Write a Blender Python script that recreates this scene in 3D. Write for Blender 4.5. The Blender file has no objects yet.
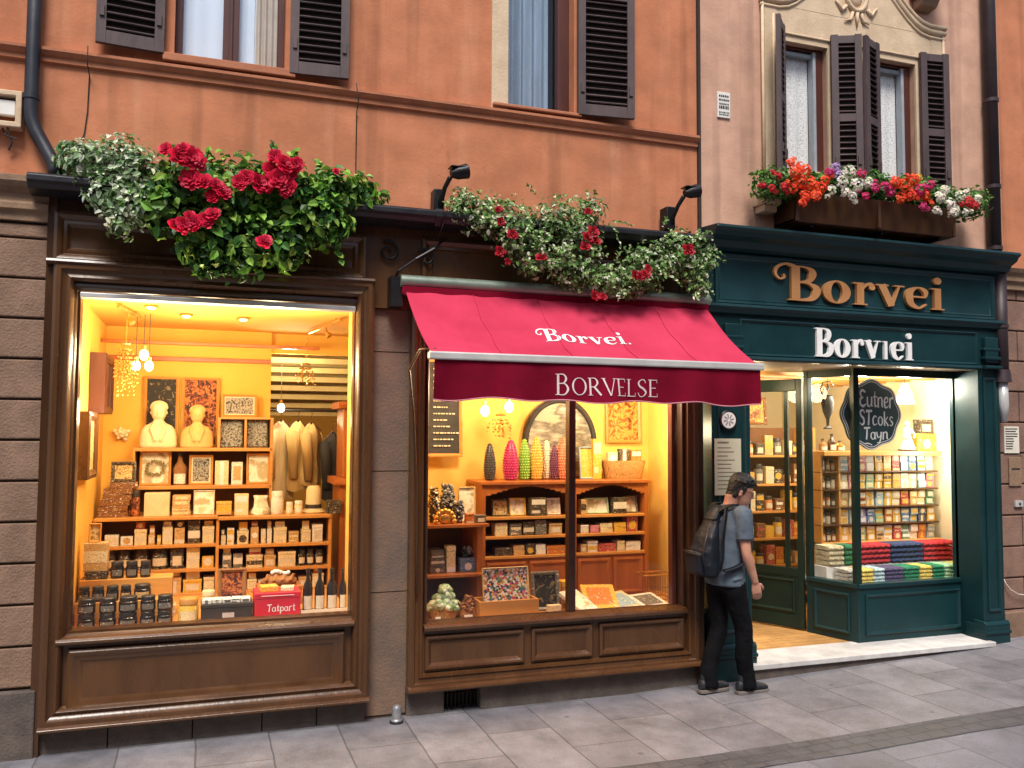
import bpy, bmesh, math, random
from mathutils import Vector, Matrix, noise
R = math.radians
PI = math.pi
C = bpy.context.scene.collection
random.seed(7)

# ------------------------------------------------------------------ camera
CAM_H, CAM_D, FPX = 2.054, 6.3, 870.0
c_r = Vector((0.94327646, -0.33196282, 0.00549637))
c_u = Vector((-0.02442138, -0.05286458, 0.99830303))
c_w = Vector((0.33110893, 0.94180997, 0.0579729))
cam_d = bpy.data.cameras.new('camera'); cam = bpy.data.objects.new('camera', cam_d); C.objects.link(cam)
M = Matrix((c_r, c_u, -c_w)).transposed().to_4x4()
M.translation = Vector((0, -CAM_D, CAM_H))
cam.matrix_world = M
cam_d.sensor_width = 36; cam_d.lens = FPX / 1024 * 36; cam_d.clip_start = .05; cam_d.clip_end = 500
bpy.context.scene.camera = cam

def at(x, y, Y):
    d = c_r * ((x - 512) / FPX) - c_u * ((y - 384) / FPX) + c_w
    return Vector((0, -CAM_D, CAM_H)) + d * ((Y + CAM_D) / d.y)

def gz(x):
    return 0.0 if x < 3.2 else min(.034 * (x - 3.2), .6)

# ------------------------------------------------------------------ materials
def lin(h):
    h = h.lstrip('#'); v = [int(h[i:i+2], 16) / 255 for i in (0, 2, 4)]
    return tuple(c / 12.92 if c <= .04045 else ((c + .055) / 1.055) ** 2.4 for c in v)

def _new(name):
    m = bpy.data.materials.new(name); m.use_nodes = True
    nt = m.node_tree; return m, nt, nt.nodes['Principled BSDF'], nt.nodes, nt.links

def _coord(N, L, scale=(1, 1, 1), rnd=False, rot=(0, 0, 0)):
    tc = N.new('ShaderNodeTexCoord'); mp = N.new('ShaderNodeMapping')
    mp.inputs['Scale'].default_value = scale; mp.inputs['Rotation'].default_value = rot
    L.new(tc.outputs['Object'], mp.inputs[0])
    if rnd:
        oi = N.new('ShaderNodeObjectInfo'); mu = N.new('ShaderNodeMath'); mu.operation = 'MULTIPLY'; mu.inputs[1].default_value = 37
        L.new(oi.outputs['Random'], mu.inputs[0]); L.new(mu.outputs[0], mp.inputs['Location'])
    return mp.outputs[0]

def mat(name, c, c2=None, scale=6, rough=.55, metal=0, bump=0, bscale=60, detail=4, stretch=(1, 1, 1), spec=.5, blend=(.35, .68), coat=0):
    """two-tone noise material with optional bump"""
    m, nt, b, N, L = _new(name)
    if c2 is None: c2 = tuple(x * .78 for x in c)
    co = _coord(N, L, stretch, True)
    n = N.new('ShaderNodeTexNoise'); n.inputs['Scale'].default_value = scale; n.inputs['Detail'].default_value = detail; n.inputs['Roughness'].default_value = .62
    L.new(co, n.inputs['Vector'])
    r = N.new('ShaderNodeValToRGB'); r.color_ramp.elements[0].position, r.color_ramp.elements[1].position = blend
    r.color_ramp.elements[0].color = (*c2, 1); r.color_ramp.elements[1].color = (*c, 1)
    L.new(n.outputs['Fac'], r.inputs[0]); L.new(r.outputs[0], b.inputs['Base Color'])
    b.inputs['Roughness'].default_value = rough; b.inputs['Metallic'].default_value = metal
    b.inputs['Specular IOR Level'].default_value = spec; b.inputs['Coat Weight'].default_value = coat
    mr = N.new('ShaderNodeMapRange'); mr.inputs['To Min'].default_value = max(rough - .1, .03); mr.inputs['To Max'].default_value = min(rough + .12, 1)
    L.new(n.outputs['Fac'], mr.inputs[0]); L.new(mr.outputs[0], b.inputs['Roughness'])
    if bump:
        n2 = N.new('ShaderNodeTexNoise'); n2.inputs['Scale'].default_value = bscale; n2.inputs['Detail'].default_value = 6
        L.new(co, n2.inputs['Vector'])
        bp = N.new('ShaderNodeBump'); bp.inputs['Strength'].default_value = bump; bp.inputs['Distance'].default_value = .01
        L.new(n2.outputs['Fac'], bp.inputs['Height']); L.new(bp.outputs[0], b.inputs['Normal'])
    return m

def mat_ramp(name, cols, scale=20, kind='noise', rough=.6, const=True, stretch=(1, 1, 1), dist=0.):
    """printed picture / packaging: several flat colours picked by a texture"""
    m, nt, b, N, L = _new(name)
    co = _coord(N, L, stretch, True)
    r = N.new('ShaderNodeValToRGB'); cr = r.color_ramp; cr.interpolation = 'CONSTANT' if const else 'LINEAR'
    while len(cr.elements) < len(cols): cr.elements.new(.5)
    lo, hi = (.33, .67) if kind == 'noise' else (0, 1)
    for i, c in enumerate(cols):
        cr.elements[i].position = lo + (hi - lo) * i / len(cols); cr.elements[i].color = (*c, 1)
    if kind == 'noise':
        t = N.new('ShaderNodeTexNoise'); t.inputs['Scale'].default_value = scale; t.inputs['Detail'].default_value = 5; t.inputs['Distortion'].default_value = dist
        L.new(co, t.inputs['Vector']); L.new(t.outputs['Fac'], r.inputs[0])
    else:
        t = N.new('ShaderNodeTexVoronoi'); t.inputs['Scale'].default_value = scale
        L.new(co, t.inputs['Vector'])
        s = N.new('ShaderNodeSeparateColor'); L.new(t.outputs['Color'], s.inputs[0]); L.new(s.outputs[0], r.inputs[0])
    L.new(r.outputs[0], b.inputs['Base Color']); b.inputs['Roughness'].default_value = rough
    return m

def mat_pack(name, cols, ink, scale=130):
    """packaging: ground colour by object, small print over it"""
    m, nt, b, N, L = _new(name)
    oi = N.new('ShaderNodeObjectInfo'); r = N.new('ShaderNodeValToRGB'); cr = r.color_ramp; cr.interpolation = 'CONSTANT'
    while len(cr.elements) < len(cols): cr.elements.new(.5)
    for i, c in enumerate(cols): cr.elements[i].position = i / len(cols); cr.elements[i].color = (*c, 1)
    L.new(oi.outputs['Random'], r.inputs[0])
    co = _coord(N, L, (1, 1, 2.2), True)
    n = N.new('ShaderNodeTexNoise'); n.inputs['Scale'].default_value = scale; n.inputs['Detail'].default_value = 3; L.new(co, n.inputs['Vector'])
    g = N.new('ShaderNodeMath'); g.operation = 'GREATER_THAN'; g.inputs[1].default_value = .60; L.new(n.outputs['Fac'], g.inputs[0])
    n2 = N.new('ShaderNodeTexNoise'); n2.inputs['Scale'].default_value = scale * .35; L.new(co, n2.inputs['Vector'])
    g2 = N.new('ShaderNodeMath'); g2.operation = 'GREATER_THAN'; g2.inputs[1].default_value = .66; L.new(n2.outputs['Fac'], g2.inputs[0])
    mx = N.new('ShaderNodeMix'); mx.data_type = 'RGBA'; mx.inputs[7].default_value = (*ink, 1); L.new(g.outputs[0], mx.inputs[0]); L.new(r.outputs[0], mx.inputs[6])
    mx2 = N.new('ShaderNodeMix'); mx2.data_type = 'RGBA'; mx2.inputs[7].default_value = (.75, .7, .6, 1); L.new(g2.outputs[0], mx2.inputs[0]); L.new(mx.outputs[2], mx2.inputs[6])
    L.new(mx2.outputs[2], b.inputs['Base Color']); b.inputs['Roughness'].default_value = .45
    return m

def mat_emit(name, c, s):
    m, nt, b, N, L = _new(name)
    b.inputs['Base Color'].default_value = (*c, 1); b.inputs['Emission Color'].default_value = (*c, 1); b.inputs['Emission Strength'].default_value = s
    return m

def mat_glass(name, tint=(1, 1, 1), ior=1.3, rough=.02):
    m, nt, b, N, L = _new(name); N.remove(b)
    out = N['Material Output']
    tr = N.new('ShaderNodeBsdfTransparent'); tr.inputs[0].default_value = (*tint, 1)
    gl = N.new('ShaderNodeBsdfGlossy'); gl.inputs['Roughness'].default_value = rough
    nz = N.new('ShaderNodeTexNoise'); nz.inputs['Scale'].default_value = 1.6; L.new(_coord(N, L), nz.inputs['Vector'])
    bp = N.new('ShaderNodeBump'); bp.inputs['Strength'].default_value = .04; bp.inputs['Distance'].default_value = .05
    L.new(nz.outputs['Fac'], bp.inputs['Height']); L.new(bp.outputs[0], gl.inputs['Normal'])
    lw = N.new('ShaderNodeLayerWeight'); lw.inputs[0].default_value = .5; f0 = ((ior - 1) / (ior + 1)) ** 2
    pw = N.new('ShaderNodeMath'); pw.operation = 'POWER'; pw.inputs[1].default_value = 5; L.new(lw.outputs['Facing'], pw.inputs[0])
    fr = N.new('ShaderNodeMath'); fr.operation = 'MULTIPLY_ADD'; fr.inputs[1].default_value = 1 - f0; fr.inputs[2].default_value = f0; L.new(pw.outputs[0], fr.inputs[0])
    mx = N.new('ShaderNodeMixShader'); L.new(fr.outputs[0], mx.inputs[0]); L.new(tr.outputs[0], mx.inputs[1]); L.new(gl.outputs[0], mx.inputs[2])
    L.new(mx.outputs[0], out.inputs[0])
    return m

def mat_attr(name, rough=.5, trans=.25):
    """foliage / petals: colour per face from the mesh's colour attribute"""
    m, nt, b, N, L = _new(name)
    a = N.new('ShaderNodeAttribute'); a.attribute_name = 'Col'
    n = N.new('ShaderNodeTexNoise'); n.inputs['Scale'].default_value = 90; L.new(_coord(N, L), n.inputs['Vector'])
    mr = N.new('ShaderNodeMapRange'); mr.inputs['To Min'].default_value = .8; mr.inputs['To Max'].default_value = 1.5; L.new(n.outputs['Fac'], mr.inputs[0])
    vm = N.new('ShaderNodeVectorMath'); vm.operation = 'SCALE'; L.new(a.outputs['Color'], vm.inputs[0]); L.new(mr.outputs[0], vm.inputs['Scale'])
    L.new(vm.outputs[0], b.inputs['Base Color']); b.inputs['Roughness'].default_value = rough
    b.inputs['Specular IOR Level'].default_value = .35
    tl = N.new('ShaderNodeBsdfTranslucent'); L.new(vm.outputs[0], tl.inputs[0])
    mx = N.new('ShaderNodeMixShader'); mx.inputs[0].default_value = trans
    L.new(b.outputs[0], mx.inputs[1]); L.new(tl.outputs[0], mx.inputs[2]); L.new(mx.outputs[0], N['Material Output'].inputs[0])
    return m

def mat_stucco(name, c, stain, light, zdark=3.6):
    """painted render: cloudy tone, vertical weather streaks, fine grain"""
    m, nt, b, N, L = _new(name)
    co = _coord(N, L)
    n1 = N.new('ShaderNodeTexNoise'); n1.inputs['Scale'].default_value = .9; n1.inputs['Detail'].default_value = 7; n1.inputs['Roughness'].default_value = .65; L.new(co, n1.inputs['Vector'])
    r1 = N.new('ShaderNodeValToRGB'); r1.color_ramp.elements[0].position = .3; r1.color_ramp.elements[1].position = .72
    r1.color_ramp.elements[0].color = (*stain, 1); r1.color_ramp.elements[1].color = (*c, 1); L.new(n1.outputs['Fac'], r1.inputs[0])
    cs = _coord(N, L, (7, 7, .55))
    n2 = N.new('ShaderNodeTexNoise'); n2.inputs['Scale'].default_value = 1; n2.inputs['Detail'].default_value = 5; L.new(cs, n2.inputs['Vector'])
    r2 = N.new('ShaderNodeValToRGB'); r2.color_ramp.elements[0].position = .56; r2.color_ramp.elements[1].position = .76
    r2.color_ramp.elements[0].color = (0, 0, 0, 1); r2.color_ramp.elements[1].color = (.5, .5, .5, 1); L.new(n2.outputs['Fac'], r2.inputs[0])
    mx = N.new('ShaderNodeMix'); mx.data_type = 'RGBA'; mx.inputs[7].default_value = (*light, 1)
    L.new(r2.outputs[0], mx.inputs[0]); L.new(r1.outputs[0], mx.inputs[6])
    cd = _coord(N, L, (4.3, 4.3, .22)); n6 = N.new('ShaderNodeTexNoise'); n6.inputs['Scale'].default_value = 1.3; n6.inputs['Detail'].default_value = 6; L.new(cd, n6.inputs['Vector'])
    r6 = N.new('ShaderNodeValToRGB'); r6.color_ramp.elements[0].position = .55; r6.color_ramp.elements[1].position = .8; r6.color_ramp.elements[0].color = (0, 0, 0, 1); r6.color_ramp.elements[1].color = (.75, .75, .75, 1); L.new(n6.outputs['Fac'], r6.inputs[0])
    mx6 = N.new('ShaderNodeMix'); mx6.data_type = 'RGBA'; mx6.inputs[7].default_value = (*[q * .5 for q in stain], 1); L.new(r6.outputs[0], mx6.inputs[0]); L.new(mx.outputs[2], mx6.inputs[6]); mx = mx6
    vo = N.new('ShaderNodeTexVoronoi'); vo.feature = 'DISTANCE_TO_EDGE'; vo.inputs['Scale'].default_value = .8; nw = N.new('ShaderNodeTexNoise'); nw.inputs['Scale'].default_value = 4; nw.inputs['Detail'].default_value = 6; L.new(co, nw.inputs['Vector'])
    va = N.new('ShaderNodeVectorMath'); va.operation = 'MULTIPLY_ADD'; va.inputs[1].default_value = (.35, .35, .35); L.new(nw.outputs['Color'], va.inputs[0]); L.new(co, va.inputs[2]); L.new(va.outputs[0], vo.inputs['Vector'])
    lt = N.new('ShaderNodeMath'); lt.operation = 'LESS_THAN'; lt.inputs[1].default_value = .0014; L.new(vo.outputs['Distance'], lt.inputs[0]); ml = N.new('ShaderNodeMath'); ml.operation = 'MULTIPLY'; ml.inputs[1].default_value = .16; L.new(lt.outputs[0], ml.inputs[0])
    mx7 = N.new('ShaderNodeMix'); mx7.data_type = 'RGBA'; mx7.inputs[7].default_value = (*[q * .35 for q in stain], 1); L.new(ml.outputs[0], mx7.inputs[0]); L.new(mx.outputs[2], mx7.inputs[6]); mx = mx7
    n4 = N.new('ShaderNodeTexNoise'); n4.inputs['Scale'].default_value = 5; n4.inputs['Detail'].default_value = 8; L.new(co, n4.inputs['Vector'])
    mr = N.new('ShaderNodeMapRange'); mr.inputs['From Min'].default_value = .3; mr.inputs['From Max'].default_value = .7; mr.inputs['To Min'].default_value = .84; mr.inputs['To Max'].default_value = 1.1; L.new(n4.outputs['Fac'], mr.inputs[0])
    vm = N.new('ShaderNodeVectorMath'); vm.operation = 'SCALE'; L.new(mx.outputs[2], vm.inputs[0]); L.new(mr.outputs[0], vm.inputs['Scale'])
    L.new(vm.outputs[0], b.inputs['Base Color']); b.inputs['Roughness'].default_value = .9; b.inputs['Specular IOR Level'].default_value = .2
    n3 = N.new('ShaderNodeTexNoise'); n3.inputs['Scale'].default_value = 45; n3.inputs['Detail'].default_value = 8; L.new(co, n3.inputs['Vector'])
    bp = N.new('ShaderNodeBump'); bp.inputs['Strength'].default_value = .35; bp.inputs['Distance'].default_value = .006; L.new(n3.outputs['Fac'], bp.inputs['Height']); L.new(bp.outputs[0], b.inputs['Normal'])
    return m

def mat_slabs(name, c1, c2, mortar, bw, bh, rot=0, msize=.012, offset=.5, rough=.62):
    m, nt, b, N, L = _new(name)
    co = _coord(N, L, (1, 1, 1), False, (0, 0, rot))
    nd = N.new('ShaderNodeTexNoise'); nd.inputs['Scale'].default_value = 3; L.new(co, nd.inputs['Vector'])
    ad = N.new('ShaderNodeVectorMath'); ad.operation = 'MULTIPLY_ADD'; ad.inputs[1].default_value = (.02, .02, 0)
    L.new(nd.outputs['Color'], ad.inputs[0]); L.new(co, ad.inputs[2])
    br = N.new('ShaderNodeTexBrick'); br.inputs['Scale'].default_value = 1; br.offset = offset
    br.inputs['Brick Width'].default_value = bw; br.inputs['Row Height'].default_value = bh; br.inputs['Mortar Size'].default_value = msize; br.inputs['Mortar Smooth'].default_value = .3
    br.inputs['Color1'].default_value = (*c1, 1); br.inputs['Color2'].default_value = (*c2, 1); br.inputs['Mortar'].default_value = (*mortar, 1)
    L.new(ad.outputs[0], br.inputs['Vector'])
    n = N.new('ShaderNodeTexNoise'); n.inputs['Scale'].default_value = 2.2; n.inputs['Detail'].default_value = 9; n.inputs['Roughness'].default_value = .7; L.new(co, n.inputs['Vector'])
    mr = N.new('ShaderNodeMapRange'); mr.inputs['From Min'].default_value = .3; mr.inputs['From Max'].default_value = .72; mr.inputs['To Min'].default_value = .52; mr.inputs['To Max'].default_value = 1.28; L.new(n.outputs['Fac'], mr.inputs[0])
    vm = N.new('ShaderNodeVectorMath'); vm.operation = 'SCALE'; L.new(br.outputs['Color'], vm.inputs[0]); L.new(mr.outputs[0], vm.inputs['Scale'])
    n5 = N.new('ShaderNodeTexNoise'); n5.inputs['Scale'].default_value = 120; n5.inputs['Detail'].default_value = 4; L.new(co, n5.inputs['Vector'])
    mr5 = N.new('ShaderNodeMapRange'); mr5.inputs['From Min'].default_value = .3; mr5.inputs['From Max'].default_value = .7; mr5.inputs['To Min'].default_value = .8; mr5.inputs['To Max'].default_value = 1.18; L.new(n5.outputs['Fac'], mr5.inputs[0])
    vm5 = N.new('ShaderNodeVectorMath'); vm5.operation = 'SCALE'; L.new(vm.outputs[0], vm5.inputs[0]); L.new(mr5.outputs[0], vm5.inputs['Scale'])
    vg = N.new('ShaderNodeTexVoronoi'); vg.inputs['Scale'].default_value = 2.3; L.new(co, vg.inputs['Vector']); lg = N.new('ShaderNodeMath'); lg.operation = 'LESS_THAN'; lg.inputs[1].default_value = .055; L.new(vg.outputs['Distance'], lg.inputs[0])
    sg2 = N.new('ShaderNodeSeparateColor'); L.new(vg.outputs['Color'], sg2.inputs[0]); gg = N.new('ShaderNodeMath'); gg.operation = 'GREATER_THAN'; gg.inputs[1].default_value = .6; L.new(sg2.outputs[0], gg.inputs[0]); mg = N.new('ShaderNodeMath'); mg.operation = 'MULTIPLY'; L.new(lg.outputs[0], mg.inputs[0]); L.new(gg.outputs[0], mg.inputs[1])
    mg2 = N.new('ShaderNodeMath'); mg2.operation = 'MULTIPLY'; mg2.inputs[1].default_value = .55; L.new(mg.outputs[0], mg2.inputs[0])
    mxg = N.new('ShaderNodeMix'); mxg.data_type = 'RGBA'; mxg.inputs[7].default_value = (*[q * .5 for q in mortar], 1); L.new(mg2.outputs[0], mxg.inputs[0]); L.new(vm5.outputs[0], mxg.inputs[6]); L.new(mxg.outputs[2], b.inputs['Base Color'])
    mr2 = N.new('ShaderNodeMapRange'); mr2.inputs['To Min'].default_value = rough - .2; mr2.inputs['To Max'].default_value = rough + .2; L.new(n.outputs['Fac'], mr2.inputs[0]); L.new(mr2.outputs[0], b.inputs['Roughness'])
    n3 = N.new('ShaderNodeTexNoise'); n3.inputs['Scale'].default_value = 60; n3.inputs['Detail'].default_value = 6; L.new(co, n3.inputs['Vector'])
    sm = N.new('ShaderNodeMath'); sm.operation = 'MULTIPLY_ADD'; sm.inputs[1].default_value = -2.5; L.new(br.outputs['Fac'], sm.inputs[0]); L.new(n3.outputs['Fac'], sm.inputs[2])
    bp = N.new('ShaderNodeBump'); bp.inputs['Strength'].default_value = .5; bp.inputs['Distance'].default_value = .006; L.new(sm.outputs[0], bp.inputs['Height']); L.new(bp.outputs[0], b.inputs['Normal'])
    return m

# ------------------------------------------------------------------ mesh builder
ORG = {}
class MB:
    def __init__(s): s.v = []; s.f = []; s.m = []; s.c = []; s.mi = 0; s.col = (1, 1, 1)
    def add(s, vs, fs):
        o = len(s.v); s.v += [Vector(p) for p in vs]
        for f in fs: s.f.append([o + i for i in f]); s.m.append(s.mi); s.c.append(s.col)
        return s
    def box(s, x0, x1, y0, y1, z0, z1):
        return s.add([(x, y, z) for z in (z0, z1) for y in (y0, y1) for x in (x0, x1)],
                     [(0, 2, 3, 1), (4, 5, 7, 6), (0, 1, 5, 4), (2, 6, 7, 3), (0, 4, 6, 2), (1, 3, 7, 5)])
    def quad(s, a, b, c, d): return s.add([a, b, c, d], [(0, 1, 2, 3)])
    def rect(s, x0, x1, z0, z1, y): return s.quad((x0, y, z0), (x1, y, z0), (x1, y, z1), (x0, y, z1))
    def prof_x(s, x0, x1, prof):
        """closed (y, z) profile swept along x"""
        n = len(prof)
        return s.add([(x0, *p) for p in prof] + [(x1, *p) for p in prof],
                     [(i, (i + 1) % n, n + (i + 1) % n, n + i) for i in range(n)] + [tuple(range(n))[::-1], tuple(range(n, 2 * n))])
    def prof_z(s, z0, z1, prof):
        n = len(prof)
        return s.add([(*p, z0) for p in prof] + [(*p, z1) for p in prof],
                     [(i, (i + 1) % n, n + (i + 1) % n, n + i) for i in range(n)] + [tuple(range(n))[::-1], tuple(range(n, 2 * n))])
    def rings(s, x0, x1, z0, z1, prof, fill=False):
        """mitred moulding: (inset, y) steps from the outer rectangle inward"""
        o = len(s.v); vs = []; fs = []
        for d, y in prof: vs += [(x0 + d, y, z0 + d), (x1 - d, y, z0 + d), (x1 - d, y, z1 - d), (x0 + d, y, z1 - d)]
        for k in range(len(prof) - 1):
            for i in range(4): a, b = 4 * k + i, 4 * k + (i + 1) % 4; fs.append((a, b, b + 4, a + 4))
        if fill: k = 4 * (len(prof) - 1); fs.append((k, k + 1, k + 2, k + 3))
        return s.add(vs, fs)
    def tube(s, pts, r, n=8, cap=True):
        pts = [Vector(p) for p in pts]; rs = r if isinstance(r, (list, tuple)) else [r] * len(pts)
        vs = []; fs = []; ref = None
        for i, p in enumerate(pts):
            t = (pts[min(i + 1, len(pts) - 1)] - pts[max(i - 1, 0)]).normalized()
            if ref is None: ref = t.orthogonal().normalized()
            ref = (ref - t * ref.dot(t)).normalized(); bi = t.cross(ref)
            vs += [p + (ref * math.cos(2 * PI * k / n) + bi * math.sin(2 * PI * k / n)) * rs[i] for k in range(n)]
        for i in range(len(pts) - 1):
            for k in range(n): a, b = i * n + k, i * n + (k + 1) % n; fs.append((a, b, b + n, a + n))
        if cap: fs += [tuple(range(n))[::-1], tuple(range((len(pts) - 1) * n, len(pts) * n))]
        return s.add(vs, fs)
    def lathe(s, cx, cy, z0, prof, n=14, axis='z', sx=1, sy=1):
        """(radius, height) profile"""
        vs = []; fs = []
        for r, h in prof: vs += [(cx + r * sx * math.cos(2 * PI * k / n), cy + r * sy * math.sin(2 * PI * k / n), z0 + h) for k in range(n)]
        for i in range(len(prof) - 1):
            for k in range(n): a, b = i * n + k, i * n + (k + 1) % n; fs.append((a, b, b + n, a + n))
        fs += [tuple(range(n))[::-1], tuple(range((len(prof) - 1) * n, len(prof) * n))]
        return s.add(vs, fs)
    def loft(s, rings, n=18, p=2.0):
        """rings: (centre, rx, ry, axis_x, axis_y)"""
        vs = []; fs = []
        for c, rx, ry, ax, ay in rings:
            for k in range(n):
                t = 2 * PI * k / n; ca, sa = math.cos(t), math.sin(t)
                u = math.copysign(abs(ca) ** (2 / p), ca); w = math.copysign(abs(sa) ** (2 / p), sa)
                vs.append(Vector(c) + Vector(ax) * rx * u + Vector(ay) * ry * w)
        for i in range(len(rings) - 1):
            for k in range(n): a, b = i * n + k, i * n + (k + 1) % n; fs.append((a, b, b + n, a + n))
        fs += [tuple(range(n))[::-1], tuple(range((len(rings) - 1) * n, len(rings) * n))]
        return s.add(vs, fs)
    def ball(s, c, r, n=8, m=6, sx=1, sy=1, sz=1):
        c = Vector(c)
        prof = [(max(r * math.sin(PI * i / m), r * .02), -r * math.cos(PI * i / m) * sz) for i in range(m + 1)]
        return s.lathe(c.x, c.y, c.z, prof, n, sx=sx, sy=sy)
    def disc(s, c, r, n=20, ax=(1, 0, 0), ay=(0, 0, 1)):
        return s.add([Vector(c) + Vector(ax) * r * math.cos(2 * PI * k / n) + Vector(ay) * r * math.sin(2 * PI * k / n) for k in range(n)], [tuple(range(n))])
    def poly_y(s, pts, y0, y1):
        """(x, z) outline extruded between two y"""
        n = len(pts)
        return s.add([(x, y0, z) for x, z in pts] + [(x, y1, z) for x, z in pts],
                     [(i, (i + 1) % n, n + (i + 1) % n, n + i) for i in range(n)] + [tuple(range(n))[::-1], tuple(range(n, 2 * n))])
    def xf(s, Mx, start=0):
        for i in range(start, len(s.v)): s.v[i] = Mx @ s.v[i]
        return s
    def build(s, name, mats, parent=None, smooth=False, bevel=0, loc=None, recalc=True):
        org = ORG[parent] if parent is not None else Vector(loc or (0, 0, 0))
        me = bpy.data.meshes.new(name)
        me.from_pydata([p - org for p in s.v], [], s.f)
        for m_ in (mats if isinstance(mats, (list, tuple)) else [mats]): me.materials.append(m_)
        me.polygons.foreach_set('material_index', s.m)
        if any(c != (1, 1, 1) for c in s.c):
            ca = me.color_attributes.new('Col', 'FLOAT_COLOR', 'CORNER')
            for p, c in zip(me.polygons, s.c):
                for li in p.loop_indices: ca.data[li].color = (*c, 1)
        if recalc and len(s.f) < 6000:
            bm = bmesh.new(); bm.from_mesh(me); bmesh.ops.recalc_face_normals(bm, faces=bm.faces); bm.to_mesh(me); bm.free()
        if smooth:
            me.polygons.foreach_set('use_smooth', [True] * len(me.polygons))
        me.update()
        o = bpy.data.objects.new(name, me); C.objects.link(o); ORG[o] = org
        if parent is not None: o.parent = parent
        else: o.location = org
        if smooth == 'auto':
            try: me.set_sharp_from_angle(angle=R(35))
            except Exception: pass
        if bevel:
            b = o.modifiers.new('bevel', 'BEVEL'); b.width = bevel; b.segments = 2; b.limit_method = 'ANGLE'; b.angle_limit = R(40)
        return o

def tag(o, label=None, cat=None, group=None, kind=None):
    if label: o['label'] = label
    if cat: o['category'] = cat
    if group: o['group'] = group
    if kind: o['kind'] = kind
    return o

def thing(name, label, cat, loc, group=None):
    o = bpy.data.objects.new(name, None); C.objects.link(o); o.location = loc; ORG[o] = Vector(loc)
    o.empty_display_size = .1
    return tag(o, label, cat, group)

def rotm(c, ax, deg):
    c = Vector(c); return Matrix.Translation(c) @ Matrix.Rotation(R(deg), 4, ax) @ Matrix.Translation(-c)

ORDS = ['first', 'second', 'third', 'fourth', 'fifth', 'sixth', 'seventh', 'eighth', 'ninth', 'tenth', 'eleventh', 'twelfth', 'thirteenth', 'fourteenth', 'fifteenth', 'sixteenth']
def nth(i, n, side='left'):
    if n == 1: return 'only'
    if i == 0: return 'leftmost'
    if i == n - 1: return 'rightmost'
    return ORDS[i] + ' from left'

# ------------------------------------------------------------------ palette
M_ = {}
M_['orange'] = mat_stucco('orange_render', (.56, .225, .118), (.48, .175, .088), (.62, .30, .175))
M_['orange_trim'] = mat('orange_trim', (.48, .18, .09), (.36, .13, .065), 5, .85, 0, .25, 40)
M_['pink'] = mat_stucco('pink_render', (.60, .36, .26), (.54, .31, .22), (.64, .41, .31))
M_['cream_stone'] = mat('cream_stone', (.66, .50, .34), (.55, .40, .26), 7, .85, 0, .3, 50)
M_['tan_stone'] = mat('tan_stone', (.30, .19, .115), (.20, .125, .08), 6, .9, 0, .5, 55)
M_['brown_stone'] = mat('brown_stone', (.28, .17, .115), (.175, .105, .07), 5, .88, 0, .7, 70, 8)
M_['brown_stone_r'] = mat('brown_block_stone', (.27, .155, .11), (.18, .10, .075), 5, .88, 0, .5, 50, 8)
M_['joint'] = mat('dark_joint', (.035, .025, .02), None, 8, .95)
M_['joint_s'] = mat('stone_joint', (.10, .065, .045), None, 8, .95)
M_['grey_stone'] = mat('grey_plinth_stone', (.13, .10, .085), (.07, .055, .047), 6, .85, 0, .6, 60, 8)
M_['mid_stone'] = mat('grey_brown_stone', (.20, .122, .08), (.13, .09, .07), 4, .85, 0, .5, 60, 8)
M_['white_stone'] = mat('pale_threshold_stone', (.62, .60, .58), (.45, .43, .42), 6, .6, 0, .2, 60)
M_['brown'] = mat('brown_painted_wood', (.108, .047, .018), (.064, .0265, .010), 3, .27, 0, .16, 30, 6, (1, 1, .25), .5)
M_['brown_d'] = mat('dark_brown_wood', (.075, .031, .012), (.043, .0175, .007), 3, .3, 0, .16, 30, 6, (1, 1, .25), .5)
M_['red_wood'] = mat('red_brown_wood', (.10, .025, .016), (.06, .016, .011), 4, .4, 0, .1, 30, 6, (1, 1, .2))
M_['shutter'] = mat('weathered_shutter_wood', (.10, .063, .062), (.055, .034, .035), 7, .6, 0, .25, 40, 6, (1, 1, .3))
M_['teal'] = mat('dark_teal_paint', (.007, .036, .041), (.0045, .025, .029), 3, .36, 0, .08, 25, 4, (1, 1, 1), .32)
M_['green'] = mat('dark_green_paint', (.008, .026, .020), (.005, .017, .014), 3, .38, 0, .08, 25, 4, (1, 1, 1), .32)
M_['black'] = mat('black_metal', (.018, .018, .022), (.01, .01, .012), 8, .4, .5, .1, 60)
M_['lead'] = mat('dark_lead_flashing', (.035, .035, .042), (.02, .02, .024), 6, .38, .4, .2, 20)
M_['pipe_d'] = mat('dark_downpipe', (.03, .032, .042), (.02, .021, .028), 5, .42, .2, .1, 20)
M_['pipe_b'] = mat('brown_downpipe', (.045, .026, .03), (.028, .017, .02), 5, .5, .1, .1, 20)
M_['copper'] = mat('brass_letters', (.62, .30, .12), (.5, .22, .08), 4, .38, .25)
M_['white'] = mat('white_paint', (.8, .78, .74), (.7, .68, .64), 4, .5)
M_['paper'] = mat_pack('printed_paper', [(.72, .66, .52)], (.16, .12, .08), 190)
M_['sheet'] = mat('plain_paper', (.74, .70, .6), (.66, .6, .5), 8, .8)
M_['ink'] = mat('dark_ink', (.04, .035, .03), None, 30, .8)
M_['glass'] = mat_glass('shop_glass', (.98, .98, .97), 1.58)
M_['glass_up'] = mat_glass('window_glass', (.75, .82, .9), 1.6, .03)
M_['glass_sky'] = mat_glass('sky_lit_window_glass', (.95, .97, 1), 2.2, .03)
M_['y_wall'] = mat('yellow_plaster', (.86, .50, .085), (.78, .42, .06), 2, .8)
M_['y_wall2'] = mat('warm_yellow_plaster', (.86, .56, .13), (.78, .48, .1), 2, .8)
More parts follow.
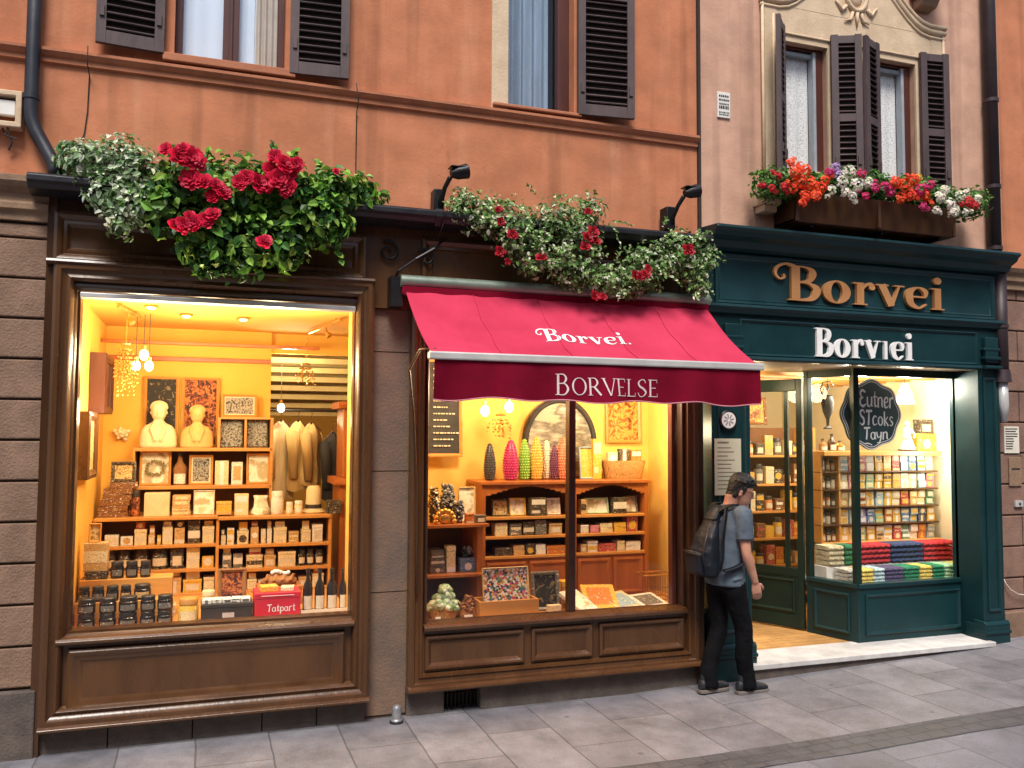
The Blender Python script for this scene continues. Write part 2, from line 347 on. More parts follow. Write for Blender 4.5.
M_['y_ceil'] = mat('ochre_ceiling', (.70, .38, .06), (.6, .32, .05), 2, .8)
M_['cream_wall'] = mat('cream_plaster', (.84, .72, .46), (.78, .65, .40), 2, .8)
M_['pine'] = mat('honey_pine', (.62, .30, .07), (.48, .21, .045), 3, .42, 0, .1, 20, 6, (.4, 3, 3))
M_['cherry'] = mat('orange_cherry_wood', (.42, .13, .025), (.30, .085, .016), 3, .38, 0, .1, 20, 6, (3, 3, .4))
M_['floorwood'] = mat_slabs('floor_boards', (.55, .30, .10), (.46, .24, .075), (.2, .1, .04), 1.2, .09, 0, .003)
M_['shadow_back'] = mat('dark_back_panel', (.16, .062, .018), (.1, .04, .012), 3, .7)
M_['beam'] = mat('ceiling_beam_paint', (.62, .48, .22), (.5, .38, .17), 4, .7)
M_['curtain'] = mat('white_curtain', (.66, .66, .66), (.5, .5, .52), 6, .9)
M_['curtain_c'] = mat('cream_curtain', (.62, .52, .38), (.5, .4, .28), 6, .9)
M_['lace'] = mat_ramp('lace_curtain', [(.34, .33, .31), (.62, .61, .58), (.78, .77, .74)], 60, 'noise', .9, False, (1, 1, 2.5))
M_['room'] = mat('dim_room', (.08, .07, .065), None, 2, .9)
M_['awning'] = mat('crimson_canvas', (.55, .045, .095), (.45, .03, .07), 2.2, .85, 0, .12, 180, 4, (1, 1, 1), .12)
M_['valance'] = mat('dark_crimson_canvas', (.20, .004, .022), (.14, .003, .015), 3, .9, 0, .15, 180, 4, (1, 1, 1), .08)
M_['silver'] = mat('silver_bar', (.66, .65, .63), (.55, .54, .52), 5, .35, .3)
M_['roll'] = mat('grey_green_roller', (.30, .36, .30), (.2, .25, .2), 5, .35, .4)
M_['letter_w'] = mat('white_lettering', (.86, .84, .82), (.78, .76, .74), 8, .5)
M_['leaf'] = mat_attr('leaf', .45, .28)
M_['petal'] = mat_attr('petal', .55, .3)
M_['stem'] = mat('woody_stem', (.07, .05, .025), None, 12, .8)
M_['gold'] = mat('gold_metal', (.75, .45, .12), (.5, .28, .07), 10, .3, .8)
M_['bulb'] = mat_emit('lit_bulb', (1, .82, .5), 14)
M_['bulb_w'] = mat_emit('lit_white_bulb', (1, .9, .7), 14)
M_['slate'] = mat('slate_board', (.018, .018, .016), (.035, .03, .026), 8, .7)
# ------------------------------------------------------------------ light
w = bpy.data.worlds.new('World'); bpy.context.scene.world = w; w.use_nodes = True
SUN_EL, SUN_AZ = R(58), R(200)        # azimuth clockwise from +Y
sky = w.node_tree.nodes.new('ShaderNodeTexSky'); sky.sky_type = 'NISHITA'; sky.sun_disc = False
sky.sun_elevation = SUN_EL; sky.sun_rotation = SUN_AZ; sky.dust_density = 2.5; sky.air_density = 1.2
bg = w.node_tree.nodes['Background']; bg.inputs[1].default_value = .15
w.node_tree.links.new(sky.outputs[0], bg.inputs[0])
sd = bpy.data.lights.new('sun', 'SUN'); sd.energy = 4.1; sd.angle = R(20); sd.color = (1, .95, .88)
so = bpy.data.objects.new('sun', sd); C.objects.link(so)
sdir = Vector((math.sin(SUN_AZ) * math.cos(SUN_EL), math.cos(SUN_AZ) * math.cos(SUN_EL), math.sin(SUN_EL)))
so.rotation_euler = sdir.to_track_quat('Z', 'Y').to_euler(); so.location = (0, -10, 15)
sc = bpy.context.scene
sc.view_settings.view_transform = 'Standard'; sc.view_settings.look = 'None'; sc.view_settings.exposure = 0
sc.cycles.max_bounces = 8; sc.cycles.transparent_max_bounces = 12
sc.cycles.sample_clamp_indirect = 4
try: sc.cycles.use_denoising = True
except Exception: pass

def lamp(name, loc, power, color, radius=.06):
    d = bpy.data.lights.new(name, 'POINT'); d.energy = power; d.color = color; d.shadow_soft_size = radius
    o = bpy.data.objects.new(name, d); C.objects.link(o); o.location = loc
    return o

# ------------------------------------------------------------------ ground
def ground_sheet(name, xs, ys, m, dz=0, label=None):
    b = MB(); nx = len(xs)
    vs = [(x, y, gz(x) + dz) for y in ys for x in xs]
    fs = [(j * nx + i, j * nx + i + 1, (j + 1) * nx + i + 1, (j + 1) * nx + i) for j in range(len(ys) - 1) for i in range(nx - 1)]
    b.add(vs, fs); o = b.build(name, m); return tag(o, label, name.replace('_', ' '), kind='structure')
XS = [-60, -20, 0, 3.2, 5, 7, 10, 15, 20.8, 40, 80]
M_['street'] = mat_slabs('street_slabs', (.175, .178, .212), (.132, .134, .162), (.095, .095, .108), 1.15, .52, R(90), .006, .37, .55)
M_['pave'] = mat_slabs('pavement_slabs', (.212, .205, .224), (.156, .152, .17), (.105, .10, .104), .92, .47, R(90), .006, .45, .55)
M_['setts'] = mat_slabs('channel_setts', (.088, .087, .098), (.076, .075, .085), (.064, .063, .07), .16, .11, 0, .012, .5, .6)
ground_sheet('street', XS, [-70, -30, -10, -1.45], M_['street'], 0, 'grey stone slab street in front of the shops')
ground_sheet('pavement', XS, [-1.45, .6], M_['pave'], 0, 'pale slab pavement along the shop fronts')
b = MB(); n = 60
ys0 = [(-1.57 - .05 * (x0 - 2) / 6) for x0 in [i * .5 - 6 for i in range(n + 1)]]
vs = []
for i in range(n + 1):
    x = i * .5 - 6; j = .012 * math.sin(i * 2.1)
    vs += [(x, -1.62 - .03 * (x - 3) + j, gz(x) + .004), (x, -1.33 - .03 * (x - 3) + j * .6, gz(x) + .004)]
b.add(vs, [(2 * i, 2 * i + 2, 2 * i + 3, 2 * i + 1) for i in range(n)])
tag(b.build('drain_channel', M_['setts']), 'strip of dark setts crossing the paving', 'drain channel', kind='structure')

# ------------------------------------------------------------------ walls with openings
def wall_holes(b, x0, x1, z0, z1, y, holes, depth):
    xs = sorted({x0, x1, *[h[0] for h in holes], *[h[1] for h in holes]}); zs = sorted({z0, z1, *[h[2] for h in holes], *[h[3] for h in holes]})
    for i in range(len(xs) - 1):
        for j in range(len(zs) - 1):
            cx, cz = (xs[i] + xs[i + 1]) / 2, (zs[j] + zs[j + 1]) / 2
            if not any(h[0] < cx < h[1] and h[2] < cz < h[3] for h in holes): b.rect(xs[i], xs[i + 1], zs[j], zs[j + 1], y)
    for h in holes:
        b.quad((h[0], y, h[2]), (h[0], y + depth, h[2]), (h[0], y + depth, h[3]), (h[0], y, h[3]))
        b.quad((h[1], y, h[2]), (h[1], y + depth, h[2]), (h[1], y + depth, h[3]), (h[1], y, h[3]))
        b.quad((h[0], y, h[2]), (h[1], y, h[2]), (h[1], y + depth, h[2]), (h[0], y + depth, h[2]))
        b.quad((h[0], y, h[3]), (h[1], y, h[3]), (h[1], y + depth, h[3]), (h[0], y + depth, h[3]))

def wavy(b, x0, x1, z0, z1, y, amp, waves, n=40):
    vs = []
    for i in range(n + 1):
        t = i / n; x = x0 + (x1 - x0) * t; yy = y + amp * math.sin(t * waves * 2 * PI) + amp * .5 * math.sin(t * waves * 5.3 + 1)
        vs += [(x, yy, z0), (x, y + (yy - y) * .7, z1)]
    b.add(vs, [(2 * i, 2 * i + 2, 2 * i + 3, 2 * i + 1) for i in range(n)])

def shutter(parent, x0, x1, z0, z1, y, hinge, ang, rails=(.5,), m='shutter'):
    """louvred leaf, hinged at x=hinge, opened by ang degrees about z"""
    b = MB(); st = .062; t = .04
    b.box(x0, x0 + st, y - t, y, z0, z1); b.box(x1 - st, x1, y - t, y, z0, z1)
    zs = [z0] + [z0 + (z1 - z0) * q for q in rails] + [z1 - .08]
    for k, z in enumerate(zs): b.box(x0 + st, x1 - st, y - t + .003, y - .003, z, z + (.09 if k == 0 else .07))
    for a, c in zip(zs[:-1], zs[1:]):
        a2 = a + (.09 if a == z0 else .07); n = max(int((c - a2) / .052), 1); p = (c - a2) / n
        for i in range(n):
            s0 = len(b.v); zc = a2 + p * (i + .5)
            b.box(x0 + st - .004, x1 - st + .004, y - t / 2 - .019, y - t / 2 + .019, zc - .005, zc + .005)
            b.xf(rotm((x0, y - t / 2, zc), 'X', 32 + random.uniform(-4, 4)), s0)
    b.mi = 1; b.box(x0 + st - .01, x1 - st + .01, y - .004, y - .001, z0 + .05, z1 - .05); b.mi = 0  # added dark board behind the slats stands in for shade in the gaps
    b.box(x0 + .02, x0 + .05, y - t - .012, y - t, z0 + .18, z0 + .26); b.box(x1 - .05, x1 - .02, y - t - .012, y - t, z0 + .18, z0 + .26)
    b.xf(rotm((hinge, y, 0), 'Z', ang))
    return b.build('shutter', [M_[m], M_['joint']], parent, bevel=.003)

def stone_courses(b, x0, x1, y, z0, z1, h, w=None, joint=.014, yj=.025, stag=True):
    z = z0; k = 0
    while z < z1 - .05:
        ze = min(z + h, z1)
        if w is None: b.box(x0, x1, y, y + .3, z + joint / 2, ze - joint / 2)
        else:
            x = x0 - (w * .5 if (k % 2 and stag) else 0)
            while x < x1:
                a, c = max(x, x0), min(x + w, x1)
                if c - a > .02: b.box(a + joint / 2, c - joint / 2, y, y + .3, z + joint / 2, ze - joint / 2)
                x += w
        z = ze; k += 1

# ------------------------------------------------------------------ ORANGE BUILDING
ob = thing('orange_building', 'orange rendered building above the two brown shop fronts', 'building', (1.4, .4, 0))
W1 = (-.27, .48, 4.67, 6.4); W2 = (2.185, 2.755, 4.64, 6.4)
b = MB(); wall_holes(b, -5, 3.895, 3.5, 9.5, .06, [W1, W2], .28); b.build('wall', M_['orange'], ob)
b = MB(); b.prof_x(-5, 3.89, [(.06, 4.495), (.035, 4.505), (.035, 4.535), (.02, 4.545), (.0, 4.57), (.0, 4.59), (.06, 4.60)]); b.build('string_course', M_['orange_trim'], ob)
def win_up(name_parent, W, y, mull=True, gl='glass_up'):
    x0, x1, z0, z1 = W
    b = MB(); b.rings(x0, x1, z0, z1, [(0, y + .10), (0, y + .07), (.045, y + .07), (.05, y + .085), (.05, y + .15)])
    if mull: xm = (x0 + x1) / 2; b.box(xm - .055, xm + .055, y + .062, y + .15, z0 + .04, z1 - .04); b.box(xm - .012, xm + .012, y + .045, y + .062, z0 + .05, z1 - .05)
    fr = b.build('window', M_['red_wood'], name_parent, bevel=.004)
    b = MB(); b.rect(x0 + .04, x1 - .04, z0 + .04, z1 - .04, y + .12); b.build('pane', M_[gl], fr)
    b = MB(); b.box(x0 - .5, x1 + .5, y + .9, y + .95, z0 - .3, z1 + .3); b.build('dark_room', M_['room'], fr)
    return fr
f1 = win_up(ob, W1, .10, gl='glass_sky')
b = MB(); wavy(b, .27, .44, 4.7, 6.36, .235, .012, 4); b.build('curtain', M_['curtain_c'], f1)
b = MB(); wavy(b, -.24, .055, 4.7, 6.36, .245, .004, 2); wavy(b, .13, .28, 4.7, 6.36, .25, .004, 2); b.build('sky_reflection_sheet', mat('pale_sky_reflection', (.80, .88, .95), (.72, .82, .92), 2, .9), f1)  # pale blue sheets behind the panes imitate the sky reflected in them
f2 = win_up(ob, W2, .10, False)
b = MB(); b.box(W2[1] - .10, W2[1], .16, .24, W2[2], W2[3]); b.build('casement', M_['red_wood'], f2, bevel=.004)
b = MB(); wavy(b, 2.2, 2.62, 4.66, 6.38, .30, .028, 4.5, 60); b.build('curtain', mat('blue_grey_voile', (.50, .55, .60), (.34, .38, .43), 5, .9, stretch=(4, 1, .3)), f2)
b = MB(); b.box(2.045, 2.183, .03, .08, 4.60, 6.6); b.build('stone_jamb', M_['cream_stone'], ob, bevel=.006)
b = MB(); b.box(-.34, .55, -.005, .16, 4.612, 4.668); b.build('sill', M_['orange_trim'], ob, bevel=.006)
b = MB(); b.box(2.05, 2.80, -.005, .16, 4.612, 4.638); b.build('sill', M_['orange_trim'], ob, bevel=.006)
shutter(ob, -.76, -.335, 4.655, 6.2, .03, -.335, 5)
shutter(ob, .51, .93, 4.64, 6.2, .03, .51, -5)
shutter(ob, 2.77, 3.25, 4.63, 6.2, .03, 2.77, -7, (.62,))
# stone pier on the left, with plinth and capital
b = MB(); stone_courses(b, -2.9, -.995, .02, .43, 3.41, .262, None, .016); b.build('pier_blocks', M_['brown_stone'], ob, bevel=.008)
b = MB(); b.box(-2.9, -1.0, .045, .3, .2, 3.45); b.build('pier_joints', M_['joint_s'], ob)
b = MB(); b.box(-2.9, -.975, -.015, .3, -.1, .42); b.build('pier_plinth', M_['grey_stone'], ob, bevel=.01)
b = MB(); b.prof_x(-2.9, -1.0, [(.3, 3.42), (.0, 3.42), (.0, 3.47), (-.03, 3.49), (-.03, 3.53), (-.01, 3.545), (-.01, 3.6), (-.06, 3.63), (-.08, 3.66), (-.08, 3.70), (.3, 3.72)]); b.build('pier_capital', M_['tan_stone'], ob, bevel=.004)
b = MB(); b.box(-5, -2.9, .06, .2, -.1, 3.6); b.build('side_wall', M_['mid_stone'], ob)
# grey pier between the brown shops, base course under them
b = MB(); stone_courses(b, 1.135, 1.425, .07, .02, 2.98, .88, None, .008); b.build('middle_pier', M_['mid_stone'], ob)
b = MB(); b.box(1.14, 1.42, .08, .3, 0, 2.98); b.build('middle_pier_joints', M_['joint_s'], ob)
b = MB()
for x in [-1.0, -.55, -.03, .42, .79]: b.box(x, {-1.0: -.55, -.55: -.03, -.03: .42, .42: .79, .79: 1.135}[x] - .006, .04, .3, -.1, .185)
b.box(1.43, 1.712, .045, .3, -.1, .19); b.box(1.992, 3.85, .035, .3, -.1, .19); b.box(1.712, 1.992, .25, .3, -.1, .19); b.build('base_course', M_['grey_stone'], ob, bevel=.006)
# lead gutter over both shops
b = MB(); b.prof_x(-1.10, 3.885, [(.06, 3.72), (-.20, 3.69), (-.215, 3.675), (-.215, 3.64), (-.19, 3.625), (-.17, 3.60), (-.08, 3.585), (.06, 3.585)])
for x in (.55, 1.55, 2.6): b.prof_x(x, x + .05, [(.05, 3.728), (-.205, 3.698), (-.222, 3.675), (-.222, 3.635), (-.15, 3.58), (.05, 3.58)])
b.build('gutter', M_['lead'], ob, bevel=.004)
b = MB(); b.box(3.897, 3.922, .035, .1, .0, 9.5); b.build('party_wall_joint', M_['joint'], ob)
# drain pipe (left)
dp = thing('downpipe', 'dark metal downpipe bending above the left brown shop', 'downpipe', (-1.12, 0, 3.75))
b = MB(); b.tube([(-1.125, -.01, 9), (-1.125, -.01, 4.16), (-1.12, -.01, 4.09), (-1.09, -.015, 4.01), (-1.03, -.03, 3.90), (-.985, -.05, 3.82), (-.965, -.06, 3.76), (-.96, -.06, 3.70)], .044, 14); b.build('pipe', M_['pipe_d'], dp, smooth=True)
for z in (4.22, 5.6): b = MB(); b.tube([(-1.125, -.01, z), (-1.125, -.01, z + .035)], .05, 14); b.build('collar', M_['pipe_d'], dp, smooth='auto')
# thin cables hanging on the wall
def cable(pts, label, m='ink', r=.004):
    b = MB(); b.tube(pts, r, 5); return tag(b.build('cable', M_[m], loc=pts[-1], smooth=True), label, 'cable', None)
cable([(-.80, -.035, 4.62), (-.80, -.035, 4.5), (-.795, .05, 4.45), (-.80, .052, 4.2), (-.815, .052, 4.05), (-.86, .04, 3.9), (-.86, -.04, 3.74)], 'thin dark cable on the orange wall beside the downpipe')
cable([(.98, -.035, 4.62), (1.0, -.035, 4.5), (1.0, .05, 4.43), (1.0, .052, 4.0), (1.02, .05, 3.85), (1.03, -.02, 3.73)], 'thin dark cable on the orange wall right of the rose bush')
# junction lamp box at the far left
lb = thing('wall_light', 'small cream box light on the orange wall at far left', 'wall light', (-1.26, .05, 4.12))
b = MB(); b.rings(-1.36, -1.175, 4.02, 4.26, [(0, .06), (0, -.03), (.035, -.03), (.04, .03)]); b.build('housing', M_['cream_stone'], lb, bevel=.006)
b = MB(); b.box(-1.32, -1.215, -.005, .04, 4.1, 4.2); b.build('lamp_glass', M_['white'], lb, bevel=.006)
b = MB(); b.tube([(-1.27, .03, 4.06), (-1.25, -.01, 4.0), (-1.23, .01, 3.93), (-1.25, .03, 3.88)], .007, 6); b.tube([(-1.3, .03, 4.05), (-1.27, .0, 3.97), (-1.2, .0, 3.95)], .006, 6); b.build('wiring', M_['ink'], lb)

# unseen building added to cut low sky light; mirrored faintly in the glass
op = thing('added_opposite_building', 'plain ochre building added unseen behind the camera to shade the street', 'building', (3, -10.2, 0))
b = MB(); HO = [(x, x + 1.0, z, z + 1.7) for x in range(-12, 22, 3) for z in (1.2, 4.6)]; wall_holes(b, -14, 24, -.2, 7.4, -10.0, HO, -.25); b.build('wall', mat_stucco('ochre_render', (.42, .28, .17), (.34, .21, .12), (.46, .33, .22)), op)
for h in HO: b = MB(); b.rect(*h, -10.24); b.build('window', M_['room'], op)
# ------------------------------------------------------------------ PINK BUILDING
pb = thing('pink_building', 'pale pink rendered building with shuttered window above the teal shop', 'building', (5.6, .4, 0))
PW1 = (4.755, 5.25, 4.42, 5.575); PW2 = (5.79, 6.26, 4.42, 5.575)
b = MB(); wall_holes(b, 3.922, 7.32, 3.55, 9.5, .06, [PW1, PW2], .3); b.build('wall', M_['pink'], pb)
# stone surround with scrolled hood
b = MB()
surr = [(4.56, 4.0), (4.70, 4.0), (4.70, 5.74), (6.47, 5.74), (6.47, 4.0), (6.60, 4.0), (6.60, 5.92)]
b.box(4.57, 4.70, .03, .07, 4.0, 5.90); b.box(6.45, 6.58, .03, .07, 4.0, 5.90)
wall_holes(b, 4.70, 6.45, 4.0, 5.90, .034, [PW1, PW2], .03)
hood = [(4.57, 5.90), (4.57, 5.955)]
n = 24
def hood_z(t):   # rises in an ogee from both ends to the crown
    s = abs(t - .5) * 2
    return 5.93 + .62 * (1 - s) ** 1.15 * (1.25 - .25 * math.cos(s * PI)) if s < .8 else 5.93 + .05 * (1 - s) / .2 + .0
def hz(x):
    s = min(abs(x - 5.575) / 1.0, 1)
    return 5.90 + .58 * (.5 + .5 * math.cos(PI * min(s / .86, 1)))
top = [(4.57 + 2.01 * i / n, hz(4.57 + 2.01 * i / n)) for i in range(n + 1)]
b.poly_y([(4.57, 5.89)] + top + [(6.58, 5.89)], .032, .075)
b.build('window_surround', M_['cream_stone'], pb)
b = MB()
for dz, rr, yy in ((.02, .03, .03), (.065, .022, .012), (-.035, .014, .03)):
    b.tube([(x, yy, z + dz) for x, z in [(4.53, 5.90), (4.72, 5.90)] + [q for q in top if 4.74 < q[0] < 6.41] + [(6.43, 5.90), (6.62, 5.90)]], rr, 8)
b.tube([(4.55, .03, 5.90), (4.55, .03, 4.0)], .014, 6); b.tube([(4.665, .03, 5.80), (4.665, .03, 4.0)], .01, 6)
b.tube([(6.60, .03, 5.90), (6.60, .03, 4.0)], .014, 6); b.tube([(4.72, .028, 5.64), (6.43, .028, 5.64)], .012, 6)
b.build('hood_moulding', M_['cream_stone'], pb, smooth=True)
b = MB()
b.tube([(5.575 + .115 * math.cos(t), .02, 6.13 + .16 * math.sin(t)) for t in [2 * PI * i / 24 for i in range(25)]], .022, 8)
b.ball((5.575, .035, 6.13), .08, 12, 8, 1, .4, 1.4)
for s in (-1, 1):
    b.tube([(5.575 + s * .12, .02, 6.0), (5.575 + s * .17, .02, 5.95), (5.575 + s * .2, .02, 6.0), (5.575 + s * .24, .02, 6.04)], [.02, .018, .015, .006], 6)
    b.tube([(5.575 + s * .05, .02, 5.95), (5.575 + s * .07, .02, 5.88), (5.575 + s * .14, .02, 5.86)], [.018, .014, .005], 6)
b.tube([(5.575, .02, 5.95), (5.575, .02, 5.82)], [.022, .006], 6); b.build('cartouche', M_['cream_stone'], pb, smooth=True)
for W, side in ((PW1, 0), (PW2, 1)):
    x0, x1, z0, z1 = W
    b = MB(); b.rings(x0, x1, z0, z1, [(0, .16), (0, .11), (.03, .11), (.03, .2)])
    b.box(x1 - .085, x1 - .01, .10, .2, z0, z1)
    fr = b.build('window', M_['red_wood'], pb, bevel=.004)
    b = MB(); b.box(x1 - .115, x1 - .085, .095, .17, z0, z1 - .03); b.box(x0 + .02, x1 - .085, .12, .16, z1 - .08, z1 - .045); b.build('casement', mat('grey_blue_frame', (.35, .38, .42), None, 6, .5), fr, bevel=.003)
    b = MB(); wavy(b, x0 + .03, x1 - .115, z0, z1 - .06, .18, .004, 3); b.build('lace_curtain', M_['lace'], fr)
    b = MB(); b.rect(x0 + .03, x1 - .115, z0, z1 - .06, .145); b.build('pane', mat_glass('thin_glass', (.97, .98, 1), 1.12), fr)
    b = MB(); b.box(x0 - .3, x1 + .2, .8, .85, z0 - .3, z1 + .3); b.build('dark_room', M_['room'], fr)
shutter(pb, 4.46, 4.735, 4.3, 5.68, .02, 4.735, 44, (.47,))
shutter(pb, 5.265, 5.535, 4.3, 5.68, .02, 5.265, -24, (.42,))
shutter(pb, 5.505, 5.78, 4.3, 5.68, .02, 5.78, 24, (.42,))
shutter(pb, 6.285, 6.58, 4.3, 5.68, .02, 6.285, -9, (.42,))
b = MB(); b.prof_z(4.04, 4.2, [(4.45, .06), (4.45, -.12), (4.62, -.12), (4.62, .06)]); b.prof_z(3.98, 4.04, [(4.47, .06), (4.47, -.08), (4.6, -.08), (4.6, .06)]); b.build('sill_bracket', M_['cream_stone'], pb, bevel=.01)
cb = MB(); cb.prof_x(6.22, 6.50, [(.06, 6.20), (-.08, 6.20), (-.18, 6.28), (-.2, 6.36), (-.32, 6.42), (-.34, 6.55), (.06, 6.55)]); cb.prof_x(6.26, 6.46, [(.06, 6.1), (-.05, 6.12), (-.1, 6.20), (.06, 6.20)]); cb.build('balcony_corbel', M_['tan_stone'], pb, bevel=.015)
pl = thing('wall_plaque', 'small white plaque with dark lines on the pink wall', 'plaque', (4.155, .055, 4.8))
b = MB(); b.box(4.095, 4.222, .045, .062, 4.795, 5.02); b.build('plate', M_['white'], pl, bevel=.003)
b = MB()
rnd = random.Random(5)
for zc, h in ((4.985, .016), (4.95, .016), (4.915, .014), (4.885, .026), (4.84, .012), (4.82, .01)):
    x = 4.108
    while x < 4.208:
        wd = rnd.uniform(.006, .018); b.rect(x, min(x + wd, 4.21), zc - h / 2, zc + h / 2, .0425); x += wd + .005
b.build('plaque_lettering', M_['ink'], pl)
# drain pipe on the right
dp = thing('downpipe', 'brown downpipe between the pink and the right orange wall', 'downpipe', (7.14, -.05, 2.6))
b = MB(); b.tube([(7.13, -.02, 9.5), (7.13, -.02, 3.82)], .062, 14); b.tube([(7.20, -.0, 3.62), (7.20, -.0, 2.6)], .062, 14); b.build('pipe', M_['pipe_b'], dp, smooth=True)
for x, y, z in ((7.13, -.02, 5.3), (7.13, -.02, 4.45), (7.13, -.02, 3.85), (7.20, 0, 3.1)): b = MB(); b.tube([(x, y, z), (x, y, z + .035)], .07, 14); b.build('collar', M_['pipe_b'], dp, smooth='auto')
b = MB(); b.tube([(7.20, 0, 2.70), (7.20, 0, 2.58)], [.07, .085], 14); b.build('collar', M_['pipe_b'], dp, smooth='auto')
b = MB(); b.tube([(7.20, .0, 2.6), (7.205, .0, 2.36), (7.22, .01, 2.2)], [.05, .05, .03], 12); b.build('outlet', M_['silver'], dp, smooth=True)

# ------------------------------------------------------------------ RIGHT-HAND BUILDING
rb = thing('orange_building', 'orange building at the right edge with brown block base', 'building', (8.5, .4, .15))
b = MB(); b.box(7.32, 14, .085, .4, 3.68, 9.5); b.build('wall', M_['orange'], rb)
b = MB(); stone_courses(b, 7.22, 14, .10, .1, 3.52, .3, .62, .014); b.build('block_base', M_['brown_stone_r'], rb, bevel=.008)
b = MB(); b.box(7.23, 14, .125, .4, .0, 3.5); b.build('block_joints', M_['joint_s'], rb)
b = MB(); b.prof_x(7.22, 14, [(.4, 3.50), (.06, 3.50), (.06, 3.56), (.03, 3.58), (.03, 3.63), (.0, 3.66), (-.02, 3.70), (.4, 3.73)]); b.build('string_course', M_['tan_stone'], rb, bevel=.004)
b = MB(); b.box(7.25, 14, .075, .3, -.1, .38); b.build('plinth', M_['brown_stone'], rb, bevel=.01)
b = MB(); b.box(9.2, 14, .081, .09, 3.9, 4.9); b.build('pale_patch', M_['pink'], rb)
nt_ = thing('notice', 'white printed notice pasted on the brown block wall at right', 'notice', (7.37, .09, 1.9))
b = MB(); b.box(7.31, 7.50, .088, .098, 1.9, 2.16); b.build('sheet', M_['sheet'], nt_)
b = MB()
for k in range(9): b.rect(7.325, 7.325 + rnd.uniform(.08, .16), 2.13 - k * .024, 2.14 - k * .024, .0865)
b.build('printed_lines', M_['ink'], nt_)
nt_ = thing('letter_plate', 'small tan panel below the notice on the brown block wall', 'panel', (7.43, .09, 1.6))
b = MB(); b.box(7.36, 7.52, .085, .098, 1.58, 1.86); b.build('plate', M_['tan_stone'], nt_, bevel=.004)
b = MB(); b.rect(7.385, 7.495, 1.74, 1.755, .082); b.build('slot', M_['joint'], nt_)
nt_ = thing('door_bell', 'small pale bell push on the brown wall below the tan panel', 'bell', (7.47, .09, 1.38))
b = MB(); b.box(7.42, 7.52, .075, .1, 1.38, 1.44); b.build('plate', M_['silver'], nt_, bevel=.004)
b = MB(); b.ball((7.47, .073, 1.41), .012); b.build('button', M_['ink'], nt_)
cable([(7.24, .09, .72), (7.26, .075, .66), (7.30, .06, .60), (7.40, .055, .55), (7.55, .055, .53), (7.75, .06, .48)], 'thin pale cable at the foot of the right brown wall', 'sheet', .005)
# ------------------------------------------------------------------ SHOP FRONT 1 (left brown window)
s1 = thing('storefront', 'brown panelled shop front with one large lit window, at left', 'shop front', (.07, 0, .17))
OUT = [(0, .05), (0, -.03), (.02, -.045), (.045, -.045), (.055, -.03), (.075, -.02), (.10, -.035), (.115, -.02), (.125, .03)]
b = MB(); b.rings(-.955, 1.14, .175, 3.165, OUT); b.build('outer_frame', M_['brown'], s1, smooth='auto')
b = MB(); b.box(-1.005, -.95, .0, .14, .0, 3.6); b.build('side_post', M_['brown_d'], s1)
# window frame and board below
b = MB(); wall_holes(b, -.85, 1.10, .28, 3.05, .032, [(-.84, 1.05, .72, 3.0)], .05); b.build('frame_board', M_['brown'], s1)
b = MB(); b.rings(-.875, 1.085, .69, 3.045, [(0, .03), (.01, .012), (.03, .005), (.05, .02), (.06, .045), (.075, .05), (.08, .09), (.08, .14)]); b.build('window_frame', M_['brown_d'], s1, smooth='auto')
b = MB(); b.prof_x(-.87, 1.03, [(.06, .745), (-.03, .73), (-.045, .715), (-.04, .695), (.03, .68), (.06, .68)]); b.build('sill', M_['brown'], s1, bevel=.004)
b = MB(); b.prof_x(-.80, 1.01, [(.035, 2.985), (.005, 2.975), (.005, 2.945), (.045, 2.935)]); b.build('head_highlight_strip', M_['silver'], s1, bevel=.004)  # pale strip stands in for the bright highlight on the head moulding
b = MB(); b.rings(-.80, .97, .25, .655, [(0, .03), (.0, .0), (.015, -.012), (.03, -.005), (.045, .01), (.065, .015), (.08, .03), (.10, .035), (.115, .05)], True); b.build('stall_panel', M_['brown'], s1, smooth='auto')
b = MB(); b.prof_x(-.955, 1.14, [(.05, .2), (-.055, .195), (-.075, .18), (-.075, .165), (-.05, .155), (.05, .155)]); b.build('base_moulding', M_['brown'], s1, bevel=.004)
b = MB(); b.rect(-.80, 1.01, .74, 2.97, .10); b.build('window_pane', M_['glass'], s1)
b = MB(); b.box(-1.03, 1.14, .03, .06, 3.16, 3.62); b.build('fascia', M_['brown_d'], s1)
b = MB(); b.rings(-.965, 1.075, 3.17, 3.50, [(0, .03), (0, -.01), (.02, -.02), (.04, -.01), (.055, .01), (.075, .005), (.09, .018), (.10, .025)], True); b.build('fascia_panel', M_['brown'], s1, smooth='auto')
b = MB(); b.prof_x(-1.0, 1.14, [(.04, 3.185), (-.05, 3.18), (-.06, 3.16), (-.04, 3.145), (.04, 3.14)]); b.build('cornice_moulding', M_['brown'], s1, bevel=.003)

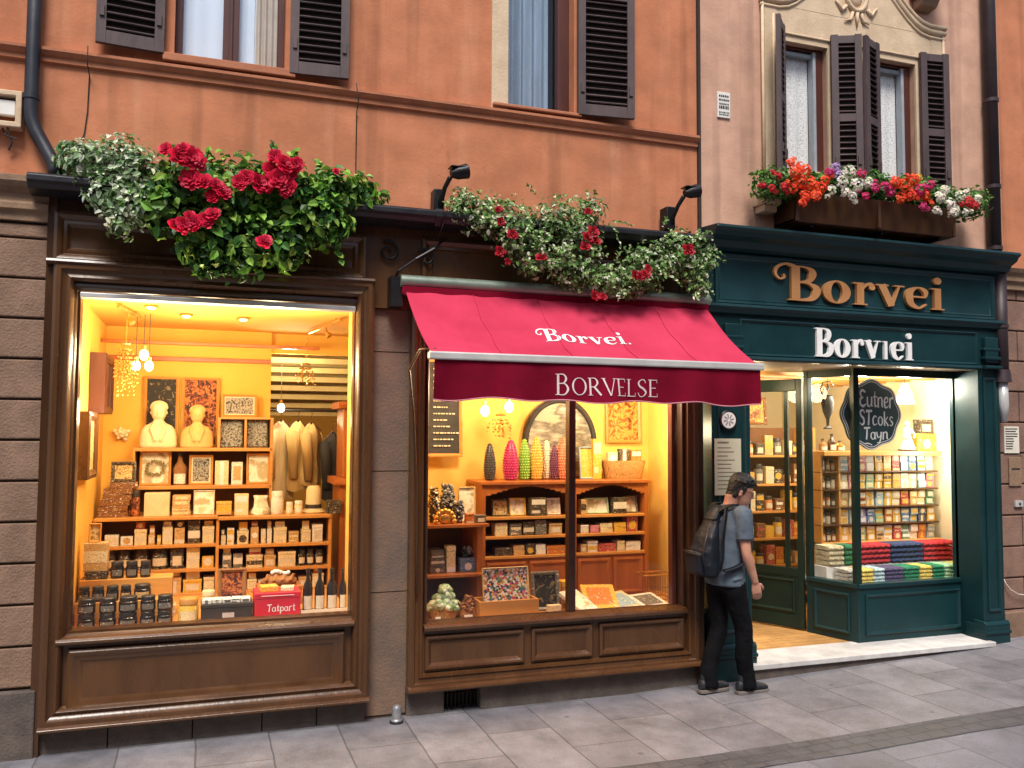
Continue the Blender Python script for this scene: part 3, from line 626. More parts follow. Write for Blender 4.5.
# ------------------------------------------------------------------ SHOP FRONT 2 (middle window under the awning)
s2 = thing('storefront', 'brown panelled shop front under the red awning, in the middle', 'shop front', (2.63, 0, .18))
b = MB(); b.rings(1.425, 3.845, .20, 3.14, [(0, .05), (0, -.02), (.02, -.035), (.04, -.03), (.05, -.015), (.075, -.01), (.085, -.022), (.10, -.015), (.11, .03)]); b.build('outer_frame', M_['brown'], s2, smooth='auto')
b = MB(); b.box(3.845, 3.90, .01, .1, .0, 3.6); b.build('side_post', M_['brown_d'], s2)
b = MB(); wall_holes(b, 1.53, 3.74, .30, 3.04, .03, [(1.57, 3.70, .66, 2.9)], .05); b.build('frame_board', M_['brown'], s2)
b = MB(); b.rings(1.54, 3.73, .635, 2.95, [(0, .03), (.01, .01), (.022, .01), (.03, .03), (.035, .12)])
b.box(2.715, 2.76, .05, .13, .66, 2.93); b.build('window_frame', mat('dark_window_bars', (.055, .022, .012), (.035, .014, .009), 4, .4), s2, bevel=.004)
b = MB(); b.box(2.76, 2.78, .07, .14, .66, 2.93); b.box(3.655, 3.69, .09, .16, .66, 2.93); b.build('inner_bead', M_['red_wood'], s2, bevel=.003)
b = MB(); b.prof_x(1.54, 3.73, [(.06, .672), (-.02, .655), (-.035, .64), (-.03, .615), (.03, .605), (.06, .605)]); b.build('sill', M_['brown'], s2, bevel=.004)
for x0, x1 in ((1.555, 2.33), (2.39, 2.90), (2.96, 3.715)):
    b = MB(); b.rings(x0, x1, .325, .575, [(0, .03), (0, .008), (.012, -.002), (.025, .004), (.035, .02), (.05, .03), (.055, .042)], True); b.build('stall_panel', M_['brown'], s2, smooth='auto')
b = MB(); b.prof_x(1.42, 3.85, [(.05, .235), (-.03, .228), (-.055, .215), (-.06, .195), (-.045, .182), (.05, .18)]); b.build('base_moulding', M_['brown'], s2, bevel=.004)
b = MB(); b.rect(1.57, 2.72, .66, 2.92, .10); b.rect(2.76, 3.70, .66, 2.92, .10); b.build('window_pane', M_['glass'], s2)
b = MB(); b.box(1.14, 3.895, .03, .06, 2.98, 3.62); b.build('fascia', M_['brown'], s2)
b = MB(); b.rings(1.50, 3.78, 3.16, 3.52, [(0, .03), (0, .0), (.02, -.01), (.04, .0), (.055, .015), (.075, .012), (.085, .025)], True); b.build('fascia_panel', M_['brown'], s2, smooth='auto')
vt = thing('vent_opening', 'dark square vent in the stone base below the middle shop window', 'vent', (1.85, .1, .0))
b = MB(); b.box(1.70, 2.0, .2, .24, -.02, .185); b.build('recess', M_['joint'], vt)
b = MB()
for k in range(9): b.box(1.725 + k * .03, 1.733 + k * .03, .12, .13, .0, .185)
b.build('grille', M_['black'], vt)
# wrought scroll bracket by the awning
def spiral(b, c, r0, turns, r, y, start=0, sgn=1, x_s=1):
    pts = []
    for i in range(28):
        t = i / 27; rr = r0 * (1 - .82 * t); a = start + sgn * turns * 2 * PI * t
        pts.append((c[0] + rr * math.cos(a) * x_s, y, c[1] + rr * math.sin(a)))
    b.tube(pts, r, 6)
sb = thing('scroll_bracket', 'black wrought iron scroll bracket left of the awning', 'bracket', (1.30, .0, 3.25))
b = MB(); spiral(b, (1.24, 3.40), .085, 1.4, .009, .0, 2.0, -1); b.build('scroll', M_['black'], sb, smooth=True); b = MB(); spiral(b, (1.52, 3.37), .07, 1.5, .008, -.02, 2.6, -1); b.build('scroll', M_['black'], sb, smooth=True)
b = MB(); b.tube([(1.27, -.03, 3.17), (1.30, -.10, 3.24), (1.42, -.14, 3.33), (1.56, -.12, 3.42), (1.66, -.02, 3.52)], .01, 6); b.box(1.245, 1.33, -.11, .03, 2.98, 3.2); b.build('stay', M_['black'], sb)
# ------------------------------------------------------------------ AWNING
aw = thing('awning', 'crimson canvas awning with white lettering over the middle shop window', 'awning', (2.62, -.1, 3.1))
AX0, AX1, AY, AZT, AZB = 1.385, 3.90, -.80, 3.10, 2.575
b = MB(); b.tube([(1.31, -.12, 3.165), (3.885, -.12, 3.165)], .045, 14); b.build('roller', M_['roll'], aw, smooth='auto')
b = MB(); b.box(1.32, 3.87, -.15, .03, 3.07, 3.125); b.build('cassette', M_['valance'], aw, bevel=.006)
n, mrow = 100, 16; vs = []
def aw_pt(u, v, off=0):
    sag = .045 * math.sin(PI * v) + .010 * math.sin(u * 9) * v + .006 * math.sin(u * 23 + 2) * math.sin(PI * v) + .010 * abs(math.sin(u * 5 * PI)) * math.sin(PI * v) + .005 * math.sin(u * 60 + v * 9) * (1 - v) ** 2
    x0 = 1.345 + (AX0 - 1.345) * v; x1 = 3.855 + (AX1 - 3.855) * v
    return Vector((x0 + (x1 - x0) * u, -.13 + (AY + .13) * v - off * .6, AZT + (AZB - AZT) * v - sag + off * .8))
vs = [aw_pt(i / n, j / mrow) for j in range(mrow + 1) for i in range(n + 1)]
b = MB(); b.add(vs, [(j * (n + 1) + i, j * (n + 1) + i + 1, (j + 1) * (n + 1) + i + 1, (j + 1) * (n + 1) + i) for j in range(mrow) for i in range(n)])
b.build('canopy', M_['awning'], aw, smooth=True)
b = MB(); b.box(AX0 - .03, AX1 + .02, AY - .03, AY + .03, AZB - .035, AZB + .018); b.build('front_bar', M_['silver'], aw, bevel=.01)
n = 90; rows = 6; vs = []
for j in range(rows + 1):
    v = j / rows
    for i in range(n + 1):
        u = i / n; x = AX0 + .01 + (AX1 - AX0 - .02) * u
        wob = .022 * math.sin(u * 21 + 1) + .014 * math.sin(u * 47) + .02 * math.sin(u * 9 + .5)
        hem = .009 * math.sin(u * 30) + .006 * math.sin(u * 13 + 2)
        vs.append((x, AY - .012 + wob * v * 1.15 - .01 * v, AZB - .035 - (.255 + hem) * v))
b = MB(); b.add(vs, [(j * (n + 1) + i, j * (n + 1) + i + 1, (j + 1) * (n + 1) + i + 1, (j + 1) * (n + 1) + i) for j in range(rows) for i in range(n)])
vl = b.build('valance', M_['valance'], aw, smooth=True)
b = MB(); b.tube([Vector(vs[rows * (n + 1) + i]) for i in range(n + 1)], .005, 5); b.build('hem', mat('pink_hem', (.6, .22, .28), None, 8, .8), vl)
for k in range(1, 5):
    b = MB(); b.tube([aw_pt(k / 5 + .003 * math.sin(j), j / 14, .003) for j in range(15)], .003, 5); b.build('seam', M_['awning'], aw, smooth=True)
for xa in (1.5, 3.72):
    b = MB(); xm = xa + (.25 if xa < 2 else -.25); b.tube([(xa, -.1, 2.98), (xm, -.44, 2.68), (xa, -.76, 2.535)], .018, 8); b.build('folding_arm', M_['silver'], aw, smooth='auto')
b = MB(); b.tube([(1.42, -.72, 2.62), (1.36, -.55, 2.63), (1.33, -.35, 2.5), (1.43, -.07, 2.2), (1.47, -.045, 1.6), (1.47, -.045, .9)], .009, 6); b.build('crank_rod', M_['brown'], aw, smooth=True)

# ------------------------------------------------------------------ SHOP FRONT 3 (teal)
s3 = thing('storefront', 'dark teal shop front with gilded name and glazed bay, at right', 'shop front', (5.56, 0, .16))
b = MB(); b.prof_x(3.925, 7.25, [(.07, 3.82), (-.20, 3.80), (-.21, 3.775), (-.18, 3.755), (-.16, 3.72), (-.10, 3.69), (-.08, 3.66), (-.065, 3.64), (-.02, 3.615), (.07, 3.61)]); b.build('cornice', M_['teal'], s3, bevel=.004)
b = MB(); b.box(3.95, 7.19, .01, .3, 2.70, 3.62); b.build('fascia', M_['teal'], s3)
b = MB(); b.rings(4.02, 7.12, 3.165, 3.60, [(0, .01), (0, -.02), (.012, -.028), (.025, -.02), (.035, -.008), (.045, -.012), (.055, -.002), (.06, .0)], True); b.build('sign_panel', M_['teal'], s3, smooth='auto')
b = MB(); b.prof_x(3.94, 7.2, [(.02, 3.17), (-.055, 3.165), (-.065, 3.14), (-.045, 3.12), (-.03, 3.09), (.02, 3.075)])
b.prof_x(4.24, 6.92, [(.02, 2.735), (-.03, 2.73), (-.04, 2.705), (-.02, 2.69), (.02, 2.69)]); b.build('fascia_moulding', M_['teal'], s3, bevel=.003)
b = MB(); b.rings(4.26, 6.90, 2.73, 3.05, [(0, .01), (0, -.008), (.012, -.014), (.024, -.006), (.03, .004)], True); b.build('name_board', M_['teal'], s3, smooth='auto')
def pilaster(x0, x1, ret):
    b = MB(); zf = gz((x0 + x1) / 2)
    b.box(x0, x1, .0, .28, zf - .05, 3.06); b.build('pilaster', M_['teal'], s3, bevel=.006)
    b = MB(); b.rings(x0 + .05, x1 - .05, .42, 2.62, [(0, -.001), (.0, -.012), (.012, -.018), (.022, -.01), (.03, -.004)], False); b.build('pilaster_panel', M_['teal'], s3, smooth='auto')
    b = MB(); b.box(x0 - .02, x1 + .02, -.035, .2, zf - .05, .30); b.prof_x(x0 - .02, x1 + .02, [(.1, .34), (-.02, .335), (-.03, .32), (-.04, .30), (.1, .295)]); b.prof_x(x0 - .025, x1 + .025, [(.1, .25), (-.048, .25), (-.05, .225), (-.035, .215), (.1, .21)]); b.build('pilaster_base', M_['teal'], s3, bevel=.005)
    b = MB(); xm = (x0 + x1) / 2
    b.prof_z(2.76, 3.0, [(xm - .08, .0), (xm - .08, -.05), (xm + .08, -.05), (xm + .08, .0)])
    for k in range(3): b.prof_z(2.70 - .0 + k * .085, 2.73 + k * .085, [(xm - .10, .0), (xm - .10, -.075 + .01 * k), (xm + .10, -.075 + .01 * k), (xm + .10, .0)])
    b.build('pilaster_bracket', M_['teal'], s3, bevel=.008)
pilaster(3.985, 4.36, 1); pilaster(6.90, 7.16, -1)
# entrance reveal, soffit, threshold, floor
b = MB(); b.box(6.91, 7.0, .02, .36, .1, 2.72); b.box(4.10, 4.37, .02, .55, .05, 2.72); b.build('reveal', M_['teal'], s3, bevel=.004)
b = MB(); b.box(4.36, 4.405, .12, .4, .16, 2.69); b.build('door_jamb', M_['pine'], s3, bevel=.004)
b = MB(); b.box(4.405, 4.45, .2, .5, .16, 2.69); b.build('door_jamb', M_['brown_d'], s3, bevel=.004)
b = MB()
for k in range(9): b.box(4.1, 7.0, .03 + k * .13, .15 + k * .13, 2.69, 2.715)
b.box(4.1, 7.0, .02, 1.3, 2.716, 2.75); b.build('soffit', mat('warm_soffit_boards', (.25, .17, .09), (.16, .11, .06), 4, .6), s3)
b = MB(); b.prof_z(.125, .168, [(4.30, -.10), (6.93, -.10), (6.93, .34), (4.30, .34)]); b.build('threshold', M_['white_stone'], s3, bevel=.006)
b = MB(); b.box(4.28, 7.2, -.075, .3, -.05, .125); b.build('step_riser', M_['grey_stone'], s3)
# glazed bay: corner (5.70,.30), splayed side to (5.565,.77), front to (6.95,.30)
Bc, Bs, Be = Vector((5.70, .29, 0)), Vector((5.565, .78, 0)), Vector((6.94, .29, 0))
def bar(b, p, q, z0, z1, wd, th):
    """upright or rail box along p-q, th thick, centred"""
    d = (q - p).normalized(); nrm = Vector((-d.y, d.x, 0))
    a, c = p - d * wd, q + d * wd
    vs = [pp + nrm * s * th / 2 + Vector((0, 0, z)) for z in (z0, z1) for pp in (a, c) for s in (-1, 1)]
    b.add(vs, [(0, 1, 3, 2), (4, 6, 7, 5), (0, 2, 6, 4), (1, 5, 7, 3), (0, 4, 5, 1), (2, 3, 7, 6)])
def along(p, q, t): return p + (q - p) * t
def panel_on(b, p, q, z0, z1, t0, t1, th, prof):
    """rings() moulding laid on the vertical plane p-q, outer side towards the street"""
    L = (q - p).length; d = (q - p).normalized(); nrm = Vector((d.y, -d.x, 0))
    s0 = len(b.v); b.rings(t0 * L, t1 * L, z0, z1, prof, True)
    for i in range(s0, len(b.v)):
        v = b.v[i]; b.v[i] = p + d * v.x + nrm * (th / 2 - v.y) + Vector((0, 0, v.z))
PR = [(0, .0), (0, -.012), (.012, -.018), (.025, -.008), (.035, .006), (.04, .008)]
b = MB(); bar(b, Bc, Be, .168, .66, 0, .05); bar(b, Bs, Bc, .168, .66, .024, .05)
panel_on(b, Bc, Be, .23, .60, .05, .96, .05, PR); panel_on(b, Bs, Bc, .23, .60, .12, .88, .05, PR); b.build('stall_riser', M_['teal'], s3, smooth='auto')
b = MB(); bar(b, Bc, Be, .66, .70, .02, .09); bar(b, Bs, Bc, .66, .70, .02, .09); b.build('bay_sill', M_['teal'], s3, bevel=.006)
b = MB(); bar(b, Bc, Be, 2.62, 2.70, 0, .06); bar(b, Bs, Bc, 2.62, 2.70, .02, .06)
for p in (Bc, Bs): b.box(p.x - .03, p.x + .03, p.y - .03, p.y + .03, .66, 2.7)
b.box(Be.x - .03, Be.x, Be.y - .02, Be.y + .03, .66, 2.7); b.build('bay_frame', M_['green'], s3, bevel=.005)
b = MB()
for p, q in ((Bc, Be), (Bs, Bc)): b.quad(p + Vector((0, 0, .7)), q + Vector((0, 0, .7)), q + Vector((0, 0, 2.62)), p + Vector((0, 0, 2.62)))
b.build('bay_pane', M_['glass'], s3)
# open glazed door leaf
dr = thing('glazed_door', 'dark green glazed door standing open into the teal shop', 'door', (5.55, .82, .17))
D0, D1 = Vector((5.545, .84, 0)), Vector((5.195, 1.55, 0))
L_ = (D1 - D0).length
def T_(a): return along(D0, D1, a / L_)
b = MB(); bar(b, D0, T_(.06), .18, 2.62, 0, .045); bar(b, T_(L_ - .07), D1, .18, 2.62, 0, .045); bar(b, T_(.06), T_(L_ - .07), 2.50, 2.62, 0, .045)
bar(b, T_(.06), T_(L_ - .07), .18, .30, 0, .045); bar(b, T_(.06), T_(L_ - .07), .68, .76, 0, .045); bar(b, T_(.15), T_(.19), .76, 2.50, 0, .04); b.build('leaf', M_['green'], dr, bevel=.004)
b = MB(); bar(b, T_(.06), T_(L_ - .07), .30, .68, 0, .03); panel_on(b, D1, D0, .33, .65, .12, .88, .03, PR); b.build('kick_panel', M_['green'], dr, smooth='auto')
b = MB(); b.quad(T_(.06) + Vector((0, 0, .76)), T_(L_ - .07) + Vector((0, 0, .76)), T_(L_ - .07) + Vector((0, 0, 2.5)), T_(.06) + Vector((0, 0, 2.5))); b.build('pane', M_['glass'], dr)
# sign badge, clock, notice on the left pilaster
ck = thing('round_emblem', 'round white clock-like emblem on the teal pilaster above the notice', 'emblem', (4.12, -.02, 2.18))
b = MB(); s0 = 0; b.lathe(0, 0, 0, [(.085, 0), (.085, .02), (.075, .03), (.07, .022)], 28); b.xf(Matrix.Translation((4.125, -.012, 2.185)) @ Matrix.Rotation(R(90), 4, 'X')); b.build('rim', M_['black'], ck, smooth='auto')
b = MB(); b.disc((4.125, -.036, 2.185), .068, 28); b.build('face', M_['white'], ck)
b = MB()
for k in range(8):
    a = k * PI / 4 + .2; c, s = math.cos(a), math.sin(a)
    b.quad((4.125 + .015 * c - .004 * s, -.038 - k * .0002, 2.185 + .015 * s + .004 * c), (4.125 + .05 * c - .006 * s, -.038 - k * .0002, 2.185 + .05 * s + .006 * c), (4.125 + .05 * c + .006 * s, -.038 - k * .0002, 2.185 + .05 * s - .006 * c), (4.125 + .015 * c + .004 * s, -.038 - k * .0002, 2.185 + .015 * s - .004 * c))
b.build('face_marks', mat('grey_mark', (.25, .25, .26), None, 9, .7), ck)
nc = thing('notice', 'cream notice with printed lines on the teal pilaster behind the man', 'notice', (4.125, -.02, 1.6))
b = MB(); b.box(3.995, 4.25, -.024, -.019, 1.56, 2.03); b.build('sheet', mat('cream_paper', (.55, .52, .38), (.48, .45, .32), 6, .8), nc)
b = MB(); b.rect(4.02, 4.13, 1.99, 2.005, -.0255)
for k in range(11): b.rect(4.02, 4.02 + rnd.uniform(.1, .2), 1.95 - k * .034, 1.957 - k * .034, -.0255)
b.build('printed_lines', mat('brown_ink', (.22, .18, .11), None, 9, .8), nc)

# ------------------------------------------------------------------ lettering
def catmull(P, k=7):
    out = []
    for i in range(len(P) - 1):
        p0, p1, p2, p3 = P[max(i - 1, 0)], P[i], P[i + 1], P[min(i + 2, len(P) - 1)]
        for j in range(k):
            t = j / k
            out.append(tuple(.5 * (2 * p1[a] + (p2[a] - p0[a]) * t + (2 * p0[a] - 5 * p1[a] + 4 * p2[a] - p3[a]) * t * t + (3 * p1[a] - p0[a] - 3 * p2[a] + p3[a]) * t ** 3) for a in range(3)))
    return out + [tuple(P[-1])]
def st(*pts): return ('l', pts)
def cv(*pts): return ('c', pts)
def dot(x, y, r): return ('d', (x, y, r))
GL = {
 'B': (.66, [st((.2, .0, .15), (.2, .75, .15)), st((.07, .735, .03), (.34, .735, .03)), st((.07, .015, .03), (.36, .015, .03)),
      cv((.2, .735, .03), (.38, .728, .035), (.49, .66, .11), (.5, .56, .135), (.43, .43, .08), (.2, .395, .03)), cv((.2, .395, .03), (.42, .385, .04), (.56, .3, .12), (.57, .19, .145), (.48, .055, .09), (.2, .015, .03))]),
 'S~': (0, [cv((.2, .745, .03), (.04, .775, .05), (-.11, .70, .055), (-.15, .55, .045), (-.08, .45, .035), (.0, .48, .045), (-.01, .55, .035))]),
 'o': (.57, [('o', (.28, .245, .18, .235, .15, .035))]),
 'r': (.45, [st((.15, .0, .13), (.15, .49, .13)), st((.03, .015, .03), (.28, .015, .03)), st((.02, .475, .03), (.15, .475, .03)), cv((.19, .33, .03), (.26, .44, .05), (.34, .475, .07), (.39, .44, .06)), dot(.375, .40, .06)]),
 'v': (.55, [st((.11, .485, .14), (.29, .02, .13)), st((.45, .485, .04), (.30, .02, .05)), st((.0, .475, .03), (.24, .475, .03)), st((.35, .475, .03), (.55, .475, .03))]),
 'e': (.49, [cv((.41, .27, .05), (.41, .40, .1), (.27, .475, .035), (.12, .39, .12), (.09, .25, .15), (.13, .1, .12), (.28, .017, .05), (.43, .11, .03)), st((.1, .265, .035), (.42, .265, .035))]),
 'i': (.34, [st((.17, .0, .13), (.17, .49, .13)), st((.05, .015, .03), (.3, .015, .03)), st((.04, .475, .03), (.17, .475, .03)), dot(.17, .66, .08)]),
 'l': (.34, [st((.17, .0, .09), (.17, .49, .09)), st((.08, .475, .03), (.17, .475, .03))]),
 '.': (.2, [dot(.08, .04, .045)]),
 # thin roman capitals
 'Bc': (.62, [st((.13, .0, .085), (.13, .72, .085)), st((.03, .71, .02), (.24, .71, .02)), st((.03, .01, .02), (.24, .01, .02)), cv((.13, .705, .03), (.34, .7, .04), (.43, .56, .08), (.33, .41, .04), (.13, .39, .03)), cv((.13, .39, .03), (.38, .38, .04), (.49, .2, .085), (.36, .02, .04), (.13, .012, .03))]),
 'O': (.74, [('o', (.37, .36, .30, .345, .085, .03))]),
 'R': (.66, [st((.13, .0, .085), (.13, .72, .085)), st((.03, .71, .02), (.24, .71, .02)), st((.03, .01, .02), (.24, .01, .02)), cv((.13, .705, .03), (.36, .7, .04), (.46, .53, .085), (.34, .37, .04), (.13, .35, .03)), st((.3, .36, .08), (.58, .01, .085))]),
 'V': (.68, [st((.07, .71, .085), (.35, .0, .07)), st((.61, .71, .035), (.36, .0, .04)), st((-.02, .71, .02), (.17, .71, .02)), st((.52, .71, .02), (.7, .71, .02))]),
 'E': (.56, [st((.13, .0, .085), (.13, .72, .085)), st((.03, .705, .03), (.48, .705, .03)), st((.03, .015, .03), (.5, .015, .03)), st((.13, .37, .03), (.4, .37, .03)), st((.47, .71, .02), (.47, .58, .02)), st((.49, .01, .02), (.49, .15, .02))]),
 'L': (.54, [st((.13, .0, .085), (.13, .72, .085)), st((.03, .705, .02), (.25, .705, .02)), st((.03, .015, .03), (.48, .015, .03)), st((.47, .01, .02), (.47, .16, .02))]),
 'S': (.52, [cv((.42, .57, .03), (.36, .69, .04), (.22, .705, .03), (.09, .59, .07), (.14, .44, .085), (.33, .32, .09), (.43, .17, .075), (.3, .02, .03), (.15, .02, .03), (.06, .17, .03))]),
 # chalk hand
 'E_': (.6, [cv((.5, .62, .06), (.3, .7, .07), (.12, .6, .07), (.2, .42, .06), (.34, .4, .05), (.14, .34, .07), (.1, .14, .07), (.3, .03, .07), (.55, .14, .05))]),
 'u_': (.46, [cv((.05, .45, .06), (.06, .12, .07), (.2, .03, .05), (.36, .2, .05)), cv((.38, .45, .07), (.37, .1, .07), (.46, .05, .04))]),
 't_': (.34, [cv((.17, .68, .05), (.15, .2, .08), (.2, .04, .06), (.33, .1, .04)), st((.03, .45, .05), (.33, .46, .05))]),
 'n_': (.48, [st((.07, .0, .07), (.08, .44, .07)), cv((.08, .25, .04), (.2, .43, .05), (.36, .38, .07), (.37, .1, .07), (.46, .03, .04))]),
 'y_': (.46, [cv((.04, .45, .06), (.08, .2, .07), (.2, .12, .05), (.34, .25, .05)), cv((.38, .45, .07), (.34, .05, .07), (.2, -.2, .06), (.05, -.15, .04))]),
 'e_': (.42, [cv((.07, .22, .05), (.3, .27, .05), (.34, .4, .06), (.2, .45, .06), (.07, .28, .07), (.12, .06, .07), (.25, .02, .05), (.4, .12, .04))]),
 'r_': (.38, [st((.08, .0, .07), (.09, .44, .07)), cv((.09, .24, .05), (.18, .42, .06), (.33, .44, .07))]),
 'S_': (.5, [cv((.42, .56, .06), (.3, .7, .06), (.1, .62, .07), (.14, .44, .07), (.33, .3, .08), (.36, .1, .07), (.2, .01, .06), (.04, .1, .05))]),
 'T_': (.5, [st((.02, .66, .08), (.5, .68, .07)), cv((.26, .66, .07), (.24, .3, .08), (.2, .0, .07))]),
 'c_': (.42, [cv((.36, .38, .06), (.22, .45, .06), (.07, .3, .07), (.09, .08, .07), (.22, .02, .05), (.38, .1, .05))]),
 'o_': (.46, [('o', (.22, .22, .16, .2, .07, .055))]),
 'k_': (.44, [st((.08, .0, .07), (.08, .68, .07)), st((.1, .2, .05), (.34, .44, .06)), st((.16, .24, .06), (.38, .0, .07))]),
 's_': (.36, [cv((.3, .38, .06), (.18, .45, .05), (.07, .36, .06), (.16, .24, .06), (.28, .14, .07), (.18, .02, .05), (.04, .06, .04))]),
 'a_': (.46, [('o', (.2, .22, .15, .2, .07, .05)), cv((.37, .44, .06), (.36, .1, .07), (.46, .03, .04))]),
 'p_': (.46, [st((.07, -.22, .07), (.08, .44, .07)), ('o', (.24, .23, .15, .2, .07, .05))]),
}
def glyph(b, g, place, h, thick, dz=.0004, wmul=1.0, rim=True):
    """place(x, y, d) maps glyph units to the world, d = metres towards the viewer"""
    for k, (kind, dat) in enumerate(GL[g][1]):
        d1 = thick - dz * k
        def strip(Lp, Rp, closed=False):
            n = len(Lp); o = len(b.v)
            for d in (d1, 0): b.v += [place(x, y, d) for x, y in Lp] + [place(x, y, d) for x, y in Rp]
            F = []
            rng = range(n) if closed else range(n - 1)
            for i in rng:
                j = (i + 1) % n; F.append((i, j, n + j, n + i))
                if rim: F += [(i, 2 * n + i, 2 * n + j, j), (n + i, n + j, 3 * n + j, 3 * n + i)]
            if rim and not closed: F += [(0, n, 3 * n, 2 * n), (n - 1, 2 * n + n - 1, 4 * n - 1, 2 * n - 1)]
            for f in F: b.f.append([o + q for q in f]); b.m.append(b.mi); b.c.append(b.col)
        if kind == 'd':
            x, y, r = dat; n = 18; strip([(x + r * math.cos(2 * PI * i / n), y + r * math.sin(2 * PI * i / n)) for i in range(n)], [(x + .01 * r * math.cos(2 * PI * i / n), y + .01 * r * math.sin(2 * PI * i / n)) for i in range(n)], True)
        elif kind == 'o':
            x, y, rx, ry, tk, tn = dat; n = 32; A = [2 * PI * i / n for i in range(n)]
            tk *= wmul
            strip([(x + (rx + tk / 2) * math.cos(a), y + (ry + tn / 2) * math.sin(a)) for a in A], [(x + (rx - tk / 2) * math.cos(a), y + (ry - tn / 2) * math.sin(a)) for a in A], True)
        else:
            P = catmull([tuple(p) for p in dat]) if kind == 'c' else [tuple(p) for p in dat]
            Lp, Rp = [], []
            for i, (x, y, wd) in enumerate(P):
                a, c = P[max(i - 1, 0)], P[min(i + 1, len(P) - 1)]
                tx, ty = c[0] - a[0], c[1] - a[1]; q = math.hypot(tx, ty) or 1; nx, ny = -ty / q, tx / q
                wd *= wmul if wd > .06 else 1
                Lp.append((x + nx * wd / 2, y + ny * wd / 2)); Rp.append((x - nx * wd / 2, y - ny * wd / 2))
            strip(Lp, Rp)
def text(parent, gl, org, h, width, m, thick, ex=Vector((1, 0, 0)), ez=Vector((0, 0, 1)), en=Vector((0, -1, 0)), shear=0, name='letter', wmul=1.0, big=None, rim=True, rise=0, fn=None):
    tot = sum(GL[g][0] * (big if (big and i == 0) else 1) for i, g in enumerate(gl)); sx = width / tot; x = 0
    for i, g in enumerate(gl):
        k = big if (big and i == 0) else 1
        x0 = x
        def place(px_, py_, d):
            u = (x0 + px_ * k) * sx + shear * py_ * k * h; vv = py_ * k * h
            if fn: return fn(u, vv, d)
            return org + ex * u + ez * (vv + rise * u) + en * d
        b = MB(); glyph(b, g, place, h, thick, wmul=wmul, rim=rim)
        if g == 'B' and name == 'letter' and shear >= 0 and big != 1.01: glyph(b, 'S~', place, h, thick - .002, rim=rim)
        b.build(name, m, parent, recalc=rim); x += GL[g][0] * k
# gilded sign: 4.72..6.47 wide, base 3.215
sg = thing('shop_sign', 'large raised copper lettering Borvei on the teal sign panel', 'sign', (5.6, -.03, 3.2))
text(sg, ['B', 'o', 'r', 'v', 'e', 'i'], Vector((4.70, -.002, 3.232)), .41, 1.80, M_['copper'], .032)
sg = thing('shop_sign', 'smaller white raised lettering under the copper sign', 'sign', (5.55, -.03, 2.75))
text(sg, ['B', 'o', 'r', 'v', 'l', 'e', 'i'], Vector((5.0, .0, 2.752)), .335, 1.12, M_['letter_w'], .026, big=1.01, wmul=1.15)
# awning lettering lies on the canopy surface
def on_canopy(u, v, d):
    U = (2.24 - 1.36 + u) / 2.5; V = .66 - v / .86
    return aw_pt(U, V, .004 + d)
text(aw, ['B', 'o', 'r', 'v', 'e', 'i', '.'], Vector(), .235, .70, M_['letter_w'], .001, shear=.12, rim=False, fn=on_canopy)
def on_valance(u, v, d):
    x = 2.235 + u; uu = (x - AX0 - .01) / (AX1 - AX0 - .02); vv = (AZB - .035 - (2.325 + v)) / .255
    wob = .022 * math.sin(uu * 21 + 1) + .014 * math.sin(uu * 47) + .02 * math.sin(uu * 9 + .5)
    return Vector((x, AY - .012 + wob * vv * 1.15 - .01 * vv - .004 - d, 2.325 + v))
text(aw, ['Bc', 'O', 'R', 'V', 'E', 'L', 'S', 'E'], Vector(), .17, .80, mat('pale_pink_lettering', (.72, .58, .58), (.6, .46, .47), 30, .7), .001, big=1.18, rim=False, fn=on_valance, name='letter', wmul=.95, shear=-.0001)
# chalkboard badge hanging in the bay window
bd = thing('hanging_badge', 'dark scalloped badge with white hand lettering inside the bay window', 'sign', (5.95, .36, 1.93))
BCX, BCZ = 5.955, 2.265
def badge_pts(k):
    return [(BCX + (.345 + .012 * math.cos(8 * a)) * k * math.cos(a), BCZ + (.325 + .014 * math.cos(8 * a + .3)) * k * math.sin(a)) for a in [2 * PI * i / 72 for i in range(72)]]
b = MB(); b.poly_y(badge_pts(1.0), .355, .375); b.build('board', mat('dark_teal_slate', (.015, .05, .055), (.01, .035, .04), 6, .6), bd)
b = MB()
for k1, k2 in ((.99, .962), (.925, .905)):
    p1, p2 = badge_pts(k1), badge_pts(k2); b.add([(x, .3535, z) for x, z in p1] + [(x, .3535, z) for x, z in p2], [(i, (i + 1) % 72, 72 + (i + 1) % 72, 72 + i) for i in range(72)])
b.build('border_line', M_['letter_w'], bd, recalc=False)
text(bd, ['E_', 'u_', 't_', 'n_', 'e_', 'r_'], Vector((5.81, .354, 2.335)), .225, .41, M_['letter_w'], .001, rim=False, rise=-.03, wmul=1.6)
text(bd, ['S_', 'T_', 'c_', 'o_', 'k_', 's_'], Vector((5.81, .354, 2.165)), .20, .405, M_['letter_w'], .001, rim=False, rise=-.03, wmul=1.6)
text(bd, ['T_', 'a_', 'y_', 'n_'], Vector((5.86, .354, 2.025)), .165, .29, M_['letter_w'], .001, rim=False, rise=0, wmul=1.5)
b = MB(); b.tube([(5.955, .365, 2.59), (5.955, .365, 2.69)], .004, 5); b.build('hanger', M_['ink'], bd)
b = MB(); b.tube([(5.86, .352, 1.985), (5.90, .351, 1.99), (5.95, .351, 1.975)], .006, 5); b.build('flourish', M_['letter_w'], bd)
# ------------------------------------------------------------------ rooms behind the glass (parts of the buildings)
def plane_part(parent, name, m, *quads):
    b = MB()
    for q in quads: b.quad(*q)
    return b.build(name, m, parent, recalc=False)
def boards(parent, name, m, x0, x1, y0, y1, z): return plane_part(parent, name, m, ((x0, y0, z), (x1, y0, z), (x1, y1, z), (x0, y1, z)))
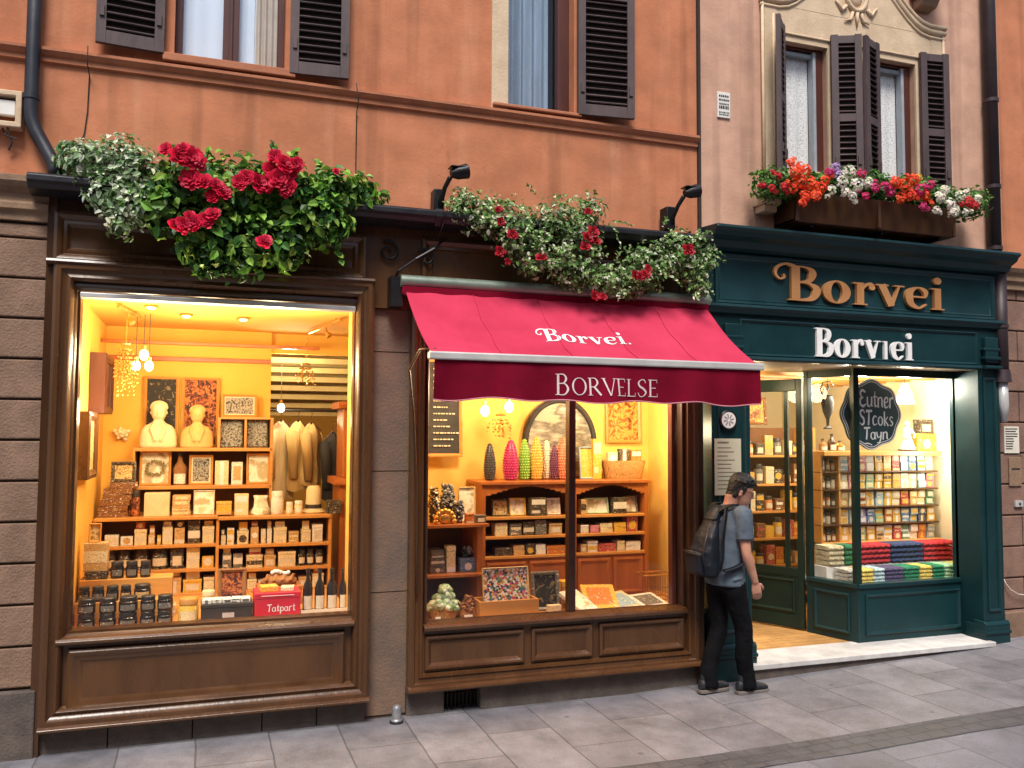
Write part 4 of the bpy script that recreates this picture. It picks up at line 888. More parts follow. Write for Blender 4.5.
# --- left shop
plane_part(ob, 'room_wall', M_['y_wall'], ((-.84, .10, 0), (-.84, 2.04, 0), (-.84, 2.04, 3), (-.84, .10, 3)))
b = MB(); b.box(-.84, .56, 2.02, 2.10, 0, 3.0); b.build('room_back_wall', M_['y_wall'], ob)
b = MB(); b.box(1.02, 1.5, .105, .145, 0, 3); b.box(1.025, 1.07, .145, .42, 0, 3); b.build('return_wall', M_['y_wall'], ob)
b = MB(); b.box(-.84, -.80, .085, .11, .7, 3); b.build('reveal', M_['y_wall'], ob)
plane_part(ob, 'deep_room_wall', M_['y_wall2'], ((1.5, .14, 0), (1.5, 1.4, 0), (1.5, 1.4, 3), (1.5, .14, 3)), ((1.5, 1.4, 0), (2.6, 1.4, 0), (2.6, 1.4, 3), (1.5, 1.4, 3)), ((2.6, 1.4, 0), (2.6, 8, 0), (2.6, 8, 3), (2.6, 1.4, 3)), ((-2, 8, 0), (2.6, 8, 0), (2.6, 8, 3), (-2, 8, 3)), ((-2, 2.1, 0), (-2, 8, 0), (-2, 8, 3), (-2, 2.1, 3)))
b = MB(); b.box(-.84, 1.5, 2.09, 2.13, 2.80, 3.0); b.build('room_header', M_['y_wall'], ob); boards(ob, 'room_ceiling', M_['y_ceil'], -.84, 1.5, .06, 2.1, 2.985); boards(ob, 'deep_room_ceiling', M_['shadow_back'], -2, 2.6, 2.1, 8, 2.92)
b = MB()
for k in range(7): b = MB(); b.box(-1.9, 2.59, 2.6 + k * .15, 2.72 + k * .15, 2.755 - .085 * k, 2.81 - .085 * k); b.build('ceiling_beam', M_['beam'], ob, bevel=.004)
plane_part(ob, 'sloping_ceiling', M_['beam'], ((-2, 2.66, 2.90), (2.6, 2.66, 2.90), (2.6, 3.75, 2.28), (-2, 3.75, 2.28)))
boards(ob, 'room_floor', M_['floorwood'], -2, 2.6, .1, 8, .12)
b = MB(); b.box(-.835, .56, 1.985, 2.02, 2.69, 2.73); b.box(-.835, .95, 1.6, 1.64, 2.80, 2.83); b.build('picture_rail', M_['cherry'], ob, bevel=.004)
b = MB(); b.box(-.84, 1.06, .115, 1.98, .67, .715); b.build('display_platform', M_['pine'], s1)
# --- middle shop
plane_part(ob, 'room_wall', M_['y_wall2'], ((1.46, .10, 0), (1.46, 1.3, 0), (1.46, 1.3, 3), (1.46, .10, 3)), ((4.02, .10, 0), (4.02, 1.3, 0), (4.02, 1.3, 3), (4.02, .10, 3)))
b = MB(); b.box(1.46, 4.03, 1.18, 1.28, 0, 3); b.build('room_back_wall', M_['y_wall2'], ob)
boards(ob, 'room_ceiling', M_['y_ceil'], 1.46, 4.03, .06, 1.3, 2.95)
b = MB(); b.box(1.47, 4.01, .115, 1.18, .57, .615); b.build('display_platform', M_['pine'], s2)
# --- teal shop
plane_part(pb, 'room_wall', M_['cream_wall'], ((4.08, .5, .1), (4.08, 3.6, .1), (4.08, 3.6, 2.9), (4.08, .5, 2.9)), ((7.36, .34, .1), (7.36, 3.6, .1), (7.36, 3.6, 2.9), (7.36, .34, 2.9)), ((4.08, 3.6, .1), (7.36, 3.6, .1), (7.36, 3.6, 2.9), (4.08, 3.6, 2.9)), ((6.98, .36, .1), (7.36, .36, .1), (7.36, .36, 2.9), (6.98, .36, 2.9)))
boards(pb, 'room_ceiling', M_['beam'], 4.08, 7.36, .3, 3.6, 2.80); boards(pb, 'room_floor', M_['floorwood'], 4.08, 7.36, .2, 3.6, .164)
b = MB()
for k in range(7): b = MB(); b.box(4.1, 7.35, .95 + k * .36, 1.06 + k * .36, 2.66, 2.795); b.build('ceiling_beam', M_['pine'], pb)
b = MB(); b.prof_z(.60, .655, [(5.72, .33), (6.97, .33), (7.35, .38), (7.35, 1.18), (5.55, 1.18), (5.60, .80)]); b.build('display_platform', M_['white'], s3)

# ------------------------------------------------------------------ lamps seen lit, and unseen point lights for the rooms
def ceiling_spot(x, y, z, label, m='bulb', drop=.0):
    t = thing('ceiling_spotlight', label, 'spotlight', (x, y, z), None)
    b = MB(); b.lathe(x, y, z, [(.05, 0), (.052, -.012), (.038, -.014), (.036, .0)], 16); b.build('trim_ring', M_['gold'], t, smooth='auto')
    b = MB(); b.lathe(x, y, z - .004, [(.034, 0), (.034, -.006), (.02, -.02)], 14); b.build('lamp', M_[m], t, smooth=True)
WARM = (1, .80, .48)
for (px_, py_, Y, lb_) in ((151, 317, .55, 'glowing ceiling spotlight above the left wall pictures, nearest left corner'), (186, 327, .95, 'glowing ceiling spotlight above the pale bust'), (243, 329, 1.0, 'small glowing ceiling spotlight right of the bust boards')):
    p = at(px_, py_, Y); ceiling_spot(p.x, p.y, 2.98, lb_)
for p, e in (((-.45, .26, 2.62), 50), ((.45, .26, 2.62), 50), ((.0, .24, 2.5), 26), ((-.1, 1.0, 2.62), 20), ((-.62, .75, 2.2), 10)): lamp('unseen_shop_light', p, e, WARM, .09)  # unseen point lights, set low and forward to light the goods
lamp('unseen_shop_light', (.75, 2.28, 2.66), 30, (1, .80, .48), .06); lamp('unseen_shop_light', (.2, 5.0, 2.3), 60, (1, .8, .45), .1)
for p, e in (((2.1, .26, 2.45), 54), ((3.25, .26, 2.5), 62), ((3.72, .45, 2.1), 18)): lamp('unseen_shop_light', p, e, (1, .83, .53), .09)
for p, e in (((5.95, .55, 2.55), 46), ((6.65, .60, 2.55), 70), ((7.1, .6, 1.9), 22)): lamp('unseen_shop_light', p, e, (1, .93, .77), .1)
for p, e in (((5.2, 1.5, 2.5), 34), ((6.3, 1.65, 2.55), 34), ((5.0, .9, 2.5), 14)): lamp('unseen_shop_light', p, e, (1, .78, .44), .1)
def hanging_bulb(px_, py_, Y, ztop, label, r=.03, m='bulb'):
    p = at(px_, py_, Y); t = thing('pendant_bulb', label, 'pendant light', (p.x, Y, p.z), None)
    b = MB(); b.ball((p.x, Y, p.z), r, 12, 8, 1, 1, 1.25); b.build('bulb', M_[m], t, smooth=True)
    b = MB(); b.tube([(p.x, Y, p.z + r * 1.15), (p.x, Y, p.z + r * 2.2)], r * .5, 8); b.build('socket', M_['gold'], t, smooth='auto')
    b = MB(); b.tube([(p.x, Y, p.z + r * 2.1), (p.x, Y, ztop)], .003, 5); b.build('flex', M_['ink'], t)
hanging_bulb(136, 366, .95, 2.97, 'left glowing bulb of the close trio hanging in the left window', .032)
hanging_bulb(149, 366, .95, 2.97, 'right glowing bulb of the close trio hanging in the left window', .032)
hanging_bulb(144, 355, 1.0, 2.97, 'uppermost glowing bulb of the close trio hanging in the left window', .034)
hanging_bulb(281, 408, 2.4, 2.9, 'white glowing bulb hanging in front of the coats', .035, 'bulb_w')
hanging_bulb(485, 411, .7, 2.94, 'left glowing bulb hanging above the black dotted vase', .038)
hanging_bulb(509, 407, .75, 2.94, 'right glowing bulb hanging above the magenta dotted vase', .038)
def chandelier(px0, px1, py0, py1, Y, ztop, label, n=14, seed=1):
    rr = random.Random(seed); p = at((px0 + px1) / 2, py1, Y); rad = (at(px1, py1, Y).x - at(px0, py1, Y).x) / 2; h = at((px0 + px1) / 2, py0, Y).z - p.z
    t = thing('bead_chandelier', label, 'chandelier', (p.x, Y, ztop), None)
    b = MB(); b.lathe(p.x, Y, p.z + h, [(rad * .35, 0), (rad * .38, .012), (rad * .2, .02)], 14); b.tube([(p.x, Y, p.z + h), (p.x, Y, ztop)], .005, 6); b.build('canopy', M_['gold'], t, smooth='auto')
    for k in range(n):
        a = k * 2.4; r1 = rad * math.sqrt((k + .5) / n); b = MB(); L = h * rr.uniform(.55, 1.0)
        x1, y1 = p.x + r1 * math.cos(a), Y + r1 * math.sin(a); m_ = max(int(L / .03), 4)
        for j in range(m_):
            f = (j + 1) / m_; xx = p.x + (x1 - p.x) * min(1, .35 + f); yy = Y + (y1 - Y) * min(1, .35 + f)
            b.ball((xx + rr.uniform(-.008, .008), yy, p.z + h - L * f), rr.uniform(.006, .013), 6, 4)
        b.build('bead_strand', M_['gold'], t)
chandelier(111, 138, 345, 398, .9, 2.97, 'hanging cluster of golden beads beside the left wall pictures', 16, 3)
chandelier(293, 318, 365, 388, 2.0, 2.95, 'hanging golden bead cluster under the beams in front of the coats', 12, 4)
chandelier(487, 514, 416, 438, .85, 2.94, 'golden dried sprig hanging above the dotted vases', 12, 5)
# track rail with its arms
for (a, c, lb_) in (((118, 316, .45), (139, 356, 1.05), 'slanting brass light rail at the left window ceiling'), ((341, 327, .6), (309, 357, 1.6), 'slanting brass light rail at the right of the left window ceiling')):
    p, q = at(*a), at(*c); q.z = p.z = 2.955
    t = thing('light_rail', lb_, 'light rail', p, None)
    b = MB(); b.tube([p, q], .014, 8); b.build('rail', M_['gold'], t)
    b = MB()
    for f in (.15, .85): pp = along(p, q, f); b.tube([pp, pp + Vector((0, 0, .03))], .008, 6)
    b.build('fixing', M_['gold'], t)
    pp = along(p, q, .45); b = MB(); b.tube([pp, pp + Vector((.0, 0, -.05)), pp + Vector((.03, -.02, -.09))], [.01, .012, .028], 10); b.build('spot_head', M_['gold'], t, smooth='auto')

# ------------------------------------------------------------------ packaging materials
def lc(h): return lin(h)
PK = {}
def pk(key, hexc, ink='2a2018', scale=130): PK[key] = mat_pack('printed_' + key, [lc(hexc)], lc(ink), scale)
for k_, h_, i_ in (('cream', 'e6d4a4', '6a5030'), ('tan', 'cba468', '5a3c1c'), ('white', 'ece6d8', '7a6a50'), ('yellow', 'dcae3c', '8a5a18'), ('dark', '2a221c', 'b09a70'), ('black', '17140f', 'a89a7a'), ('grey', '6f6a60', '2e2a24'), ('red', 'a8282c', 'e0c8a0'), ('pink', 'cc8088', '7c2830'), ('blue', '4a6c94', 'd8d8d0'), ('sky', '9ab8c4', '46626e'), ('green', '3c7c54', 'd8dcc0'), ('teal', '2f6e70', 'd8dcc0'), ('orange', 'c8762c', '6a3010'), ('navy', '2c3a54', 'b8bcc8'), ('brown', '6a3e1e', 'c09a60'), ('mint', 'a8c8a4', '42684a'), ('lilac', '9a8cb0', '4c4060')): pk(k_, h_, i_)
M_['ink_art'] = mat_ramp('grey_engraving', [lc('2c2a26'), lc('6c6860'), lc('a8a294'), lc('3a3830')], 40, 'noise', .6, False)
M_['art_dark'] = mat_ramp('dark_chalk_art', [lc('14130f'), lc('1a1814'), lc('1c1a16'), lc('201d18'), lc('1c1a16'), lc('7a6a44')], 16, 'noise', .7, False, (1, 1, 1), 2)
M_['art_red'] = mat_ramp('dark_red_art', [lc('20140c'), lc('3a1c10'), lc('7a3018'), lc('b87038')], 26, 'noise', .7, False, (1, 1, 1), 1.5)
M_['art_sepia'] = mat_ramp('sepia_print', [lc('6a4a22'), lc('b08a4c'), lc('dcc488'), lc('8c6632')], 34, 'noise', .7, False, (1, 1, 1), 1)
M_['art_gold'] = mat_ramp('golden_painting', [lc('5c2c0c'), lc('a8641c'), lc('d8a048'), lc('8a4c14')], 12, 'noise', .6, False, (1, 1, 1), 1.2)
M_['art_white'] = mat_ramp('pale_print', [lc('cfc09a'), lc('e6dcc0'), lc('efe8d4'), lc('b8a880')], 10, 'noise', .7, False)
M_['floral'] = mat_ramp('floral_print', [lc('e8e2d4'), lc('c8404c'), lc('28364c'), lc('e0a83c'), lc('e4dcc8'), lc('6c8c58'), lc('d88070'), lc('ece4d4'), lc('4a6c94')], 62, 'voronoi', .6)
M_['mount'] = mat('pale_mount', (.78, .72, .55), (.7, .63, .45), 6, .8)
M_['linen'] = mat('cream_linen', (.74, .62, .36), (.62, .5, .27), 9, .85, 0, .2, 60)
M_['terracotta'] = mat('baked_brown', (.34, .16, .05), (.22, .09, .03), 18, .8, 0, .6, 40)
M_['dkglass'] = mat('dark_jar_glass', (.022, .02, .02), (.012, .011, .012), 9, .12, 0, 0)
M_['lidblk'] = mat('black_lid', (.03, .028, .028), (.05, .045, .04), 20, .35, .3)
M_['cream_lbl'] = mat('cream_label', (.70, .62, .46), (.58, .5, .35), 30, .7)
M_['redbox'] = mat('crimson_card', (.62, .02, .045), (.52, .015, .035), 5, .45)
M_['plaster_y'] = mat('yellowed_plaster', (.80, .70, .42), (.70, .58, .32), 8, .75, 0, .25, 40)
M_['plaster_o'] = mat('ochre_plaster', (.74, .50, .20), (.62, .38, .12), 8, .75, 0, .25, 40)
M_['wicker'] = mat_ramp('wicker', [lc('5a3a1c'), lc('a87a3c'), lc('c89a58'), lc('7a5228')], 60, 'noise', .8, False, (1, 1, 3))

def R4(x0, x1, y0, y1, Y, zs=None):
    """picture rectangle on the plane Y -> X0, X1, Z0, Z1 (base snapped to a shelf)"""
    xm, ym = (x0 + x1) / 2, (y0 + y1) / 2
    X0, X1, Z1, Z0 = at(x0, ym, Y).x, at(x1, ym, Y).x, at(xm, y0, Y).z, at(xm, y1, Y).z
    if zs is not None: Z1 += zs - Z0; Z0 = zs
    return X0, X1, Z0, Z1
def carton(r, Y, dep, mk, label, cat='box', group=None, lid=True, lbl='paper', name='box', yaw=0):
    X0, X1, Z0, Z1 = r; xm = (X0 + X1) / 2; g = min(.004, (X1 - X0) * .04)
    t = thing(name, label, cat, (xm, Y + dep / 2, Z0), group); Mx = rotm((xm, Y + dep / 2, 0), 'Z', yaw); X0 += g; X1 -= g; h = Z1 - Z0; top = Z1 - (h * .22 if lid else 0)
    m = PK.get(mk) or M_[mk]
    b = MB(); b.box(X0, X1, Y, Y + dep, Z0, top); b.xf(Mx).build('body', m, t, bevel=.003)
    if lid: b = MB(); b.box(X0 - .002, X1 + .002, Y - .003, Y + dep + .003, top + .001, Z1); b.xf(Mx).build('lid', m, t, bevel=.003)
    if lbl:
        q = sum(map(ord, label)) * 7 % 11; w_ = (X1 - X0); hh = top - Z0; b = MB(); y_ = Y - .0015
        if lbl in ('paper', 'cream_lbl') and q in (1, 4, 7): lbl = ('dark', 'red', 'white', 'sheet', 'yellow', 'cream')[(q + len(label)) % 6]
        if q in (0, 4): b.rect(X0 + .001, X1 - .001, Z0 + hh * .3, Z0 + hh * .72, y_)
        elif q in (1, 5): b.rect(X0 + w_ * .08, X1 - w_ * .08, Z0 + hh * .62, Z0 + hh * .9, y_); b.rect(X0 + w_ * .08, X1 - w_ * .4, Z0 + hh * .14, Z0 + hh * .3, y_)
        elif q in (2, 7): b.add([((X0 + X1) / 2 + min(w_, hh) * .36 * math.cos(a), y_, Z0 + hh * .52 + min(w_, hh) * .36 * math.sin(a)) for a in [2 * PI * i / 20 for i in range(20)]], [tuple(range(20))])
        elif q == 3: b.rect(X0 + .001, X1 - .001, Z0 + hh * .04, Z0 + hh * .28, y_)
        elif q == 8: b.rect(X0 + w_ * .34, X1 - w_ * .34, Z0 + .001, top - .001, y_)
        else: b.rect(X0 + w_ * .16, X1 - w_ * .16, Z0 + hh * .2, top - hh * .18, y_)
        b.xf(Mx).build('label', M_[lbl] if lbl in M_ else PK[lbl], t, recalc=False)
    return t
def jar(r, Y, mk, lidm, label, lbl='cream_lbl', group=None, name='jar', cat='jar'):
    X0, X1, Z0, Z1 = r; rad = (X1 - X0) / 2 * .95; xm = (X0 + X1) / 2; h = Z1 - Z0; yc = Y + rad
    t = thing(name, label, cat, (xm, yc, Z0), group)
    b = MB(); b.lathe(xm, yc, Z0, [(rad * .9, 0), (rad, .008), (rad, h * .66), (rad * .86, h * .74), (rad * .86, h * .78)], 16); b.build('body', PK.get(mk) or M_[mk], t, smooth='auto')
    b = MB(); b.lathe(xm, yc, Z0 + h * .76, [(rad * .93, 0), (rad * .93, h * .2), (rad * .86, h * .24)], 16); b.build('lid', PK.get(lidm) or M_[lidm], t, smooth='auto')
    if lbl:
        n = 8; vs = []
        for k in range(n + 1):
            a = -PI / 2 + (k / n - .5) * 1.7
            vs += [(xm + rad * 1.012 * math.cos(a), yc + rad * 1.012 * math.sin(a), Z0 + h * .16), (xm + rad * 1.012 * math.cos(a), yc + rad * 1.012 * math.sin(a), Z0 + h * .52)]
        b = MB(); b.add(vs, [(2 * k, 2 * k + 2, 2 * k + 3, 2 * k + 1) for k in range(n)]); b.build('label', PK.get(lbl) or M_[lbl], t, recalc=False)
    return t
def bottle(r, Y, mk, label, group=None, lbl='cream_lbl', cap='lidblk'):
    X0, X1, Z0, Z1 = r; rad = (X1 - X0) / 2 * .95; xm = (X0 + X1) / 2; h = Z1 - Z0; yc = Y + rad
    t = thing('bottle', label, 'bottle', (xm, yc, Z0), group)
    b = MB(); b.lathe(xm, yc, Z0, [(rad * .9, 0), (rad, .01), (rad, h * .52), (rad * .8, h * .62), (rad * .38, h * .74), (rad * .32, h * .92)], 14); b.build('body', M_[mk], t, smooth='auto')
    b = MB(); b.lathe(xm, yc, Z0 + h * .9, [(rad * .42, 0), (rad * .42, h * .1), (rad * .3, h * .1)], 12); b.build('stopper', M_[cap], t, smooth='auto')
    n = 8; vs = []
    for k in range(n + 1):
        a = -PI / 2 + (k / n - .5) * 1.9
        vs += [(xm + rad * 1.015 * math.cos(a), yc + rad * 1.015 * math.sin(a), Z0 + h * .05), (xm + rad * 1.015 * math.cos(a), yc + rad * 1.015 * math.sin(a), Z0 + h * .36)]
    b = MB(); b.add(vs, [(2 * k, 2 * k + 2, 2 * k + 3, 2 * k + 1) for k in range(n)]); b.build('label', PK.get(lbl) or M_[lbl], t, recalc=False)
    return t
def picture(r, Y, fm, art, label, lean=0, fw=.02, mount=0, cat='framed picture', name='picture_frame', group=None):
    X0, X1, Z0, Z1 = r; xm = (X0 + X1) / 2; t = thing(name, label, cat, (xm, Y, Z0), group); Mx = rotm((xm, Y, Z0), 'X', -lean)
    b = MB(); b.rings(X0, X1, Z0, Z1, [(0, Y + .012), (0, Y - .012), (fw * .4, Y - .016), (fw, Y - .004), (fw, Y + .004)]); b.box(X0 + .004, X1 - .004, Y + .009, Y + .014, Z0 + .004, Z1 - .004); b.xf(Mx).build('frame', PK.get(fm) or M_[fm], t)
    f2_ = fw
    if mount: b = MB(); b.rings(X0 + fw, X1 - fw, Z0 + fw, Z1 - fw, [(0, Y + .002), (mount, Y + .003)]); b.xf(Mx).build('mount', M_['mount'], t, recalc=False); f2_ = fw + mount
    b = MB(); b.rect(X0 + f2_, X1 - f2_, Z0 + f2_, Z1 - f2_, Y + .0035); b.xf(Mx).build('picture', PK.get(art) or M_[art], t, recalc=False)
    return t
def fused(name, b, m, parent, voxel=.01, smooth_it=2, **k):
    o = b.build(name, m, parent, smooth=True, **k)
    md = o.modifiers.new('fuse', 'REMESH'); md.mode = 'VOXEL'; md.voxel_size = voxel; md.use_smooth_shade = True
    if smooth_it: s = o.modifiers.new('soft', 'SMOOTH'); s.iterations = smooth_it; s.factor = .5
    return o

# ================================================================== LEFT SHOP CONTENT
US, LS = 1.70, 1.44           # fronts of the upper and the lower shelf unit
Z_A, Z_B, Z_C, Z_1, Z_2, Z_P = 1.925, 1.60, 1.362, 1.132, .93, .715
sh = thing('wall_shelf', 'honey coloured open wall shelf under the two busts', 'shelf', (0, 1.85, Z_B), None)
for z in (Z_A, Z_B):
    b = MB(); b.box(-.56, .56, US, 2.02, z - .03, z); b.build('shelf_board', M_['pine'], sh, bevel=.003)
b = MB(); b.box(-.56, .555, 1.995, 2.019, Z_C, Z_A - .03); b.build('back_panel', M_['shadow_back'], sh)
b = MB(); b.box(.545, .57, US, 2.019, Z_C, 2.19); b.box(-.575, -.555, US, 2.019, Z_B - .03, Z_A); b.build('upright', M_['pine'], sh, bevel=.003)
b = MB(); b.box(.10, .125, US + .02, 2.019, Z_A, 2.19); b.box(.325, .345, US + .02, 2.019, Z_A, 2.175); b.box(.125, .545, US + .02, 2.019, 2.175, 2.195); b.build('cubby_box', M_['pine'], sh, bevel=.003)
lu = thing('display_counter', 'low honey wood counter shelves holding packets in the left window', 'shelf unit', (.12, 1.7, Z_P), None)
for x0, x1, zz in ((-.81, .105, (Z_C, Z_1, Z_2, Z_P + .015)), (.13, 1.035, (Z_C - .012, Z_1 - .02, Z_2 - .02, Z_P + .015))):
    for k, z in enumerate(zz):
        b = MB(); b.box(x0 - (.012 if k == 0 else 0), x1 + (.012 if k == 0 else 0), LS - (.02 if k == 0 else 0), 1.98, z - .026, z); b.build('shelf_board', M_['pine'], lu, bevel=.003)
b = MB(); b.box(.105, .13, LS, 1.97, Z_P, Z_C - .03); b.box(1.035, 1.06, LS, 1.97, Z_P, Z_C - .014); b.box(-.835, -.81, LS, 1.97, Z_P, Z_C - .01); b.build('upright', M_['pine'], lu, bevel=.003)
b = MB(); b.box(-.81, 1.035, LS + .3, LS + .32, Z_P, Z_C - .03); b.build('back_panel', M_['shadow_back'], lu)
# boards and busts
picture(R4(143.5, 178.5, 377, 448, 1.97, Z_A), 1.97, 'pine', 'art_dark', 'tall dark chalk-drawn board in wood frame behind the pale bust', 0, .025)
picture(R4(181.5, 219, 378, 448, 1.97, Z_A), 1.97, 'pine', 'art_red', 'tall dark red board in wood frame behind the ochre bust', 0, .025)
def bust(r, Y, m, label):
    X0, X1, Z0, Z1 = r; xm = (X0 + X1) / 2; h = Z1 - Z0; s = h / .42; t = thing('plaster_bust', label, 'bust', (xm, Y, Z0), None)
    ex, ey = Vector((1, 0, 0)), Vector((0, 1, 0)); b = MB()
    def rg(z, rx, ry, dy=0): return ((xm, Y + dy * s, Z0 + z * s), rx * s, ry * s, ex, ey)
    b.loft([rg(0, .155, .085), rg(.02, .16, .09), rg(.10, .158, .092), (rg(.16, .145, .085)), rg(.20, .115, .07), rg(.225, .06, .05), rg(.245, .045, .045), rg(.27, .045, .048)], 18, 2.4)
    b.loft([rg(.25, .035, .04, -.01), rg(.275, .058, .062, -.008), rg(.31, .066, .074), rg(.35, .068, .078, .004), rg(.385, .06, .068, .006), rg(.41, .038, .042, .006), rg(.42, .012, .012, .006)], 16)
    b.ball((xm, Y - .076 * s, Z0 + .318 * s), .014 * s, 8, 6, .8, 1.1, 1.5); b.ball((xm - .066 * s, Y, Z0 + .318 * s), .014 * s); b.ball((xm + .066 * s, Y, Z0 + .318 * s), .014 * s)
    b.ball((xm, Y - .066 * s, Z0 + .283 * s), .02 * s, 8, 6, 1.1, .6, .5)
    for k in range(9): a = PI * k / 8; b.ball((xm + .06 * s * math.cos(a), Y + .005, Z0 + (.365 + .045 * math.sin(a)) * s), .022 * s)
    for sg_ in (-1, 1): b.tube([(xm + sg_ * .03 * s, Y - .05 * s, Z0 + .24 * s), (xm + sg_ * .06 * s, Y - .09 * s, Z0 + .17 * s), (xm + sg_ * .02 * s, Y - .1 * s, Z0 + .06 * s)], [.012 * s, .016 * s, .012 * s], 6)
    fused('figure', b, M_[m], t, .008, 2)
bust(R4(143, 174, 402, 448, 1.82, Z_A), 1.82, 'plaster_y', 'pale yellow plaster bust on the wall shelf, left of the ochre one')
bust(R4(181.5, 212.5, 406, 448, 1.83, Z_A), 1.83, 'plaster_o', 'ochre plaster bust on the wall shelf, right of the pale one')
picture(R4(222, 257, 393, 416, 1.9, 2.196), 1.9, 'pine', 'ink_art', 'small wide framed photograph standing on top of the cubby box', 6, .022, .008)
picture(R4(219, 243, 420, 448, 1.80, Z_A), 1.80, 'dark', 'ink_art', 'grey framed print in the left cubby', 6, .012)
picture(R4(246, 268, 420, 448, 1.80, Z_A), 1.80, 'dark', 'ink_art', 'grey framed print in the right cubby', 6, .012)
# left wall: framed things seen edge-on
def wall_pic(y0, y1, z0, z1, fm, art, label, th=.05):
    t = thing('picture_frame', label, 'framed picture', (-.83, (y0 + y1) / 2, z0), None)
    n0 = 0; b = MB(); b.rings(y0, y1, z0, z1, [(0, .0), (0, -th), (.03, -th - .01), (.06, -th + .008), (.06, -th + .02)])
    for i in range(len(b.v)): v = b.v[i]; b.v[i] = Vector((-.838 - v.y, v.x, v.z))
    b.build('frame', M_[fm], t)
    b = MB(); b.quad((-.838 + th - .018, y0 + .055, z0 + .055), (-.838 + th - .018, y1 - .055, z0 + .055), (-.838 + th - .018, y1 - .055, z1 - .055), (-.838 + th - .018, y0 + .055, z1 - .055)); b.build('picture', M_[art], t, recalc=False)
wall_pic(.95, 1.55, 2.20, 2.66, 'red_wood', 'red_wood', 'thick red-brown framed panel on the left side wall, upper one', .11)
wall_pic(.42, .95, 1.72, 2.20, 'brown', 'art_sepia', 'dark framed sepia print on the left side wall, lower one', .07)
# plaster rose on the wall
p = at(122, 433, 1.98); t = thing('plaster_rose', 'cream plaster rose ornament on the yellow back wall', 'ornament', p, None); b = MB()
for k in range(11):
    a = k * 2.4; rr_ = .012 + .005 * k; s0 = len(b.v); b.ball((0, 0, 0), .022, 8, 5, 1.2, .5, .8); b.xf(Matrix.Translation(p + Vector((rr_ * math.cos(a), -.05 + .004 * k, rr_ * math.sin(a) * .8))) @ Matrix.Rotation(-a, 4, 'Y'), s0)
b.tube([p + Vector((0, -.03, 0)), p + Vector((0, .02, 0))], .02, 8); b.build('petals', M_['plaster_y'], t, smooth=True)
# second shelf
picture(R4(139.5, 171, 452, 487, 1.80, Z_B), 1.80, 'pine', 'art_white', 'white framed print with a wreath on the second wall shelf', 5, .02, .0)
p0 = R4(139.5, 171, 452, 487, 1.80, Z_B); xm = (p0[0] + p0[1]) / 2; zc = (p0[2] + p0[3]) / 2
t = thing('leaf_wreath', 'small dry leaf wreath on the white framed print', 'wreath', (xm, 1.78, zc - .06), None); b = MB(); rw = random.Random(4)
for k in range(46):
    a = k * 2 * PI / 46; q = Vector((xm + (.072 + rw.uniform(-.014, .014)) * math.cos(a), 1.778 + .012 * (zc and 1) + (zc - p0[2]) * .0, zc + (.06 + rw.uniform(-.012, .012)) * math.sin(a)))
    s0 = len(b.v); b.add([(-.018, 0, 0), (0, -.005, .007), (.018, 0, 0), (0, -.005, -.007)], [(0, 1, 2, 3)]); b.xf(Matrix.Translation(q) @ Matrix.Rotation(-a + rw.uniform(-1.5, 1.5) + 1.5, 4, 'Y'), s0)
b.build('leaves', mat('dry_leaf', (.30, .24, .10), (.18, .14, .06), 30, .8), t, recalc=False)
bottle(R4(172.5, 187, 455, 487, 1.78, Z_B), 1.78, 'glass_amber' if 'glass_amber' in M_ else 'terracotta', 'squat amber bottle with cream label and knobbed stopper on the second wall shelf', None, 'white')
picture(R4(189, 213, 456, 486, 1.80, Z_B), 1.80, 'pine', 'ink_art', 'grey and white print in pale wood frame, middle of the second wall shelf', 6, .02, .01)
carton(R4(214.5, 229, 462, 486, 1.78, Z_B), 1.78, .05, 'cream', 'cream card packet right of the grey print on the second wall shelf', 'packet', None, False, 'white', 'packet')
carton(R4(231, 243, 463.5, 486, 1.78, Z_B), 1.78, .05, 'white', 'narrow white card packet left of the pale abstract print', 'packet', None, False, 'tan', 'packet')
picture(R4(246.5, 270, 455, 486, 1.80, Z_B), 1.80, 'pine', 'art_white', 'pale abstract print in a wood frame, right end of the second wall shelf', 6, .02)
# stack of brown slabs with an arched dark frame on top, left end of the counter
xs = ((97, 128), (98, 129), (99.5, 130), (101, 131), (103, 133), (108, 137))
zc = Z_C
for k, (a, c) in enumerate(xs):
    r = R4(a, c, 497, 503, 1.5); carton((r[0], r[1], zc, zc + .046), 1.50, .2, 'brown', 'rough brown nougat slab, ' + ('bottom one' if k == 0 else 'topmost' if k == 5 else ORDS[k] + ' from the bottom') + ' in the tall pile by the left wall', 'slab', 'nougat slabs', False, None, 'nougat_slab', [2, -3, 1, 4, -2, 3][k]); zc += .047
picture((R4(111, 136, 470, 471, 1.56)[0], R4(111, 136, 470, 471, 1.56)[1], zc, zc + .17), 1.56, 'dark', 'art_sepia', 'small black framed sepia plate on the brown slab pile', 8, .028)
jar(R4(129.5, 140, 490, 516, 1.52, Z_C), 1.52, 'art_red', 'lidblk', 'dark speckled jar beside the brown slab pile', None)
carton(R4(143.5, 170, 494, 517, 1.52, Z_C), 1.52, .16, 'linen', 'large rounded cream linen bundle on the counter, left of the slatted stack', 'bundle', None, False, None, 'linen_bundle')
zc = Z_C
for k in range(4):
    r = R4(171.5, 191, 505, 506, 1.53); carton((r[0] + .004 * (k % 2), r[1] - .005 * (k % 3), zc, zc + .041), 1.53, .14, 'tan', 'tan wrapped bar, ' + ['bottom one', 'second from the bottom', 'third from the bottom', 'topmost'][k] + ' in the pile left of the white card', 'packet', 'tan wrapped bars', False, 'cream', 'packet', [1, -3, 2, -1][k]); zc += .042
